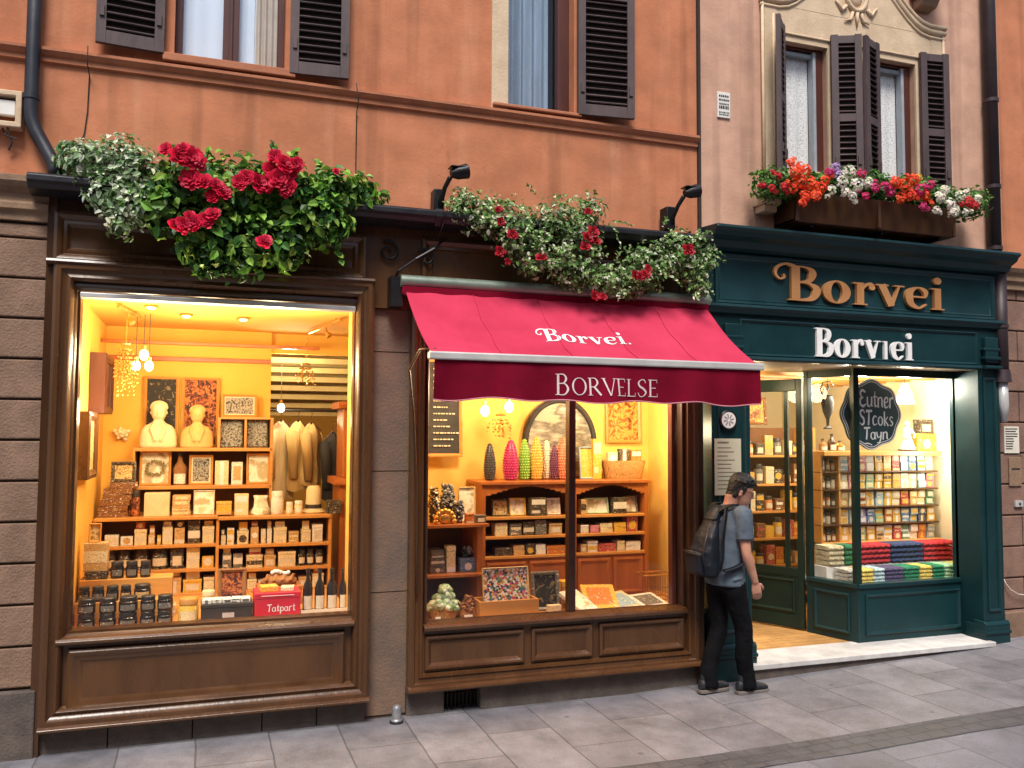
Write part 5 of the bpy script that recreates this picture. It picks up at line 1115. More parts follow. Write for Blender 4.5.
picture(R4(193.5, 214.5, 492, 516, 1.60, Z_C), 1.60, 'white', 'art_white', 'white square card with a small ink sketch on the counter', 8, .008)
carton(R4(216, 232, 503, 516, 1.5, Z_C), 1.5, .1, 'yellow', 'low yellow box on the counter right of the white card', 'box', None, True, 'tan')
carton(R4(234, 249, 492.5, 514, 1.55, Z_C - .012), 1.55, .06, 'cream', 'upright cream printed packet in the middle of the counter', 'packet', None, False, 'white', 'packet')
t = thing('cloth_cone', 'white crumpled cone of gathered cloth on the counter', 'cloth', (.62, 1.6, Z_C), None); r = R4(252, 270, 495, 514, 1.56, Z_C - .012); xm = (r[0] + r[1]) / 2; b = MB()
vs = []; h = r[3] - r[2]
for j, (rr_, hh) in enumerate(((.085, 0), (.09, .02), (.06, h * .4), (.05, h * .8), (.058, h), (.02, h * .95))): vs += [(xm + rr_ * (1 + .16 * math.sin(5 * a + j)) * math.cos(a), 1.62 + rr_ * (1 + .16 * math.sin(5 * a + j)) * math.sin(a), r[2] + hh) for a in [2 * PI * i / 24 for i in range(24)]]
b.add(vs, [(j * 24 + i, j * 24 + (i + 1) % 24, (j + 1) * 24 + (i + 1) % 24, (j + 1) * 24 + i) for j in range(5) for i in range(24)]); b.build('cloth', M_['art_white'], t, smooth=True)
jar(R4(271, 284.5, 491, 514, 1.54, Z_C - .012), 1.54, 'white', 'white', 'white barrel-shaped speckled jar on the counter', None)
jar(R4(286, 293.5, 502, 514, 1.54, Z_C - .012), 1.54, 'cream', 'white', 'small cream pot left of its twin on the counter', 'white')
jar(R4(294.5, 303.5, 501, 514, 1.54, Z_C - .012), 1.54, 'cream', 'white', 'small cream pot beside the bucket hat on the counter', 'white')
r = R4(304.5, 325, 486.5, 513.5, 1.56, Z_C - .012); xm = (r[0] + r[1]) / 2; h = r[3] - r[2]; t = thing('bucket_hat', 'pale bucket hat with dark band on the counter under the coats', 'hat', (xm, 1.66, r[2]), None)
b = MB(); b.lathe(xm, 1.66, r[2], [(.095, .0), (.105, .008), (.07, .04), (.062, h * .9), (.045, h), (.005, h)], 22); b.build('crown', M_['linen'], t, smooth='auto')
b = MB(); b.lathe(xm, 1.66, r[2] + .04, [(.0725, 0), (.0715, .035)], 22); b.build('band', M_['ink'], t, smooth='auto')
carton(R4(326, 341, 500, 513, 1.56, Z_C - .012), 1.5, .12, 'black', 'flat black folded pouch at the right end of the counter', 'pouch', None, False, None, 'pouch')
# rows of packets in the counter
def row(items, Y, zs, yb, where, dep=.12):
    n = len(items)
    for i, (x0, x1, y0, mk, kind) in enumerate(items):
        r = R4(x0, x1, y0, yb, Y, zs); lab = f'{mk} ' + {'c': 'box', 'p': 'packet', 'j': 'jar', 'f': 'framed card'}[kind] + f', {nth(i, n)} on the {where}'
        if kind == 'c': carton(r, Y, dep, mk, lab, 'box', None, True, 'cream_lbl')
        elif kind == 'p': carton(r, Y, dep * .7, mk, lab, 'packet', None, False, 'paper', 'packet')
        elif kind == 'j': jar(r, Y, mk, 'lidblk' if mk in ('black', 'dark') else mk, lab)
        elif kind == 'f': picture(r, Y + .03, mk, 'art_white', lab, 8, .008)
        if kind in 'cp' and (i * 5 + len(where)) % 3 != 0 and r[3] - r[2] < .15:
            m2 = ['cream', 'white', 'tan', 'yellow', 'dark', 'cream', 'red'][(i * 3 + len(where)) % 7]; q0 = (r[1] - r[0]) * .12; h2 = min(.05 + .012 * (i % 3), .185 - (r[3] - r[2]))
            if h2 > .02: carton((r[0] + q0, r[1] - q0, r[3] + .001, r[3] + h2), Y + .012, dep * .5, m2, f'small {m2} packet lying on {"box" if kind == "c" else "packet"} {nth(i, n)} on {where}', 'packet', None, False, 'cream_lbl', 'packet', rnd.uniform(-8, 8))
    for i in range(n - 1):   # low cards in the gaps between neighbours
        g0, g1 = items[i][1], items[i + 1][0]
        if g1 - g0 > 5: r = R4(g0 + .8, g1 - .8, yb - 9, yb, Y, zs); carton(r, Y + .02, .06, 'white', f'low white card box filling the gap on the {where}' if i else f'low white card box near the left end of the {where}', 'box', None, False, 'tan')
row([(104, 119, 533, 'white', 'p'), (134, 147, 528, 'cream', 'c'), (148, 155, 534, 'tan', 'p'), (157, 161, 535, 'yellow', 'p'), (162, 173, 526, 'cream', 'p'), (174, 185, 528, 'tan', 'p'), (187.5, 200.5, 521, 'dark', 'c'), (202, 214.5, 527, 'cream', 'c')], 1.48, Z_1, 544, "counter's top left shelf")
row([(221, 226, 530, 'cream', 'p'), (227, 234.5, 523, 'white', 'p'), (237, 249, 526, 'cream', 'c'), (250.5, 259, 523, 'tan', 'p'), (261, 266, 525, 'cream', 'p'), (267, 272, 525, 'white', 'p'), (273.5, 287, 524, 'cream', 'c'), (288.5, 299, 528.5, 'tan', 'c'), (301, 311, 527, 'cream', 'c'), (312, 323, 522, 'white', 'c')], 1.48, Z_1 - .02, 539.5, "counter's top right shelf")
row([(108, 115.5, 548, 'black', 'j'), (116.5, 131, 548.5, 'black', 'j'), (133, 149, 548, 'black', 'j'), (150, 169, 547.5, 'black', 'j'), (170, 184, 549, 'dark', 'c'), (186, 200, 548, 'cream', 'c'), (201.5, 214, 558, 'yellow', 'p')], 1.48, Z_2, 569, "counter's middle left shelf")
row([(222, 232, 549, 'grey', 'p'), (233, 243, 549, 'grey', 'p'), (246, 263, 551, 'cream', 'c'), (264, 276, 552, 'tan', 'c'), (278, 296, 549, 'cream', 'c'), (298, 306, 548, 'black', 'j'), (306.5, 314.5, 548, 'black', 'j'), (315, 324, 548, 'black', 'j')], 1.48, Z_2 - .02, 564, "counter's middle right shelf")
row([(150, 166, 581, 'cream', 'c'), (167, 181.5, 578, 'tan', 'c'), (182.5, 202, 581, 'yellow', 'c'), (203, 214.5, 579.5, 'cream', 'c')], 1.48, Z_P + .015, 594, "counter's bottom left shelf")
row([(247, 257, 578, 'cream', 'c'), (298, 311, 578, 'tan', 'c'), (312, 324, 575, 'cream', 'c')], 1.48, Z_P + .015, 588, "counter's bottom right shelf")
# stepped riser with dark jars, bottom left corner
st_ = thing('display_step', 'stepped riser under the dark jars in the left corner', 'display step', (-.55, .5, Z_P), None)
b = MB(); b.box(-.82, -.20, .43, .60, Z_P, .87); b.build('lower_step', M_['pine'], st_, bevel=.003); b = MB(); b.box(-.82, -.2, .60, .80, Z_P, 1.0); b.build('upper_step', M_['pine'], st_, bevel=.003)
JG = 'dark lidded jars stacked in the left window corner'
xsj = ((76, 95.5), (98, 116.5), (117.5, 138), (139.5, 156), (156.5, 173.5))
for lv, zz in ((0, Z_P), (1, Z_P + .107)):
    for i, (a, c) in enumerate(xsj):
        r = R4(a, c, 600, 601, .25); jar((r[0], r[1], zz, zz + .105), .25, 'dkglass', 'lidblk', f'dark glass jar, {nth(i, 5)} in the {["bottom", "second"][lv]} layer of the corner pyramid', 'grey', JG)
for i, (a, c) in enumerate(((77, 89.5), (90.5, 104), (105, 118.5), (119.5, 131), (132.5, 151))):
    r = R4(a, c, 600, 601, .45); jar((r[0], r[1], .871, .975), .45, 'dkglass', 'lidblk', f'dark glass jar, {nth(i, 5)} in the third layer of the corner pyramid', 'grey' if i < 3 else 'tan', JG)
for i, (a, c) in enumerate(((108.5, 123), (124, 137), (138.5, 150))):
    r = R4(a, c, 600, 601, .62); jar((r[0], r[1], 1.001, 1.12), .62, 'dkglass', 'lidblk', f'dark glass jar, {nth(i, 3)} in the top layer of the corner pyramid', 'grey', JG)
r = R4(83.5, 107.5, 575, 576, .62); zz = 1.001
for k in range(2): carton((r[0], r[1], zz, zz + .028), .62, .14, 'dark', ['lower', 'upper'][k] + ' flat dark book under the tan box by the left wall', 'book', None, False, None, 'book'); zz += .029
carton((r[0] - .01, r[1], zz, zz + .2), .63, .12, 'tan', 'upright tan box with printed lines by the left wall', 'box', None, False, 'cream')
picture(R4(88.5, 101, 530, 549, .68, zz + .2), .68, 'pine', 'art_sepia', 'small sepia framed card standing on the tan box by the left wall', 8, .012)
jar(R4(177, 199, 601, 626, .27, Z_P), .27, 'yellow', 'pine', 'squat yellow jar with wooden lid beside the dark jars', 'cream')
jar(R4(201, 216, 590, 612, .62, Z_P), .62, 'cream', 'linen', 'cream pot with cloth lid behind the long black box', 'white')
carton(R4(160, 176, 600, 611, .62, Z_P), .62, .1, 'cream', 'low cream box behind the squat yellow jar', 'box')
r = R4(200, 253, 608, 626, .28, Z_P); t = carton(r, .28, .22, 'slate', 'long black box with a small silver plate at the window front', 'box', None, True, None)
b = MB(); b.rect((r[0] + r[1]) / 2 - .03, (r[0] + r[1]) / 2 + .05, r[2] + .03, r[2] + .065, .278); b.build('plate', M_['silver'], t, recalc=False)
for k in range(5):
    xx = r[0] + .05 + k * (r[1] - r[0] - .1) / 4; rr = (xx - .035, xx + .035, r[3] + .001, r[3] + .03); carton(rr, .30 + .01 * (k % 2), .1, 'white', f'small silver-white packet, {nth(k, 5)} on the long black box', 'packet', None, False, 'grey', 'packet', (k * 7) % 20 - 10)
picture(R4(217.5, 246.5, 566, 609, .64, Z_P), .64, 'terracotta', 'art_red', 'large brown framed print standing behind the long black box', 6, .03)
r = R4(254, 301, 596, 622.5, .26, Z_P); t = carton(r, .26, .26, 'redbox', 'crimson gift box with white writing at the window front', 'box', None, True, None)
text(t, ['B', 'a', 't', 'p', 'a', 'r', 't'] if False else ['T_', 'a_', 't_', 'p_', 'a_', 'r_', 't_'], Vector((r[0] + .09, .2585, r[2] + .055)), .075, .2, M_['letter_w'], .001, rim=False, wmul=1.3)
b = MB(); b.tube([(r[0] + .05, .255, r[3] - .02), (r[1] - .05, .255, r[3] - .02)], .004, 5); b.build('trim_line', mat('pale_pink_trim', (.7, .4, .42), None, 9, .6), t)
carton((r[0] + .04, r[0] + .17, r[3] + .001, r[3] + .04), .30, .12, 'yellow', 'yellow soap bar on the crimson gift box', 'soap', None, False, None, 'soap_bar', 6)
carton((r[0] + .19, r[0] + .29, r[3] + .001, r[3] + .03), .30, .1, 'cream', 'cream folded card on the crimson gift box', 'card', None, False, None, 'folded_card', -8)
t = thing('bread_loaf', 'brown crusty loaf on the display behind the crimson gift box', 'loaf', (.72, .85, Z_P), None); lr = R4(260, 298, 569, 592, .85)
b = MB(); xm = (lr[0] + lr[1]) / 2; b.box(xm - .17, xm + .17, .78, 1.0, Z_P, .86); b.build('board', M_['cherry'], t, bevel=.005)
b = MB(); b.ball((xm, .88, .885), .085, 14, 8, 1.7, .9, .6)
for k in range(4): b.tube([(xm - .11 + k * .065, .80, .90), (xm - .09 + k * .065, .86, .94), (xm - .07 + k * .065, .93, .925)], .012, 6)
fused('crust', b, M_['terracotta'], t, .01, 2)
t = thing('meringue', 'white swirled meringue on top of the brown loaf', 'meringue', (xm + .02, .88, .94), None); b = MB()
for k in range(7): b.ball((xm - .05 + .02 * k, .87 + .01 * math.sin(k * 2), .955 + .01 * math.sin(k)), .018, 8, 6)
b.build('swirl', M_['white'], t, smooth=True)
for i, (a, c) in enumerate(((303, 313.5), (315, 325.5), (327, 338), (339.5, 347))):
    r = R4(a, c, 569, 616, .32); bottle((r[0], r[1], Z_P + .03, r[3]), .32, 'dkglass', f'dark wine-like bottle with cream label, {nth(i, 4)} of four beside the crimson box', 'dark bottles by the crimson box')
t = thing('bottle_tray', 'low tan tray under the four dark bottles', 'tray', (.85, .4, Z_P), None); r = R4(301.5, 349, 612, 616, .28)
b = MB(); b.box(r[0], r[1], .28, .46, Z_P, Z_P + .029); b.build('base', M_['pine'], t, bevel=.003); b = MB(); b.box(r[0] - .006, r[1] + .006, .272, .279, Z_P, Z_P + .05); b.build('lip', M_['cream_lbl'], t, bevel=.002)
# coats on a rail in the deep room
cr = thing('clothes_rail', 'dark metal clothes rail under the beams of the left shop', 'clothes rail', (.95, 2.5, .12), None)
b = MB(); b.tube([(.5, 2.5, 2.28), (1.45, 2.5, 2.28)], .012, 8); b.build('bar', M_['black'], cr); b = MB(); b.tube([(.52, 2.5, .12), (.52, 2.5, 2.28)], .012, 8); b.tube([(1.43, 2.5, .12), (1.43, 2.5, 2.28)], .012, 8); b.build('post', M_['black'], cr)
def garment(xc, wd, z0, z1, m, label, seed, yaw=0):
    t = thing('hanging_coat', label, 'coat', (xc, 2.5, z0), None); b = MB(); vs = []; n = 40; rr = random.Random(seed)
    prof = [(.10, z1), (.42, z1 - .03), (.98, z1 - .10), (1.0, z1 - .2), (.86, z1 - .34), (.9, z1 - .5), (.98, z0 + .15), (1.02, z0)]
    ph = rr.uniform(0, 6)
    for k, (f, z) in enumerate(prof):
        for i in range(n):
            a = 2 * PI * i / n; pl_ = 1 + .12 * min(1, k / 4) * math.sin(7 * a + ph) + .05 * math.sin(13 * a)
            vs.append((xc + wd / 2 * f * math.cos(a) * (1 + .03 * math.sin(5 * a)), 2.5 + .07 * (f + .2) * pl_ * math.sin(a), z + .01 * math.sin(3 * a)))
    b.add(vs, [(k * n + i, k * n + (i + 1) % n, (k + 1) * n + (i + 1) % n, (k + 1) * n + i) for k in range(len(prof) - 1) for i in range(n)])
    b.xf(rotm((xc, 2.5, 0), 'Z', yaw)); b.build('cloth', m, t, smooth=True)
    for s in (-1, 1):
        b = MB(); b.tube([(xc + s * wd * .44, 2.5, z1 - .1), (xc + s * wd * .53, 2.46, z1 - .3), (xc + s * wd * .50, 2.45, z1 - .55)], [.055, .05, .04], 10); b.xf(rotm((xc, 2.5, 0), 'Z', yaw)); b.build('sleeve', m, t, smooth=True)
    b = MB(); b.tube([(xc - wd * .4, 2.5, z1 - .07), (xc, 2.5, z1 + .02), (xc + wd * .4, 2.5, z1 - .07)], .012, 6); b.tube([(xc, 2.5, z1 + .02), (xc, 2.5, z1 + .07), (xc + .02, 2.5, z1 + .1), (xc, 2.5, z1 + .115)], .004, 5); b.build('hanger', M_['brown'], t)
CM = {k: mat('coat_' + k, c, tuple(q * .7 for q in c), 5, .85, 0, .2, 50, 4, (4, 4, .4)) for k, c in (('cream', (.80, .70, .46)), ('yellow', (.78, .60, .26)), ('tan', (.62, .42, .17)), ('black', (.025, .022, .022)))}
garment(.70, .30, 1.42, 2.17, CM['cream'], 'long cream coat, leftmost on the clothes rail', 1, 35)
garment(.86, .26, 1.5, 2.17, CM['yellow'], 'pale yellow coat, middle of the clothes rail', 2, 50)
garment(.985, .25, 1.55, 2.15, CM['tan'], 'light tan jacket, right of the pale yellow coat on the clothes rail', 3, 55)
garment(1.20, .20, 1.40, 2.06, CM['black'], 'black coat, rightmost on the clothes rail', 4, 30)
ca = thing('tall_cabinet', 'orange wood cabinet behind the right edge of the left window', 'cabinet', (1.3, 1.5, .12), None)
b = MB(); b.box(1.14, 1.48, 1.55, 2.0, .12, 1.60); b.build('lower_case', M_['cherry'], ca, bevel=.006); b = MB(); b.box(1.17, 1.48, 1.6, 2.0, 1.66, 2.28); b.build('upper_case', M_['cherry'], ca, bevel=.006)
b = MB(); b.prof_x(1.09, 1.49, [(1.5, 1.60), (1.5, 1.62), (1.53, 1.66), (2.0, 1.66), (2.0, 1.60)]); b.prof_x(1.12, 1.49, [(1.55, 2.28), (1.53, 2.31), (1.53, 2.34), (2.0, 2.34), (2.0, 2.28)]); b.build('moulding', M_['cherry'], ca)
b = MB(); b.rings(1.2, 1.45, 1.7, 2.24, [(0, 1.6), (0, 1.59), (.03, 1.585), (.04, 1.595)], True); b.rings(1.18, 1.45, .6, 1.5, [(0, 1.55), (0, 1.54), (.03, 1.535), (.04, 1.545)], True); b.build('door', M_['cherry'], ca)
# ================================================================== MIDDLE SHOP CONTENT
ZP2 = .615; HY = .75
hu = thing('hutch_shelf', 'orange cherry wood double hutch with arched top in the middle window', 'shelf unit', (3.0, .95, ZP2), None)
HX0, HX1, HXM = 2.215, 3.79, 3.06; HZT = 1.655; HZ = (1.352, 1.188, 1.02)
b = MB(); b.box(HX0 - .02, HX1 + .02, HY - .02, 1.16, HZT - .03, HZT); b.build('top_board', M_['cherry'], hu, bevel=.005)
for x0, x1 in ((HX0 + .03, HXM - .02), (HXM + .02, HX1 - .03)):
    for z in HZ: b = MB(); b.box(x0, x1, HY + .005, 1.13, z - .024, z); b.build('shelf_board', M_['pine'], hu, bevel=.003)
b = MB()
for x0, x1 in ((HX0, HX0 + .035), (HXM - .025, HXM + .025), (HX1 - .035, HX1)): b.box(x0, x1, HY, 1.15, ZP2, HZT - .03)
b.build('upright', M_['cherry'], hu, bevel=.004)
b = MB()
for x0, x1 in ((HX0 + .035, HXM - .025), (HXM + .025, HX1 - .035)):
    n = 16; top_, lo, hi = HZT - .03, HZT - .12, HZT - .045
    pts = [(x0, top_), (x0, lo)] + [(x0 + (x1 - x0) * i / n, lo + (hi - lo) * math.sin(PI * i / n)) for i in range(1, n)] + [(x1, lo), (x1, top_)]
    for i in range(1, len(pts) - 2):
        a, c = pts[i], pts[i + 1]; b.box(a[0], c[0], HY + .004, HY + .026, min(a[1], c[1]), top_)
b.build('arch_header', M_['cherry'], hu)
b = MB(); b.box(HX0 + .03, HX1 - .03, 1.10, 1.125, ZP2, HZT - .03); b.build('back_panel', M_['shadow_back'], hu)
b = MB(); b.box(HX0 + .03, HX1 - .03, HY + .02, HY + .05, ZP2, HZ[2] - .024)
for x0, x1 in ((HX0 + .05, 2.62), (2.65, HXM - .04), (HXM + .04, 3.42), (3.45, HX1 - .05)): b.rings(x0, x1, ZP2 + .03, HZ[2] - .05, [(0, HY + .02), (0, HY + .006), (.02, HY + .002), (.04, HY + .012)], True)
b.build('base_door', M_['cherry'], hu)
# vases
def dotted_vase(x0, x1, y0, y1, mA, mB, label, Y=.92):
    X0, X1, Z0, Z1 = R4(x0, x1, y0, y1, Y, HZT + .001); xm = (X0 + X1) / 2; rad = (X1 - X0) / 2; h = Z1 - Z0; t = thing('dotted_vase', label, 'vase', (xm, Y, Z0), 'tall dotted cone vases')
    pr = [(.62, 0), (.8, .06), (.98, .28), (.95, .5), (.72, .75), (.42, .92), (.2, 1.0), (.1, 1.0)]
    b = MB(); b.lathe(xm, Y, Z0, [(rad * .93 * r_, h * q) for r_, q in pr], 20); b.build('body', mA, t, smooth=True)
    b = MB(); rows_ = 15
    def rad_at(q):
        for (ra, qa), (rb_, qb) in zip(pr[:-1], pr[1:]):
            if qa <= q <= qb: return rad * .93 * (ra + (rb_ - ra) * (q - qa) / max(qb - qa, 1e-6))
        return rad * .1
    for k in range(rows_):
        q = .05 + .9 * k / (rows_ - 1); r_ = rad_at(q); n = max(int(2 * PI * r_ / .021), 4)
        for i in range(n):
            a = 2 * PI * (i + .5 * (k % 2)) / n; b.ball((xm + r_ * math.cos(a), Y + r_ * math.sin(a), Z0 + h * q), .0085, 5, 4)
    b.build('studs', mB, t, smooth=True, recalc=False)
def vm(n, c, c2): return mat(n, c, c2, 30, .4)
dotted_vase(484, 495.5, 441, 478, vm('v_black', (.03, .028, .03), (.05, .045, .045)), vm('v_blackd', (.07, .06, .065), (.03, .03, .03)), 'black studded cone vase, leftmost of the row on the hutch')
dotted_vase(503, 518.5, 438, 478, vm('v_mag', (.45, .02, .12), (.3, .015, .08)), vm('v_magd', (.62, .05, .2), (.45, .02, .12)), 'magenta studded cone vase on the hutch')
dotted_vase(518.8, 530, 437, 478, vm('v_grn', (.22, .42, .05), (.12, .3, .04)), vm('v_grnd', (.4, .6, .1), (.25, .45, .05)), 'lime green studded cone vase on the hutch')
dotted_vase(530.2, 542.5, 435, 478, vm('v_yel', (.75, .42, .06), (.6, .3, .04)), vm('v_yeld', (.85, .6, .15), (.7, .38, .06)), 'golden yellow studded cone vase on the hutch')
dotted_vase(541.5, 551.5, 439, 478, vm('v_wht', (.75, .68, .5), (.65, .58, .42)), vm('v_whtd', (.85, .8, .68), (.7, .64, .5)), 'white studded cone vase on the hutch', .97)
dotted_vase(550, 558.5, 443, 478, vm('v_pur', (.12, .03, .08), (.08, .02, .05)), vm('v_purd', (.25, .06, .14), (.12, .03, .08)), 'dark purple studded cone vase on the hutch')
dotted_vase(556, 571, 436, 478, vm('v_org', (.68, .2, .08), (.5, .12, .06)), vm('v_orgd', (.8, .36, .2), (.66, .2, .1)), 'orange pink studded cone vase, rightmost of the row on the hutch')
# arched mirror on the wall behind
t = thing('arched_mirror', 'large arched picture with black beaded frame on the wall above the hutch', 'framed picture', (3.08, 1.14, 1.66), None)
xc, zc, rx, rz = 3.09, 1.98, .37, .42; A = [PI * i / 30 for i in range(31)]
b = MB(); b.poly_y([(xc + rx * math.cos(a), zc + rz * math.sin(a)) for a in A] + [(xc - rx, HZT + .005), (xc + rx, HZT + .005)], 1.14, 1.165); b.build('back_board', M_['brown_d'], t)
b = MB()
for k, a in enumerate([PI * i / 44 for i in range(45)]): b.ball((xc + (rx - .03) * math.cos(a), 1.135, zc + (rz - .03) * math.sin(a)), .022, 6, 5)
for s in (-1, 1):
    for k in range(7): b.ball((xc + s * (rx - .03), 1.135, zc - .042 * k), .022, 6, 5)
b.tube([(xc + (rx - .03) * math.cos(a), 1.138, zc + (rz - .03) * math.sin(a)) for a in A], .026, 8); b.build('beaded_frame', M_['slate'], t, smooth=True)
b = MB(); b.add([(xc + (rx - .055) * math.cos(a), 1.137, zc + (rz - .055) * math.sin(a)) for a in A] + [(xc - rx + .055, 1.137, HZT + .01), (xc + rx - .055, 1.137, HZT + .01)], [tuple(range(33))]); b.build('picture', mat_ramp('grey_landscape', [lc('b8b09c'), lc('8c8472'), lc('5c5444'), lc('a89c80')], 4, 'noise', .5, False, (1, 1, 3)), t, recalc=False)
picture(R4(606, 641, 398, 443, 1.14), 1.14, 'pine', 'art_gold', 'golden painting in a wood frame on the yellow wall right of the arched picture', 2, .03)
chb = picture(R4(424, 463, 358, 457, 1.05), 1.05, 'pine', 'slate', 'black chalkboard menu in wood frame hanging at the left of the middle window', 3, .03)
cbx = R4(424, 463, 358, 457, 1.05); b = MB(); rc = random.Random(9)
for k in range(13):
    z = cbx[3] - .10 - k * .056; x = cbx[0] + .085; e_ = x + rc.uniform(.12, .21)
    while x < e_: wd_ = rc.uniform(.01, .035); b.rect(x, x + wd_, z, z + .011, 1.031 - (z - cbx[2]) * -.034 * 0 + 0); x += wd_ + .008
b.xf(rotm((0, 1.05, cbx[2]), 'X', -3)); b.build('chalk_writing', M_['cream_lbl'], chb, recalc=False)
picture(R4(580, 595, 447, 479, .95, HZT + .001), .95, 'sky', 'yellow', 'blue and yellow picture book standing on the hutch right of the bar', 6, .014)
carton(R4(593, 602, 439, 479, .93, HZT + .001), .93, .06, 'yellow', 'tall narrow yellow box on the hutch right of the window bar', 'box', None, False, 'cream')
r = R4(607, 648, 462, 479, .86, HZT + .001); xm = (r[0] + r[1]) / 2; t = thing('wicker_basket', 'wicker basket of packets on the right end of the hutch', 'basket', (xm, .95, HZT), None)
b = MB(); w2 = (r[1] - r[0]) / 2; h = r[3] - r[2]
b.loft([((xm, .95, r[2]), w2 * .85, .09, (1, 0, 0), (0, 1, 0)), ((xm, .95, r[2] + h), w2, .12, (1, 0, 0), (0, 1, 0)), ((xm, .95, r[2] + h + .012), w2 * .99, .118, (1, 0, 0), (0, 1, 0)), ((xm, .95, r[2] + h - .01), w2 * .9, .105, (1, 0, 0), (0, 1, 0))], 24, 3); b.build('bowl', M_['wicker'], t, smooth='auto')
for i, (x0, x1, y0, mk) in enumerate(((608, 618, 452, 'cream'), (619, 630, 449, 'dark'), (631, 642, 450, 'orange'))):
    rr = R4(x0, x1, y0, 466, .92); carton(rr, .92, .05, mk, f'{mk} packet standing in the wicker basket on the hutch', 'packet', None, False, 'paper', 'packet')
# hutch shelves
def hrow(items, zs, yb, where):
    n = len(items)
    for i, (x0, x1, y0, mk, kind) in enumerate(items):
        r = R4(x0, x1, y0, yb, HY + .03, zs + .001); nm = {'c': 'box', 'p': 'packet', 'j': 'jar', 'f': 'framed print', 's': 'packet'}[kind]
        lab = f'{mk} {nm}, {nth(i, n)} on the {where}'
        if kind == 'f': picture(r, HY + .08, mk, 'art_white' if mk != 'dark' else 'art_sepia', lab, 10, .012)
        elif kind == 'p': carton(r, HY + .03, .08, mk, lab, 'packet', None, False, 'paper', 'packet')
        elif kind == 's':
            h = (r[3] - r[2]) / 2
            for q in range(2): carton((r[0], r[1], r[2] + q * h + q * .001, r[2] + (q + 1) * h), HY + .03, .12, mk, f'{["lower", "upper"][q]} {mk} packet, {nth(i, n)} pair on the {where}', 'packet', None, False, None, 'packet', rnd.uniform(-4, 4))
        elif kind == 'j': jar(r, HY + .03, mk, 'lidblk', lab)
        else: carton(r, HY + .03, .12, mk, lab, 'box', None, True, 'cream_lbl')
hrow([(494, 511, 497, 'dark', 'f'), (511.5, 528, 496, 'yellow', 'f'), (530, 547, 496, 'dark', 'p'), (549, 562.5, 497, 'white', 'f')], HZ[0], 514, 'arched top shelf of the hutch')
hrow([(581, 586.5, 497, 'tan', 'p'), (587, 611, 496, 'mint', 'f'), (613, 627, 496, 'dark', 'p'), (628, 640, 495, 'grey', 'f')], HZ[0], 512, 'right top shelf of the hutch')
hrow([(495, 508, 521, 'cream', 's'), (509.5, 522, 522, 'grey', 'c'), (523, 534.5, 520.5, 'dark', 'c'), (535, 547, 519.5, 'grey', 's'), (549, 562.5, 523, 'tan', 'c')], HZ[1], 534, 'second left shelf of the hutch')
hrow([(580.5, 589, 524, 'white', 'c'), (590, 599.5, 524.5, 'pink', 's'), (600, 613, 523, 'cream', 's'), (614, 626.5, 522.5, 'yellow', 's'), (627, 638, 516.5, 'red', 'c')], HZ[1], 532, 'second right shelf of the hutch')
hrow([(495, 512.5, 545, 'dark', 's'), (513, 525, 543, 'tan', 's'), (525.5, 535, 542, 'dark', 'c'), (535.5, 546, 543, 'white', 's'), (547, 567, 545, 'orange', 's')], HZ[2], 553, 'lowest left shelf of the hutch')
hrow([(580.5, 587, 542, 'tan', 'c'), (587.5, 598, 539, 'white', 'c'), (598.5, 616.5, 542, 'red', 's'), (617, 625, 540, 'cream', 'c'), (626, 641, 541, 'white', 's')], HZ[2], 550, 'lowest right shelf of the hutch')
# left side shelf
sd_ = thing('side_shelf', 'orange wood side shelf at the left of the middle window', 'shelf unit', (1.85, .7, ZP2), None); SZ = (1.332, .938)
for k, z in enumerate(SZ): b = MB(); b.box(1.49, 2.19 - .04 * k, .46, .98, z - .026, z); b.build('shelf_board', M_['cherry'], sd_, bevel=.004)
b = MB(); b.box(2.10, 2.15, .5, .96, ZP2, SZ[0] - .026); b.box(1.485, 1.52, .5, .96, ZP2, SZ[0] - .026); b.build('upright', M_['cherry'], sd_, bevel=.004)
b = MB(); b.box(1.52, 2.10, .93, .955, ZP2, SZ[0] - .03); b.build('back_panel', M_['shadow_back'], sd_)
def bead_bag(x0, x1, y0, y1, Y, zs, m, label, seed):
    X0, X1, Z0, Z1 = R4(x0, x1, y0, y1, Y, zs); rr = random.Random(seed); xm = (X0 + X1) / 2; t = thing('bead_bundle', label, 'beads', (xm, Y, Z0), None); b = MB()
    for k in range(int(130 * (X1 - X0) * (Z1 - Z0) / .03) + 24):
        a = rr.uniform(0, 2 * PI); q = rr.random(); f = (1 - abs(q - .45) * .7); b.ball((xm + (X1 - X0) / 2 * f * math.cos(a) * rr.uniform(.7, 1), Y + .06 + .05 * f * math.sin(a), Z0 + .012 + (Z1 - Z0) * q * .97), rr.uniform(.009, .017), 6, 4)
    b.build('beads', m, t, smooth=True, recalc=False); b = MB(); b.loft([((xm, Y + .06, Z0), (X1 - X0) * .34, .035, (1, 0, 0), (0, 1, 0)), ((xm, Y + .06, Z0 + (Z1 - Z0) * .5), (X1 - X0) * .42, .045, (1, 0, 0), (0, 1, 0)), ((xm, Y + .06, Z1), (X1 - X0) * .2, .02, (1, 0, 0), (0, 1, 0))], 12); b.build('core', M_['slate'], t)
MBD = mat_ramp('mixed_beads', [lc('2a2620'), lc('c8bca0'), lc('4a4036'), lc('8a6a40'), lc('1c1a18'), lc('e0d8c4')], 60, 'voronoi', .3)
MGD = mat_ramp('grey_beads', [lc('2a2c30'), lc('8a8c90'), lc('4a4e58'), lc('b8b4ac')], 60, 'voronoi', .3)
bead_bag(430, 441, 485, 520, .62, SZ[0], MBD, 'bundle of brown and cream beads, left on the top side shelf', 1)
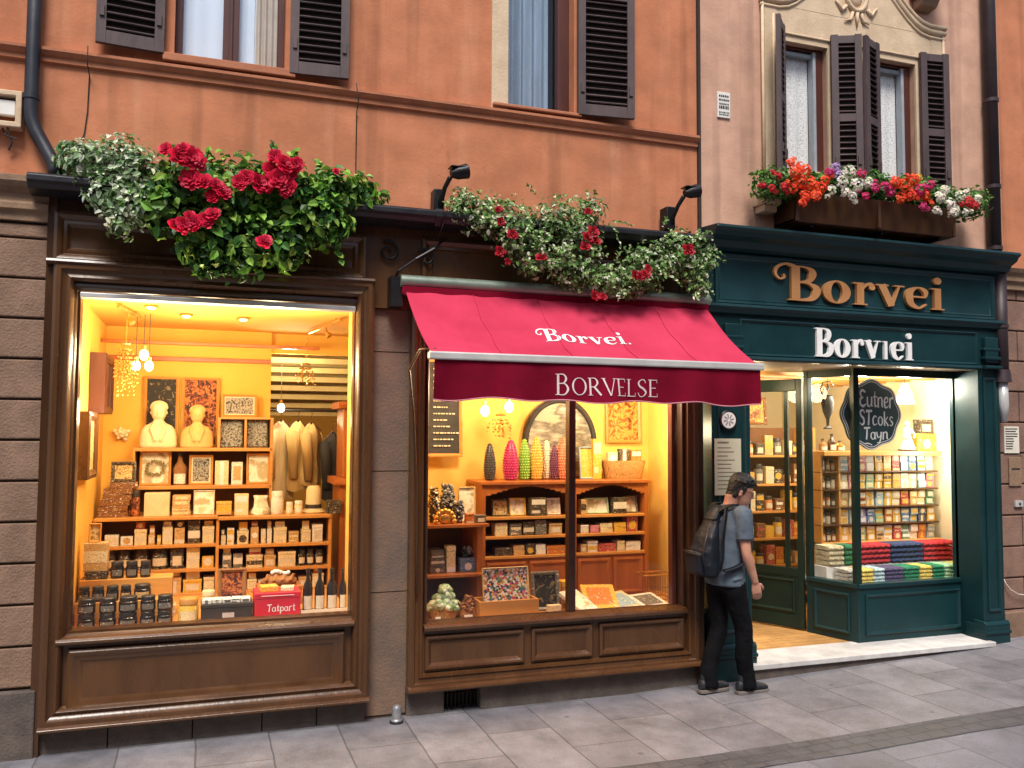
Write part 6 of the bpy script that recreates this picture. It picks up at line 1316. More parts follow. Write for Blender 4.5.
bead_bag(441.5, 457, 483, 520, .66, SZ[0], MGD, 'tall bundle of grey and black beads, middle of the top side shelf', 2)
bead_bag(454.5, 466, 500, 521, .56, SZ[0], MGD, 'small dark bead bundle beside the gold ornament', 3)
t = thing('gold_ornament', 'gold scalloped ornament in front of the grey beads', 'ornament', at(445, 522, .52), None); b = MB(); r = R4(437, 453.5, 508, 523, .52, SZ[0])
for k in range(9): a = PI * k / 8; b.ball(((r[0] + r[1]) / 2 + .075 * math.cos(a), .53, r[2] + .02 + .085 * math.sin(a)), .024, 8, 6)
b.ball(((r[0] + r[1]) / 2, .53, r[2] + .045), .05, 12, 8, 1.2, .5, .9); b.build('scallop', M_['gold'], t, smooth=True)
picture(R4(459, 475.5, 488, 522, .72, SZ[0]), .72, 'cream', 'art_white', 'cream greeting card standing on the top side shelf', 6, .008)
carton(R4(466, 474.5, 512, 522, .52, SZ[0]), .52, .06, 'orange', 'small orange box on the top side shelf left of the grey box', 'box'); carton(R4(476, 486.5, 514, 522, .52, SZ[0]), .52, .08, 'grey', 'small grey box at the right end of the top side shelf', 'box')
zz = SZ[1]
for k in range(3): r = R4(430, 446, 560, 561, .55); carton((r[0], r[1] - .01 * k, zz, zz + .062), .55, .16, 'grey', ['bottom', 'middle', 'top'][k] + ' grey box in the pile on the lower side shelf', 'box', None, True, 'paper', 'box', 3 * k); zz += .063
carton(R4(446.5, 456, 544, 571, .55, SZ[1]), .55, .08, 'cream', 'tall cream tin on the lower side shelf between grey pile and blue tin', 'tin', None, True, 'white', 'tin'); carton(R4(460, 476.5, 558, 571.5, .55, SZ[1]), .55, .1, 'blue', 'blue tin on the lower side shelf', 'tin', None, True, 'white', 'tin')
bead_bag(464, 475, 549, 558, .6, SZ[1] + .105, MGD, 'small heap of grey beads on the blue tin', 6)
# floor of the window: basket with pouches, potpourri bowl, floral board in a crate
def heap(px0, px1, py0, py1, Y, mats, label, cat, name, seed, n=60, size=.03, shape='pouch'):
    X0, X1, Z0, Z1 = R4(px0, px1, py0, py1, Y, ZP2); rr = random.Random(seed); xm = (X0 + X1) / 2; w2 = (X1 - X0) / 2; t = thing(name, label, cat, (xm, Y, ZP2), None)
    b = MB(); b.lathe(xm, Y + w2 * .5, ZP2, [(w2 * .8, 0), (w2, (Z1 - Z0) * .35), (w2 * .97, (Z1 - Z0) * .37), (w2 * .85, (Z1 - Z0) * .3)], 22, sy=.62); b.build('bowl', M_['wicker'], t, smooth='auto')
    b = MB()
    for k in range(n):
        a, q = rr.uniform(0, 2 * PI), math.sqrt(rr.random()); zz_ = ZP2 + (Z1 - Z0) * (.3 + .7 * (1 - q) * rr.uniform(.6, 1)); s0 = len(b.v); b.ball((0, 0, 0), size * rr.uniform(.6, 1.2), 6, 4, 1.3, .9, .6)
        b.xf(Matrix.Translation((xm + w2 * .9 * q * math.cos(a), Y + w2 * .5 + w2 * .55 * q * math.sin(a), zz_)) @ Matrix.Rotation(rr.uniform(0, 6), 4, 'Z') @ Matrix.Rotation(rr.uniform(-.7, .7), 4, 'X'), s0)
    tag(b.build('filling', mats, t, smooth=True, recalc=False), None, None, None, 'stuff'); return t
heap(430, 461, 584, 618, .34, mat_ramp('sage_sachets', [lc('8fae84'), lc('b8c8a0'), lc('6c8c64'), lc('d0d8b8')], 25, 'voronoi', .7), 'basket heaped with pale green sachets, bottom left of the middle window', 'basket', 'sachet_basket', 1, 70, .045)
heap(458, 482, 592, 616, .36, mat_ramp('potpourri', [lc('4a2c18'), lc('8a4c24'), lc('b07a3c'), lc('6c3a20')], 60, 'voronoi', .8), 'bowl of brown potpourri beside the green sachets', 'bowl', 'potpourri_bowl', 2, 110, .022)
for a, c, yy, lb_ in ((435, 441, 612, 'small white price card in front of the green sachets'), (464, 473, 611, 'small white price card in front of the potpourri bowl')):
    r = R4(a, c, yy, yy + 5, .27, ZP2); carton(r, .27, .004, 'white', lb_, 'price card', None, False, None, 'price_card')
r = R4(480, 539, 600, 617, .26, ZP2); t = thing('wooden_crate', 'low honey wood crate holding the flower-patterned board', 'crate', ((r[0] + r[1]) / 2, .36, ZP2), None); b = MB(); h = r[3] - r[2]
b.box(r[0], r[1], .26, .28, ZP2, ZP2 + h); b.box(r[0], r[1], .46, .48, ZP2, ZP2 + h); b.box(r[0], r[0] + .02, .28, .46, ZP2, ZP2 + h); b.box(r[1] - .02, r[1], .28, .46, ZP2, ZP2 + h); b.build('side', M_['pine'], t, bevel=.003)
b = MB(); b.box(r[0] + .02, r[1] - .02, .28, .46, ZP2, ZP2 + .02); b.build('base', M_['pine'], t); 
picture(R4(484, 530, 562, 606, .34, ZP2 + .03), .34, 'cream', 'floral', 'square board with bright floral print leaning in the wooden crate', 10, .008, 0, 'floral board', 'floral_board')
picture(R4(533, 561, 574, 613, .42, ZP2), .42, 'grey', 'art_dark', 'grey framed dark print leaning beside the wooden crate', 12, .03, .0)
carton(R4(561.5, 571, 586, 612, .5, ZP2), .5, .1, 'yellow', 'yellow box at the window bar beside the dark framed print', 'box', None, True, 'cream'); carton(R4(548, 562, 609, 617, .3, ZP2), .3, .05, 'cream', 'flat cream card in front of the dark framed print', 'card', None, False, None, 'card')
def flat_book(px, Yc, w_, d_, th, mk, yaw, lean, label, cat='book', lbl='paper'):
    X = at(px, 600, Yc).x; t = thing(cat.replace(' ', '_'), label, cat, (X, Yc, ZP2), None); Mx = Matrix.Translation((X, Yc, ZP2 + .004)) @ Matrix.Rotation(R(yaw), 4, 'Z') @ Matrix.Rotation(R(lean), 4, 'X')
    b = MB(); b.box(-w_ / 2, w_ / 2, -d_ / 2 + (d_ / 2), d_ / 2 + d_ / 2, 0, th); b.xf(Mx).build('cover', PK[mk], t, bevel=.003)
    b = MB(); b.quad((-w_ * .36, d_ * .14, th + .0015), (w_ * .36, d_ * .14, th + .0015), (w_ * .36, d_ * .86, th + .0015), (-w_ * .36, d_ * .86, th + .0015)); b.xf(Mx).build('page', PK.get(lbl) or M_[lbl], t, recalc=False)
flat_book(590, .22, .2, .3, .03, 'white', 20, 22, 'white open picture book, leftmost on the right side of the middle window', 'book', 'art_white')
flat_book(603, .24, .28, .34, .03, 'yellow', -14, 24, 'large yellow book lying tilted beside the white book', 'book', 'orange')
flat_book(633, .22, .30, .28, .02, 'cream', 22, 18, 'cream booklet with blue-green print in the middle of the flat display', 'booklet', 'sky')
flat_book(657, .22, .28, .24, .02, 'white', 14, 16, 'white printed booklet at the right end of the flat display', 'booklet', 'grey')
flat_book(612, .16, .3, .1, .015, 'cream', 4, 8, 'cream leaflet lying in front of the yellow book', 'leaflet', 'white')
r = R4(644, 672, 573, 592, .52, ZP2); t = thing('wire_basket', 'tan wire basket at the right end of the middle window', 'basket', ((r[0] + r[1]) / 2, .6, ZP2), None)
for nm_, zz_ in (('rim', ZP2 + .22), ('base_ring', ZP2 + .01)): b = MB(); b.tube([(r[0], .52, zz_), (r[1], .52, zz_), (r[1] + .02, .72, zz_), (r[0] + .02, .72, zz_), (r[0], .52, zz_)], .007, 6); b.build(nm_, M_['gold'], t)
b = MB()
for k in range(13): f = k / 12; b.tube([(r[0] + (r[1] - r[0]) * f, .52, ZP2), (r[0] + (r[1] - r[0]) * f, .52, ZP2 + .22)], .003, 4)
b.tube([(r[0], .52, ZP2 + .11), (r[1], .52, ZP2 + .11)], .003, 4); b.build('mesh_wire', M_['gold'], t)

# ================================================================== TEAL SHOP CONTENT
BY = .90; bz = [1.905, 1.700, 1.522, 1.345, 1.172, .995]
bs = thing('bay_shelf', 'pale wood shelf rack of colourful packets behind the bay window', 'shelf unit', (6.6, 1.0, .66), None)
BX0, BX1 = 5.80, 7.30
for k, z in enumerate(bz):
    b = MB(); b.box(BX0, BX1, BY - (.06 if k in (0, 5) else 0), 1.14, z - (.045 if k in (0, 5) else .016), z); b.build('shelf_board', M_['pine'] if k in (0, 5) else M_['brown'], bs, bevel=.003)
b = MB(); b.box(BX0, BX1, 1.13, 1.15, .66, 1.86); b.build('back_panel', M_['cream_wall'], bs)
b = MB(); b.box(BX0, BX0 + .02, BY, 1.13, .66, 1.86); b.box(6.02, 6.04, BY, 1.13, .66, 1.86); b.build('upright', M_['pine'], bs)
rows_ = [['sky', 'red', 'pink', 'white', 'yellow', 'cream', 'red', 'sky', 'blue', 'sky', 'mint'], ['cream', 'pink', 'cream', 'mint', 'yellow', 'yellow', 'tan', 'white', 'cream', 'sky', 'pink'],
         ['tan', 'cream', 'orange', 'cream', 'sky', 'yellow', 'cream', 'red', 'tan', 'cream', 'green'], ['cream', 'sky', 'lilac', 'blue', 'mint', 'orange', 'yellow', 'blue', 'sky', 'navy', 'yellow'],
         ['yellow', 'cream', 'mint', 'yellow', 'tan', 'white', 'red', 'green', 'white', 'orange', 'sky']]
PG = 'printed packets stacked two high on the bay shelf'
for k, cols in enumerate(rows_):
    z0, hgt = bz[k + 1], bz[k] - bz[k + 1] - .03
    xa, xb = 6.05, 7.27; n = len(cols); wd = (xb - xa) / n
    for i, mk in enumerate(cols):
        for q in range(2):
            tilt = 0; j = rnd.uniform(-.004, .004)
            carton((xa + i * wd + .004 + j, xa + (i + 1) * wd - .004 + j, z0 + .001 + q * (hgt / 2 + .001), z0 + q * (hgt / 2 + .001) + hgt / 2), BY + .02 + rnd.uniform(0, .02), .12, mk, f'{["lower", "upper"][q]} {mk} packet, {nth(i, n)} on the {["top", "second", "third", "fourth", "bottom"][k]} packet shelf of the bay', 'packet', PG, False, ['paper', 'white', 'cream', 'yellow'][(i * 3 + k) % 4], 'packet', rnd.uniform(-3, 3))
# dim left end of the rack: jars
for k in range(5):
    for i in range(3):
        mk = ['dark', 'brown', 'terracotta', 'grey', 'orange', 'cream'][(i * 2 + k) % 6]; x0 = 5.83 + i * .062
        jar((x0, x0 + .058, bz[k + 1] + .001, bz[k + 1] + .11 + .02 * ((i + k) % 2)), BY + .03, mk, 'lidblk', f'{mk} jar, {nth(i, 3)} of three, dim left end of {["top", "second", "third", "fourth", "bottom"][k]} bay shelf', 'cream_lbl')
# folded cloth piles at the front
def cloth_pile(x0, x1, Y, z0, z1, mk, where, n=4, dep=.2):
    h = (z1 - z0) / n; m = FC[mk]; xm = (x0 + x1) / 2
    for q in range(n):
        t = thing('folded_cloth', f'{mk} folded cloth, {["topmost", "second from top", "third from top", "bottom"][n - 1 - q]} in {where}', 'cloth', (xm, Y + dep / 2, z0 + q * h), 'folded cloths piled in the bay window'); b = MB(); m_ = 16; vs = []
        for s in range(2):
            for i in range(m_ + 1):
                x = x0 + .003 + (x1 - x0 - .006) * i / m_; wv = .012 * math.sin(i * 2.2 + q * 1.7 + x0 * 9)
                for (yy, zf) in ((0, .15), (-.012, .5), (0, .88), (dep, .93), (dep, .1)):
                    if s == 0: vs.append((x, Y + yy + rnd.uniform(-.003, .003), z0 + q * h + h * zf + (wv if yy <= 0 else 0) * .5))
        c = 5; b.add(vs, [(i * c + k, i * c + (k + 1) % c, (i + 1) * c + (k + 1) % c, (i + 1) * c + k) for i in range(m_) for k in range(c)] + [tuple(range(c)), tuple(range(m_ * c, m_ * c + c))]); b.build('fold', m, t, smooth='auto')
FC = {k: mat('cloth_' + k, tuple(min(q * 1.25, .8) for q in lc(h)), tuple(q * .45 for q in lc(h)), 34, .9, 0, .5, 60, 4, (1, 1, 4)) for k, h in (('red', 'b0242c'), ('navy', '2a3c64'), ('green', '1c7a54'), ('cream', 'd8c8a4'), ('yellow', 'e0c060'), ('sky', 'b4ccd8'), ('purple', '4c4468'), ('white', 'dcd8cc'), ('mint', '9cc49c'))}
st_ = thing('display_step', 'white stepped plinth under the folded cloth piles in the bay', 'display step', (6.4, .7, .655), None)
b = MB(); b.box(5.66, 7.28, .66, .84, .656, .80); b.build('block', M_['white'], st_, bevel=.003)
for i, (x0, x1, mk) in enumerate(((5.68, 5.86, 'cream'), (5.87, 6.02, 'green'), (6.035, 6.42, 'red'), (6.43, 6.83, 'navy'), (6.84, 7.26, 'red'))): cloth_pile(x0, x1, .655, .803, .998, mk, f'back-row pile {nth(i, 5)} in the bay')
for i, (x0, x1, mk) in enumerate(((5.72, 5.87, 'white'), (5.875, 6.02, 'yellow'), (6.025, 6.15, 'sky'), (6.155, 6.38, 'purple'), (6.385, 6.57, 'green'), (6.575, 6.73, 'yellow'), (6.735, 6.88, 'green'), (6.885, 7.05, 'mint'), (7.055, 7.22, 'yellow'))): cloth_pile(x0, x1, .44, .657, .80, mk, f'front-row pile {nth(i, 9)} in the bay', 4, .19)
# things above the top shelf
r = R4(902, 917, 420, 450, .95, bz[0] + .001); t = thing('figurine', 'blue-grey figurine with a wide skirt on the top bay shelf', 'figurine', ((r[0] + r[1]) / 2, .97, bz[0]), None); xm = (r[0] + r[1]) / 2; h = r[3] - r[2]
b = MB(); b.lathe(xm, .98, r[2], [(.085, 0), (.08, .01), (.05, h * .35), (.03, h * .55), (.045, h * .68), (.04, h * .76), (.014, h * .8), (.03, h * .88), (.028, h * .95), (.008, h)], 16); b.tube([(xm - .04, .97, r[2] + h * .72), (xm - .075, .95, r[2] + h * .5), (xm - .03, .93, r[2] + h * .42)], .012, 6); b.tube([(xm + .04, .97, r[2] + h * .72), (xm + .07, .95, r[2] + h * .55), (xm + .04, .93, r[2] + h * .44)], .012, 6)
b.build('body', mat('blue_grey_glaze', (.25, .34, .48), (.55, .55, .5), 14, .3), t, smooth='auto')
b = MB(); b.lathe(xm, .98, r[2] + .001, [(.095, 0), (.095, .012), (.088, .014)], 16); b.build('plinth', M_['navy'] if 'navy' in M_ else M_['slate'], t, smooth='auto')
carton(R4(918, 936, 433, 450, .95, bz[0] + .001), .95, .12, 'yellow', 'yellow box under the dark box on the top bay shelf', 'box', None, True, 'cream')
r = R4(920, 933, 419, 433, .97, bz[0] + .001); o_ = R4(918, 936, 433, 450, .95, bz[0] + .001)[3] + .004; carton((r[0], r[1], o_, o_ + r[3] - r[2]), .97, .1, 'dark', 'dark printed box on top of the yellow box in the bay', 'box', None, True, 'cream')
for i, (a, c, y0, mk) in enumerate(((822, 829, 441, 'orange'), (831, 838, 436, 'brown'), (839, 847, 443, 'yellow'))): bottle(R4(a, c, y0, 453, 1.0, bz[0] + .001), 1.0, {'orange': 'terracotta', 'brown': 'brown', 'yellow': 'gold'}[mk], f'small {mk} bottle on the left end of the top bay shelf')
# black urn picture on the wall seen through the splayed pane
t = thing('black_urn', 'slender black urn with curled handle hanging in the splayed side of the bay', 'urn', at(828, 430, .7), None); p, q = at(828, 429, .62), at(828, 381, .62); h = q.z - p.z
b = MB(); b.lathe(p.x, .62, p.z, [(.05, 0), (.052, .008), (.015, .03), (.02, h * .2), (.055, h * .36), (.072, h * .55), (.05, h * .68), (.062, h * .7)], 18, sy=.6); b.build('body', M_['slate'], t, smooth='auto')
b = MB(); b.tube([(p.x - .05, .62, p.z + h * .68), (p.x - .085, .62, p.z + h * .82), (p.x - .05, .62, p.z + h * .97), (p.x + .03, .62, p.z + h), (p.x + .07, .62, p.z + h * .9)], .007, 6); b.tube([(p.x, .62, p.z + h * .69), (p.x - .01, .62, p.z + h * .8), (p.x + .015, .62, p.z + h * .86), (p.x, .62, p.z + h * .94)], .01, 6); b.tube([(p.x, .62, p.z + h * .94), (p.x, .62, 2.66)], .003, 4); b.build('handle', M_['slate'], t, smooth=True)
t = thing('wall_frame', 'white glowing lamp shade hanging above the blue figurine in the bay', 'lamp', at(905, 400, 1.0), None); p = at(905, 404, 1.0)
b = MB(); b.lathe(p.x, 1.0, p.z, [(.10, 0), (.07, .12), (.035, .2), (.02, .22)], 16); b.build('shade', mat_emit('white_shade', (1, .9, .7), 2.2), t, smooth='auto'); b = MB(); b.tube([(p.x, 1.0, p.z + .2), (p.x, 1.0, 2.78)], .005, 5); b.build('flex', M_['ink'], t)
t.name = 'pendant_lamp'
# racks deep in the shop seen through the open door
RK0, RK1, RY = 5.15, 6.55, 1.95
rk = thing('goods_rack', 'tall wooden rack of jars and packets seen through the glazed door', 'shelf unit', (5.8, 2.1, .17), None); rzs = [.30, .62, .92, 1.22, 1.52, 1.84]
for z in rzs: b = MB(); b.box(RK0, RK1, RY, 2.3, z - .025, z); b.build('shelf_board', M_['pine'], rk, bevel=.003)
b = MB(); b.box(RK0, RK1, 2.3, 2.33, .17, 2.15); b.build('back_panel', M_['shadow_back'], rk); b = MB(); b.box(RK0 - .03, RK0, RY, 2.33, .17, 2.15); b.box(RK1, RK1 + .03, RY, 2.33, .17, 2.15); b.build('upright', M_['pine'], rk)
for k, z in enumerate(rzs):
    n = 11; x = RK0 + .03
    for i in range(n):
        wd = .12; mk = ['orange', 'yellow', 'dark', 'cream', 'brown', 'red', 'tan', 'black', 'yellow', 'orange', 'grey'][(i * 4 + k * 3) % 11]; hh = .13 + .09 * ((i * 7 + k * 5) % 4) / 3; where = f'{nth(i, n)} on the {["lowest", "second lowest", "third", "fourth", "fifth", "top"][k]} rack shelf behind the door'
        r = (x + .004, x + wd - .004, z + .001, z + hh); x += wd + .004
        if (i + k) % 3 == 0: jar(r, RY + .03, mk, 'lidblk', f'{mk} jar, ' + where)
        elif (i + k) % 3 == 1: carton(r, RY + .03, .14, mk, f'{mk} box, ' + where, 'box', None, True, 'cream_lbl')
        else: carton(r, RY + .04, .08, mk, f'{mk} packet, ' + where, 'packet', None, False, 'yellow', 'packet', rnd.uniform(-8, 8))
picture((5.45, 6.15, 2.18, 2.5), 2.26, 'brown', 'art_gold', 'wide dark framed golden picture on top of the rack behind the door', 5, .03)
# ================================================================== PLANTS
def leaf_shape(b, p, d, n, L, W):
    """pointed folded leaf from p along d with normal n"""
    s = d.cross(n).normalized(); up = n * (W * .28)
    m1, m2 = p + d * L * .35, p + d * L * .72 - n * L * .05; W *= .5
    b.add([p, m1 + s * W + up, m2 + s * W * .75 + up * .7, p + d * L - n * L * .12, m2 - s * W * .75 + up * .7, m1 - s * W + up, m1, m2], [(0, 1, 6), (1, 2, 7, 6), (2, 3, 7), (3, 4, 7), (4, 5, 6, 7), (5, 0, 6)])
def jit(c, rr, a=.25):
    k = 1 + rr.uniform(-a, a); return tuple(min(max(q * k * (1 + rr.uniform(-.08, .08)), 0), 1) for q in c)
def crown(b, blobs, count, L, cols, rr, flop=.5, shell=.55, wr=.62):
    """scatter leaves through ellipsoid blobs ((x, y, z), (rx, ry, rz))"""
    vol = [r[0] * r[1] * r[2] for c, r in blobs]; tot = sum(v ** .7 for v in vol)
    for (c, r), v in zip(blobs, vol):
        for k in range(int(count * v ** .7 / tot)):
            while True:
                u = Vector((rr.uniform(-1, 1), rr.uniform(-1, 1), rr.uniform(-1, 1)))
                if .05 < u.length < 1: break
            q = shell + (1 - shell) * rr.random() if rr.random() < .8 else rr.random()
            un = u.normalized(); wob = 1 + .3 * noise.noise(Vector(c) * 3 + un * 2.2)
            p = Vector(c) + Vector((un.x * r[0], un.y * r[1], un.z * r[2])) * q * wob
            if p.y > .045: p.y = .045 - rr.random() * .03
            nrm = (un + Vector((rr.uniform(-.6, .6), rr.uniform(-.6, .6), rr.uniform(-.2, .9)))).normalized()
            d = Vector((rr.uniform(-1, 1), rr.uniform(-1, .4), rr.uniform(-1, .6) - flop)); d = (d - nrm * d.dot(nrm)).normalized()
            dark = .45 + .55 * max(0, min(1, (q - .3) / .6)); dark *= .72 + .28 * (un.z * .5 + .5)  # shade painted into leaf colour, darker inside the crown and low down
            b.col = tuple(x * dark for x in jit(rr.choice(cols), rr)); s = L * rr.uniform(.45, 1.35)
            leaf_shape(b, p, d, nrm, s, s * wr)
    b.col = (1, 1, 1)
def sprigs(b, starts, rr, cols, L, n, wr=.6):
    for p, d, ln in starts:
        p = Vector(p); d = Vector(d)
        for k in range(n):
            f = k / n; q = p + d * ln * f + Vector((0, 0, -.35 * ln * f * f)); nrm = Vector((rr.uniform(-1, 1), -.6 + rr.uniform(-.5, .5), rr.uniform(0, 1))).normalized(); dd = (d + Vector((rr.uniform(-1, 1), rr.uniform(-1, 1), rr.uniform(-1, .5)))).normalized(); dd = (dd - nrm * dd.dot(nrm)).normalized()
            b.col = jit(rr.choice(cols), rr); leaf_shape(b, q, dd, nrm, L * rr.uniform(.7, 1.1), L * wr)
    b.col = (1, 1, 1)
def rose(parent, p, r, rr, col, name='rose_bloom', petals=26):
    """layered rosette of cupped petals"""
    b = MB(); ax = Vector((rr.uniform(-.5, .5), -1, rr.uniform(-.1, .6))).normalized(); e1 = ax.orthogonal().normalized(); e2 = ax.cross(e1)
    for k in range(petals):
        f = k / petals; a = k * 2.4 + rr.uniform(-.3, .3); rad = r * (.15 + .75 * f); tilt = .25 + 1.0 * f
        o = (e1 * math.cos(a) + e2 * math.sin(a)); up = (ax * math.cos(tilt) + o * math.sin(tilt)); sd_v = ax.cross(o).normalized(); base = p + o * rad * .35; w_ = r * (.42 + .3 * f); h = r * (.62 + .15 * rr.random())
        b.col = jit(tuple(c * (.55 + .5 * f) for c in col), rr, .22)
        tip = base + up * h; b.add([base - sd_v * w_ * .3, base + sd_v * w_ * .3, base + up * h * .6 + sd_v * w_ * .6, tip + sd_v * w_ * .28 + o * r * .1, tip - sd_v * w_ * .28 + o * r * .1, base + up * h * .6 - sd_v * w_ * .6, base + up * h * .6 - o * r * .12], [(0, 1, 6), (1, 2, 6), (2, 3, 6), (3, 4, 6), (4, 5, 6), (5, 0, 6)])
    b.col = (1, 1, 1); return b.build(name, M_['petal'], parent, recalc=False)
def cluster(parent, p, r, rr, cols, n, fr, name='flower_head'):
    """rounded head of small open flowers"""
    b = MB()
    for k in range(n):
        u = Vector((rr.gauss(0, 1), rr.gauss(0, 1), rr.gauss(0, 1))).normalized(); u.y = -abs(u.y) * .9 + .1; q = Vector(p) + u * r * rr.uniform(.75, 1.05); u = (u + Vector((0, -.3, .2))).normalized(); e1 = u.orthogonal().normalized(); e2 = u.cross(e1); c0 = jit(rr.choice(cols), rr, .22)
        for j in range(5):
            a = j * 2 * PI / 5 + k; o = e1 * math.cos(a) + e2 * math.sin(a); s = u.cross(o); b.col = jit(c0, rr, .1); b.add([q, q + o * fr * .6 + s * fr * .42 + u * fr * .2, q + o * fr + u * fr * .1, q + o * fr * .6 - s * fr * .42 + u * fr * .2], [(0, 1, 2, 3)])
    b.col = (1, 1, 1); return b.build(name, M_['petal'], parent, recalc=False)
def stems(parent, pts, m='stem'):
    b = MB()
    for path, r in pts: b.tube(path, r, 6)
    return b.build('stem', M_[m], parent, smooth=True)
def px(x, y, Y=-.14): return at(x, y, Y)
GR = [(.06, .17, .03), (.10, .26, .04), (.045, .13, .025), (.17, .34, .06)]
rr = random.Random(21)
def bl(x, y, Y, rx, ry, rz): return (tuple(at(x, y, Y)), (rx, ry, rz))
# variegated shrub on the left
p1 = thing('variegated_shrub', 'bush of small white-edged green leaves on the gutter, left of the red roses', 'plant', tuple(px(95, 190)), 'plants on the shop gutters')
b = MB(); VAR = [(.16, .28, .09), (.32, .46, .24), (.62, .70, .5), (.09, .19, .055), (.75, .78, .62)]
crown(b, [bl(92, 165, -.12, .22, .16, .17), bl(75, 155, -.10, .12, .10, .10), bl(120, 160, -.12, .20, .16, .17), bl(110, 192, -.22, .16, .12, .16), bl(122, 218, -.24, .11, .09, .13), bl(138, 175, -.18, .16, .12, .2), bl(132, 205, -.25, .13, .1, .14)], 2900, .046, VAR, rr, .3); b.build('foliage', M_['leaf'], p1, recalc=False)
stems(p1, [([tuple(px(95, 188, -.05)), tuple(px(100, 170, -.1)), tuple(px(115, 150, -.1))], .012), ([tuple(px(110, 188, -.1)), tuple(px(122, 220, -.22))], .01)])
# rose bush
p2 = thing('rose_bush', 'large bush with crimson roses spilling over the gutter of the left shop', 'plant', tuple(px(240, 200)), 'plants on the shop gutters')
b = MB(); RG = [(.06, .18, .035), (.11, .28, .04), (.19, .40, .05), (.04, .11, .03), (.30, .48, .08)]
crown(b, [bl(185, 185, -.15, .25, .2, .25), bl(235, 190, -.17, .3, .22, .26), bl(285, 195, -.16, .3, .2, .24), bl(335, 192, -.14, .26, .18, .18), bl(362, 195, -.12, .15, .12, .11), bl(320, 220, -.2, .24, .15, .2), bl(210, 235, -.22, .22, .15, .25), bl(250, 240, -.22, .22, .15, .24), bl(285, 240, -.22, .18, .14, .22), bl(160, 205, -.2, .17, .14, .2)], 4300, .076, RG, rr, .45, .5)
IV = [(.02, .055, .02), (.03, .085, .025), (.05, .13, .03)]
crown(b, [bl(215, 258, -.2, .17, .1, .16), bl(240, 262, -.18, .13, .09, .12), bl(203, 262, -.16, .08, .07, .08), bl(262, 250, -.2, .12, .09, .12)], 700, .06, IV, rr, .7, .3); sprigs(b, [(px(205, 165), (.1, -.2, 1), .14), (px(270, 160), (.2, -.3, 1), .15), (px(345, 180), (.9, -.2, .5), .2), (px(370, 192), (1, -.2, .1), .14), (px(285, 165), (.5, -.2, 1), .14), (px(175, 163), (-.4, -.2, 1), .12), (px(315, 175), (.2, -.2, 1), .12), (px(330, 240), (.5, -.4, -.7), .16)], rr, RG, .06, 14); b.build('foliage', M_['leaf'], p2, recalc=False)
stems(p2, [([tuple(px(230, 200, -.02)), tuple(px(240, 180, -.12)), tuple(px(200, 160, -.2))], .016), ([tuple(px(250, 200, -.02)), tuple(px(290, 185, -.15)), tuple(px(345, 190, -.15))], .014), ([tuple(px(225, 205, -.05)), tuple(px(215, 245, -.22))], .012)])
CR = (.72, .014, .065)
for x, y, r_ in ((178, 158, .07), (190, 158, .075), (166, 150, .05), (183, 150, .05), (198, 162, .06), (191, 180, .075), (203, 183, .065), (216, 187, .06), (222, 193, .065), (212, 198, .055), (206, 221, .06), (213, 215, .055), (196, 224, .065), (184, 226, .065), (174, 226, .05), (190, 217, .045), (247, 178, .06), (258, 184, .08), (240, 183, .06), (270, 172, .07), (283, 165, .075), (278, 180, .08), (290, 172, .065), (296, 165, .055), (288, 187, .065), (275, 158, .06), (284, 190, .06), (268, 186, .06), (264, 243, .06), (336, 172, .03)):
    rose(p2, px(x, y, -.36 - rr.uniform(0, .05)), r_, rr, CR)
# white-flecked climbers on the middle shop
FL = [(.12, .24, .06), (.2, .34, .10), (.08, .16, .04), (.45, .52, .28), (.66, .68, .5), (.16, .30, .07)]
def climber(label, blobs, n, blooms, seed, paths):
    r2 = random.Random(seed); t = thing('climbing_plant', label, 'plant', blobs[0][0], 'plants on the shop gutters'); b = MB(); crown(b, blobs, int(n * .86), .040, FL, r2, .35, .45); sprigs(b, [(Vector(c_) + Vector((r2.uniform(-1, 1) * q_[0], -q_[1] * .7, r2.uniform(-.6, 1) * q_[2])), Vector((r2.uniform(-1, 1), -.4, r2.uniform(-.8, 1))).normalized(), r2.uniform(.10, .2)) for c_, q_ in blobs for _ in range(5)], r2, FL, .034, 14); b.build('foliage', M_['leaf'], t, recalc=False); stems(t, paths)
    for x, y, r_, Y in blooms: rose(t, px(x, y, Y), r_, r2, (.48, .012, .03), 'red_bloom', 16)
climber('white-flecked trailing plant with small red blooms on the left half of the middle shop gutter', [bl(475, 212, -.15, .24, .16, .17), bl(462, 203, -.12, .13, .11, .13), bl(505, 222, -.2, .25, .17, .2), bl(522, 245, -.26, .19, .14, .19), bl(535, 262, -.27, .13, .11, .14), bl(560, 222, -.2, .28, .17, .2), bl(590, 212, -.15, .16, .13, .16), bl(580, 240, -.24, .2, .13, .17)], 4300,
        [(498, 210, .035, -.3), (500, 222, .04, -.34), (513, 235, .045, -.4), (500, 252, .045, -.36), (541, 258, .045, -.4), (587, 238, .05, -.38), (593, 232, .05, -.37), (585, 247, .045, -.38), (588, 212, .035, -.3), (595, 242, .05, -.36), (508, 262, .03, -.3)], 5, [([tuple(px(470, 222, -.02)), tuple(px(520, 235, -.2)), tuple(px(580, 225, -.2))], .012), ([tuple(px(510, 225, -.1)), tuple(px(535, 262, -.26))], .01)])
climber('drooping white-flecked plant in front of the awning roller', [bl(575, 272, -.27, .2, .13, .15), bl(605, 282, -.28, .18, .12, .14), bl(560, 262, -.25, .13, .1, .12), bl(628, 285, -.27, .12, .1, .12)], 1600, [(594, 296, .045, -.4), (603, 297, .035, -.38)], 6, [([tuple(px(575, 240, -.15)), tuple(px(590, 285, -.26))], .01)])
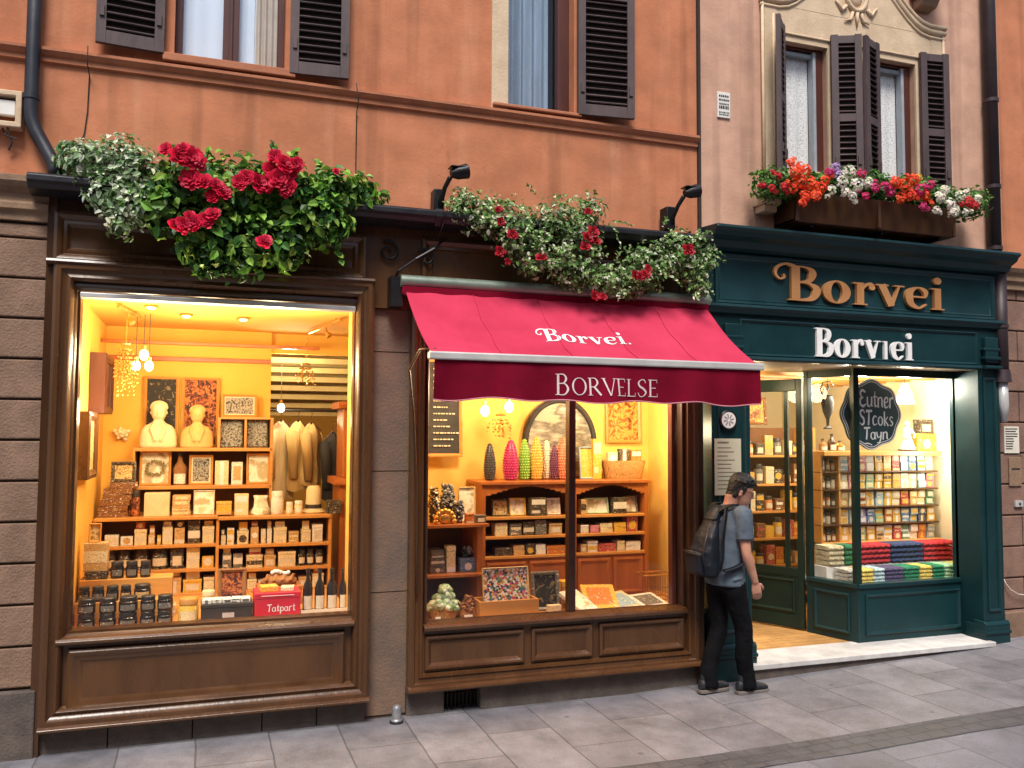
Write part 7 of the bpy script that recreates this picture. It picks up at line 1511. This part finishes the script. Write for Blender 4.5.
climber('white-flecked trailing plant at the right end of the middle shop gutter, beside the teal cornice', [bl(650, 262, -.22, .26, .15, .17), bl(675, 248, -.18, .2, .14, .16), bl(690, 265, -.26, .17, .12, .19), bl(704, 258, -.2, .1, .1, .2), bl(640, 280, -.25, .2, .12, .13), bl(700, 285, -.24, .08, .08, .1)], 2900, [(688, 250, .055, -.36), (645, 275, .045, -.4), (640, 277, .04, -.4), (634, 276, .045, -.4), (648, 269, .035, -.38)], 7, [([tuple(px(690, 232, -.05)), tuple(px(660, 255, -.2)), tuple(px(640, 280, -.24))], .012)])
# spot lamps on the gutter
def gutter_spot(x, y, label, dx):
    q = at(x, y, -.08); t = thing('gutter_spotlight', label, 'spotlight', q, 'black spotlights on the shop gutters')
    b = MB(); b.tube([q, q + Vector((.0, -.03, .05)), q + Vector((.01 * dx, -.10, .13)), q + Vector((.04 * dx, -.14, .2))], [.028, .022, .018, .02], 8); b.box(q.x - .05, q.x + .03, q.y - .02, q.y + .1, q.z - .05, q.z + .14); b.build('bracket', M_['black'], t, smooth='auto', bevel=.008)
    c = q + Vector((.04 * dx, -.15, .22)); s0 = 0; b = MB(); b.lathe(0, 0, 0, [(.028, 0), (.05, .05), (.056, .13), (.05, .135)], 16); b.xf(Matrix.Translation(c) @ Matrix.Rotation(R(75), 4, 'Y') if dx > 0 else Matrix.Translation(c) @ Matrix.Rotation(R(95), 4, 'Y')); b.build('head', M_['black'], t, smooth='auto')
    b = MB(); b.box(c.x - .01, c.x + .13, c.y - .05, c.y + .05, c.z + .045, c.z + .055); b.build('hood', M_['lead'], t, bevel=.004)
gutter_spot(440, 208, 'black spotlight on the gutter between rose bush and climbers', 1)
gutter_spot(671, 224, 'black spotlight on the gutter above the right climber', 1)
cable([at(444, 208, -.1), at(443, 225, -.2), at(437, 240, -.03)], 'short black cable below the gutter spotlight', 'ink', .004)
# window box with geraniums
fb = thing('flower_box', 'long brown wooden window box below the shuttered window', 'planter', (5.45, -.1, 3.86), None)
b = MB(); b.prof_x(4.66, 6.40, [(.05, 3.87), (-.24, 3.87), (-.28, 4.12), (-.25, 4.12), (-.22, 3.9), (.05, 3.9)]); b.box(4.66, 4.69, -.26, .05, 3.87, 4.12); b.box(6.37, 6.40, -.26, .05, 3.87, 4.12); b.box(5.50, 5.53, -.285, -.22, 3.87, 4.12); b.build('trough', M_['brown_d'], fb, bevel=.006)
b = MB()
for x in (4.85, 5.6, 6.25): b.box(x, x + .03, -.2, .06, 3.842, 3.868)
b.build('bracket', M_['black'], fb); b = MB(); b.box(4.69, 6.37, -.22, .05, 4.0, 4.06); b.build('soil', M_['stem'], fb)
def geranium(x0, x1, y, label, seed, heads, cols, leaf=GR, fr=.024, hr=.07):
    r2 = random.Random(seed); xs = at(x0, y, -.2).x, at(x1, y, -.2).x; z = at((x0 + x1) / 2, y, -.2).z; t = thing('flowering_plant', label, 'flowers', ((xs[0] + xs[1]) / 2, -.12, 4.06), 'flowers in the window box')
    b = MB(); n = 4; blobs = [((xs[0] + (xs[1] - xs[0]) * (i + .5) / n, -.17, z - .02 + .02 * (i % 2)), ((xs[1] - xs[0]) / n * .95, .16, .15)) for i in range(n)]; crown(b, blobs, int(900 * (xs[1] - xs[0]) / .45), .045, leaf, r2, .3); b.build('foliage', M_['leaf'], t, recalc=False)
    stems(t, [([(xs[0] * .6 + xs[1] * .4, -.1, 4.03), (xs[0] * .7 + xs[1] * .3, -.16, z)], .008), ([(xs[0] * .4 + xs[1] * .6, -.1, 4.03), (xs[0] * .3 + xs[1] * .7, -.18, z)], .008)])
    for hx, hy, hc, hs in heads:
        cluster(t, at(hx, hy, -.33 - r2.uniform(0, .05)), hr * hs * .8, r2, cols[hc], int(52 * hs), fr * .6)
        cluster(t, at(hx + r2.uniform(-7, 7), hy + r2.uniform(-7, 7), -.30 - r2.uniform(0, .06)), hr * hs * .5, r2, cols[hc], int(22 * hs), fr * .55)
OR = [(.78, .07, .02), (.70, .04, .015), (.85, .15, .04)]; WH = [(.75, .72, .62), (.68, .66, .5), (.8, .72, .66)]; MG = [(.60, .03, .16), (.66, .06, .22), (.5, .015, .09)]; RD = [(.5, .015, .03), (.62, .03, .04)]; YE = [(.75, .45, .05)]; LI = [(.45, .3, .55)]
geranium(760, 790, 182, 'dark red and green plant at the left end of the window box', 1, [(763, 185, 0, .5), (778, 176, 0, .6), (772, 188, 0, .5), (784, 186, 0, .6)], [RD])
geranium(788, 830, 184, 'orange-red geranium left of the white flowers in the window box', 2, [(795, 172, 0, 1.1), (805, 170, 0, 1), (800, 182, 0, 1.2), (811, 184, 0, 1.1), (820, 188, 0, 1), (816, 196, 0, .9), (806, 196, 0, .9), (825, 180, 0, .8), (793, 188, 0, .8), (791, 163, 0, .7), (803, 203, 0, .6)], [OR])
geranium(828, 882, 182, 'white flowers with pink ones in the middle of the window box', 3, [(835, 168, 2, .8), (842, 182, 0, 1), (850, 172, 0, 1), (857, 184, 0, 1.1), (846, 192, 0, .8), (862, 174, 1, .8), (868, 182, 0, .9), (875, 188, 1, .8), (832, 190, 0, .7), (852, 196, 0, .7), (866, 196, 1, .6), (838, 175, 2, .7), (828, 172, 1, .6)], [WH, MG, LI], fr=.022)
geranium(878, 932, 190, 'bright red and magenta geranium right of the middle in the window box', 4, [(895, 182, 0, 1), (890, 192, 1, .8), (905, 186, 0, 1.2), (913, 180, 0, 1), (910, 195, 0, 1), (920, 190, 1, 1), (928, 186, 1, .9), (900, 198, 0, .9), (918, 178, 2, .7), (925, 196, 0, .8), (885, 186, 1, .7), (923, 206, 1, .7)], [OR, MG, YE])
geranium(926, 982, 200, 'white trailing flowers with crimson ones at the right end of the window box', 5, [(940, 197, 0, 1), (950, 204, 0, 1), (960, 196, 0, .9), (968, 202, 1, .9), (974, 206, 1, .8), (945, 190, 0, .8), (955, 212, 0, .8), (936, 210, 0, .7), (978, 198, 0, .6), (965, 212, 0, .6)], [WH, RD], fr=.022)
# small stone bollard by the middle pier
t = thing('bollard', 'short grey metal bollard at the foot of the middle pier', 'bollard', (1.33, -.06, 0), None)
b = MB(); b.lathe(1.335, -.06, 0, [(.042, 0), (.042, .02), (.034, .03), (.034, .09), (.03, .11), (.018, .122), (.003, .125)], 14); b.build('post', mat('zinc', (.32, .32, .33), (.2, .2, .21), 20, .45, .4), t, smooth='auto')
b = MB(); b.lathe(1.335, -.06, -.0, [(.05, 0), (.05, .012), (.043, .014)], 14); b.build('base_ring', M_['lead'], t, smooth='auto')

# ================================================================== PERSON
PX_, PY_ = 3.94, -.25
ROOT = Matrix.Translation((PX_, PY_, gz(PX_) + .004)) @ Matrix.Rotation(R(4), 4, 'Z') @ Matrix.Scale(.985, 4)
pe = thing('person', 'man in grey-blue t-shirt and black trousers looking into the teal shop door', 'person', (PX_, PY_, gz(PX_) + .004), None)
EX, EY = Vector((1, 0, 0)), Vector((0, 1, 0))
def ring(x, y, z, rx, ry, tilt=0, yaw=0):
    c, s = math.cos(R(yaw)), math.sin(R(yaw)); ct, st__ = math.cos(R(tilt)), math.sin(R(tilt))
    return ((x, y, z), rx, ry, Vector((c * ct, s * ct, -st__)), Vector((-s, c, 0)))
def limb(b, pts, n=14):
    """interpolated tapered limb: (x, y, z, r)"""
    P = []
    for i in range(len(pts) - 1):
        p0, p1, p2, p3 = pts[max(i - 1, 0)], pts[i], pts[i + 1], pts[min(i + 2, len(pts) - 1)]
        for j in range(5):
            t = j / 5; P.append(tuple(.5 * (2 * p1[a] + (p2[a] - p0[a]) * t + (2 * p0[a] - 5 * p1[a] + 4 * p2[a] - p3[a]) * t * t + (3 * p1[a] - p0[a] - 3 * p2[a] + p3[a]) * t ** 3) for a in range(4)))
    P.append(pts[-1]); b.tube([p[:3] for p in P], [max(p[3], .003) for p in P], n)
skin = mat('skin', (.52, .27, .18), (.44, .20, .13), 14, .5, 0, .05, 80)
# joints (local: x forward, y left)
SR, SL = (.045, -.172, 1.425), (.04, .172, 1.425)
ELR, WRR = (.035, -.222, 1.135), (.125, -.215, .895)
ELL, WRL = (.02, .262, 1.13), (.12, .25, .88)
HR, HL = (.0, -.09, .92), (-.01, .09, .92)
KR, AR = (.10, -.10, .50), (.135, -.085, .085)
KL, AL = (-.01, .08, .50), (-.125, .06, .085)
HEADM = Matrix.Translation((.105, 0, 1.492)) @ Matrix.Rotation(R(-30), 4, 'Z') @ Matrix.Rotation(R(18), 4, 'Y')
b = MB()
b.loft([ring(0, 0, .84, .075, .12), ring(0, 0, .95, .10, .155), ring(.0, 0, 1.08, .09, .135), ring(.01, 0, 1.25, .105, .155), ring(.02, 0, 1.38, .10, .165), ring(.03, 0, 1.45, .07, .12), ring(.045, 0, 1.485, .055, .062), ring(.06, 0, 1.53, .053, .056), ring(.075, 0, 1.58, .055, .058)], 20)
for hp, kn, an in ((HR, KR, AR), (HL, KL, AL)): limb(b, [(*hp, .075), (*kn, .045), ((kn[0] + an[0]) / 2 - .01, (kn[1] + an[1]) / 2, .3, .04), (*an, .034), (an[0] + .01, an[1], .03, .034)])
for s, el, wr in ((SR, ELR, WRR), (SL, ELL, WRL)):
    m_ = tuple((a + c) / 2 for a, c in zip(el, wr)); d1 = tuple((a * .7 + c * .3) for a, c in zip(el, wr))
    limb(b, [(*s, .052), ((s[0] + el[0]) / 2, (s[1] + el[1]) / 2 - .0, (s[2] + el[2]) / 2, .048), (*el, .040), (*d1, .044), (*m_, .037), (*wr, .027)])
# head: skull, jaw, nose, ears, brow
s0 = len(b.v)
b.loft([ring(.015, 0, -.005, .03, .03), ring(.03, 0, .015, .058, .048), ring(.028, 0, .045, .075, .058), ring(.015, 0, .085, .09, .068), ring(.005, 0, .13, .097, .074), ring(.0, 0, .175, .096, .076), ring(-.006, 0, .215, .082, .066), ring(-.01, 0, .24, .05, .042), ring(-.01, 0, .248, .015, .012)], 22)
b.loft([ring(.098, 0, .14, .006, .008), ring(.108, 0, .115, .014, .012), ring(.118, 0, .098, .017, .016), ring(.103, 0, .086, .012, .014)], 10)
b.ball((.092, 0, .062), .016, 8, 6, .7, 1.5, .6); b.ball((.093, 0, .05), .015, 8, 6, .7, 1.3, .6); b.ball((.085, 0, .015), .022, 8, 6)
for s in (-1, 1): b.ball((.082, s * .03, .146), .016, 8, 6, .8, 1.4, .5); b.ball((.0, s * .079, .11), .028, 10, 8, .62, .35, 1.15); b.ball((-.002, s * .083, .088), .012, 8, 6)
b.xf(HEADM, s0)
# hands: palm plus five bent fingers
def hand(b, wr, fwd, side, flip):
    W = Vector(wr); f = Vector(fwd).normalized(); sd2 = Vector(side).normalized(); nn = f.cross(sd2).normalized() * flip
    b.loft([(W - f * .01, .026, .019, sd2, nn), (W + f * .02, .034, .017, sd2, nn), (W + f * .06, .041, .016, sd2, nn), (W + f * .09, .038, .013, sd2, nn)], 12)
    for i, (off, ln) in enumerate(((.030, .070), (.010, .078), (-.010, .073), (-.029, .058))):
        p0 = W + f * .085 + sd2 * off; p1 = p0 + f * ln * .45 + nn * .012; p2 = p1 + f * ln * .3 + nn * .022; p3 = p2 + f * ln * .15 + nn * .022
        b.tube([p0 - f * .02, p0, p1, p2, p3], [.010, .0105, .0098, .009, .006], 8)
    t0 = W + f * .025 + sd2 * .03; b.tube([t0 - sd2 * .015, t0 + sd2 * .012 + nn * .006, t0 + sd2 * .026 + f * .03 + nn * .014, t0 + sd2 * .024 + f * .055 + nn * .022], [.013, .0125, .0105, .007], 8)
hand(b, WRR, (.2, .05, -.97), (.85, -.45, .2), -1); hand(b, WRL, (.2, -.05, -.97), (.85, .45, .2), 1)
b.xf(ROOT); fused('body', b, skin, pe, .0052, 3)
# eyes and glasses
b = MB()
for s in (-1, 1): b.ball((.088, s * .031, .125), .0115, 10, 8)
b.xf(ROOT @ HEADM).build('eyes', mat('eye_white', (.5, .46, .42), (.04, .03, .03), 90, .3), pe, smooth=True)
b = MB()
for s in (-1, 1):
    b.tube([(.106 - .006 * abs(math.cos(a)), s * (.032 + .022 * math.cos(a)), .125 + .016 * math.sin(a)) for a in [2 * PI * i / 14 for i in range(15)]], .0025, 5); b.tube([(.1, s * .054, .13), (.05, s * .08, .132), (.0, s * .083, .125)], .0025, 5)
b.tube([(.107, -.012, .128), (.107, .012, .128)], .0025, 5); b.xf(ROOT @ HEADM).build('glasses', M_['black'], pe, smooth=True)
# hair: shell over the skull with rough strands
hr_ = mat('dark_hair', (.009, .006, .005), (.004, .003, .003), 40, .5, 0, .6, 120, 4, (1, 1, .3))
b = MB(); b.loft([ring(-.062, 0, .055, .028, .045), ring(-.052, 0, .08, .048, .064), ring(-.036, 0, .11, .068, .078), ring(-.022, 0, .14, .084, .082), ring(-.006, 0, .175, .104, .085), ring(-.002, 0, .21, .104, .08), ring(-.004, 0, .24, .085, .066), ring(-.006, 0, .265, .05, .042), ring(-.006, 0, .272, .01, .01)], 22)
r3 = random.Random(3)
for k in range(90):   # short uneven ends along the nape and the sides
    a = r3.uniform(1.35, 2 * PI - 1.35); z = .055 + .10 * max(0, math.cos(a) * 1.3 + .55) + r3.uniform(-.012, .012); x, y = -.004 + .092 * math.cos(a) , .079 * math.sin(a); b.tube([(x * .93, y * .95, z + .04), (x, y, z + .012), (x * .985, y * .99, z - .014)], [.010, .008, .002], 5)
for k in range(190):
    a = r3.uniform(0, 2 * PI); q = r3.uniform(.15, 1); z = .262 - .075 * q * q; rx, ry = .10 * q, .082 * q; p = Vector((-.004 + rx * math.cos(a), ry * math.sin(a), z)); b.tube([p, p + Vector((.012 + .01 * math.cos(a), .012 * math.sin(a), .006)), p + Vector((.03 + .012 * math.cos(a), .02 * math.sin(a), -.002))], [.008, .007, .002], 5)
for s in (-1, 1): b.tube([(.03, s * .076, .16), (.024, s * .079, .125), (.02, s * .079, .10)], [.014, .01, .005], 6)
b.xf(ROOT @ HEADM); fused('hair', b, hr_, pe, .0045, 1)
# clothes
cl_n = lambda name, m, b, vx, st_=.012, sc_=.09: None
shirt_m = mat('grey_blue_jersey', (.092, .122, .158), (.056, .078, .105), 9, .85, 0, .3, 14, 5, (1, 1, .8))
b = MB(); b.loft([ring(-.0, 0, .86, .135, .186), ring(.0, 0, .95, .13, .182), ring(.0, 0, 1.06, .12, .166), ring(.01, 0, 1.2, .122, .172), ring(.018, 0, 1.33, .124, .182), ring(.025, 0, 1.42, .10, .168), ring(.033, 0, 1.465, .078, .11), ring(.045, 0, 1.492, .064, .07), ring(.05, 0, 1.5, .06, .064)], 24, 2.25)
for s, el in ((SR, ELR), (SL, ELL)):
    e2_ = tuple(a * .32 + c * .68 for a, c in zip(s, el)); limb(b, [(s[0] - .005, s[1] * .72, s[2] - .015, .075), (*s, .078), (*tuple((a + c) / 2 for a, c in zip(s, e2_)), .074), (*e2_, .071)])
for k in range(16):
    z = .9 + .035 * k; a = r3.uniform(2.2, 4.2); x, y = .118 * math.cos(a), .168 * math.sin(a); b.tube([(x, y, z), (x * 1.02 + .03, y * 1.05 - .05, z + r3.uniform(-.05, .05)), (x + .08, y * .95 - .07, z + r3.uniform(-.06, .06))], [.004, .011, .004], 6)
b.xf(ROOT); so_ = fused('t_shirt', b, shirt_m, pe, .009, 3)
def wrinkle(o, size, strength):
    tx = bpy.data.textures.new('wrinkle', 'CLOUDS'); tx.noise_scale = size; d = o.modifiers.new('wrinkle', 'DISPLACE'); d.texture = tx; d.strength = strength; d.mid_level = .5; d.texture_coords = 'LOCAL'
wrinkle(so_, .09, .012)
tr_m = mat('black_denim', (.0055, .0055, .007), (.003, .003, .004), 8, .9, 0, .3, 40, 4, (1, 1, 1), .12)
b = MB(); b.loft([ring(-.0, 0, .80, .105, .16), ring(-.005, 0, .88, .112, .165), ring(0, 0, .94, .105, .155), ring(0, 0, .96, .09, .14)], 22, 2.3)
for hp, kn, an in ((HR, KR, AR), (HL, KL, AL)):
    limb(b, [(hp[0], hp[1] * .9, .92, .095), (hp[0] * .8 + kn[0] * .2, hp[1] * .8 + kn[1] * .2, .82, .098), ((hp[0] + kn[0]) / 2, (hp[1] + kn[1]) / 2, .69, .086), (*kn, .072), ((kn[0] + an[0]) / 2 - .015, (kn[1] + an[1]) / 2, .3, .069), (an[0] - .005, an[1], .16, .066), (an[0] + .002, an[1], .085, .074), (an[0] + .004, an[1], .045, .078)])
    for k in range(6): z = .07 + .022 * k; b.tube([(an[0] - .055, an[1] - .045, z), (an[0] + .03, an[1] - .062, z + r3.uniform(-.015, .02)), (an[0] + .062, an[1], z)], [.006, .011, .006], 6)
    for k in range(4): z = kn[2] - .06 + .04 * k; b.tube([(kn[0] - .065, kn[1] - .02, z + .02), (kn[0] - .02, kn[1] - .066, z), (kn[0] + .05, kn[1] - .045, z + r3.uniform(-.03, .03))], [.005, .011, .005], 6)
b.xf(ROOT); to_ = fused('trousers', b, tr_m, pe, .010, 3); wrinkle(to_, .07, .012)
sole_m = mat('grey_brown_sole', (.20, .17, .15), (.12, .10, .09), 12, .7); shoe_m = mat('black_shoe_canvas', (.016, .018, .025), (.010, .010, .013), 14, .6, 0, .2, 60)
for an, yaw in ((AR, -4), (AL, 2)):
    FM = ROOT @ Matrix.Translation((an[0] - .01, an[1], 0)) @ Matrix.Rotation(R(yaw), 4, 'Z')
    def sect(x, w_, h, z0=.022): return ((x, 0, z0 + h / 2), w_, h / 2, Vector((0, 1, 0)), Vector((0, 0, 1)))
    b = MB(); b.loft([sect(-.085, .02, .05), sect(-.075, .034, .075), sect(-.04, .04, .095), sect(.02, .041, .095), sect(.07, .045, .072), (sect(.12, .048, .055)), sect(.165, .045, .045), sect(.19, .034, .035), sect(.2, .014, .02)], 16, 2.4); b.tube([(-.03, 0, .1), (-.02, 0, .145)], [.04, .042], 14)
    b.xf(FM); sh_ = fused('shoe', b, shoe_m, pe, .006, 2)
    b = MB(); out = [(-.09, .022), (-.08, .036), (-.04, .043), (.03, .043), (.09, .049), (.14, .051), (.18, .042), (.203, .02)]; pts = [(x, y) for x, y in out] + [(x, -y) for x, y in out[::-1]]; n = len(pts)
    b.add([(x, y, 0) for x, y in pts] + [(x, y, .026) for x, y in pts], [(i, (i + 1) % n, n + (i + 1) % n, n + i) for i in range(n)] + [tuple(range(n))[::-1], tuple(range(n, 2 * n))]); b.xf(FM); b.build('sole', sole_m, sh_, bevel=.004)
    b = MB()
    for k in range(5): x = .03 + .02 * k; b.tube([(x, -.024, .108 - .008 * k), (x + .004, 0, .116 - .009 * k), (x, .024, .108 - .008 * k)], .003, 5)
    b.xf(FM); b.build('laces', M_['lead'], sh_)
# backpack on the back
bp_ = thing('backpack', 'black and navy backpack worn on the back of the man', 'backpack', ROOT @ Vector((-.2, 0, .93)), None)
pk_m = mat('navy_black_nylon', (.010, .015, .026), (.004, .005, .007), 6, .5, 0, .35, 18, 4, (1, 1, 1), .3); pk_t = mat('tan_mesh', (.22, .15, .12), (.12, .08, .07), 60, .8, 0, .3, 150)
b = MB(); TL = -4
b.loft([ring(-.185, 0, .93, .05, .10), ring(-.20, 0, .95, .075, .135), ring(-.208, 0, 1.03, .09, .145), ring(-.203, 0, 1.14, .088, .14), ring(-.18, 0, 1.25, .07, .122), ring(-.142, 0, 1.35, .045, .09), ring(-.105, 0, 1.43, .035, .075), ring(-.085, 0, 1.455, .015, .05)], 22, 2.7)
b.xf(ROOT); po = fused('pack', b, pk_m, bp_, .008, 2); wrinkle(po, .08, .014)
b = MB(); b.loft([ring(-.285, 0, .955, .03, .095), ring(-.295, 0, .98, .035, .105), ring(-.30, 0, 1.06, .036, .105), ring(-.305, 0, 1.12, .035, .105), ring(-.29, 0, 1.135, .015, .085)], 18, 3); b.xf(ROOT); fused('front_pocket', b, pk_m, bp_, .007, 2)
b = MB(); b.tube([(-.335, -.10, 1.135), (-.35, 0, 1.14), (-.335, .10, 1.135)], .006, 6); b.tube([(-.30, -.15, 1.0), (-.315, -.135, 1.12), (-.285, -.125, 1.22), (-.225, -.10, 1.33)], .006, 6); b.xf(ROOT); b.build('zip', M_['lead'], bp_, smooth=True)
b = MB(); b.loft([ring(-.145, 0, 1.38, .035, .085), ring(-.115, 0, 1.43, .032, .075), ring(-.075, 0, 1.48, .025, .055), ring(-.055, 0, 1.495, .012, .04)], 16, 2.5); b.xf(ROOT); fused('back_flap', b, pk_m, bp_, .007, 2)
def flat_strip(b, pts, wv, w_, th):
    pts = [Vector(p) for p in pts]; vs = []
    for i, p in enumerate(pts):
        t = (pts[min(i + 1, len(pts) - 1)] - pts[max(i - 1, 0)]).normalized(); s = Vector(wv); s = (s - t * s.dot(t)).normalized(); nn = t.cross(s)
        vs += [p + s * w_ / 2 + nn * th / 2, p - s * w_ / 2 + nn * th / 2, p - s * w_ / 2 - nn * th / 2, p + s * w_ / 2 - nn * th / 2]
    n = len(pts); b.add(vs, [(4 * i + k, 4 * i + (k + 1) % 4, 4 * i + 4 + (k + 1) % 4, 4 * i + 4 + k) for i in range(n - 1) for k in range(4)] + [(0, 1, 2, 3), (4 * n - 4, 4 * n - 3, 4 * n - 2, 4 * n - 1)])
for s in (-1, 1):
    P_ = catmull([(-.10, s * .055, 1.455), (-.045, s * .095, 1.492), (.03, s * .115, 1.500), (.10, s * .12, 1.45), (.145, s * .125, 1.34), (.14, s * .14, 1.2), (.09, s * .178, 1.1), (-.02, s * .192, 1.03), (-.14, s * .16, .99)], 5)
    b = MB(); flat_strip(b, P_, (0, 1, 0), .052, .014); b.xf(ROOT); b.build('strap', pk_m, bp_, smooth='auto', bevel=.003)
# side strap from the shoulder to the pack's flank, as the photo shows across the back of the shirt
b = MB(); flat_strip(b, catmull([(-.06, -.10, 1.482), (-.10, -.14, 1.40), (-.135, -.155, 1.25), (-.15, -.165, 1.1), (-.17, -.15, .99)], 5), (1, .3, 0), .03, .01); b.xf(ROOT); b.build('side_strap', pk_m, bp_, smooth='auto')
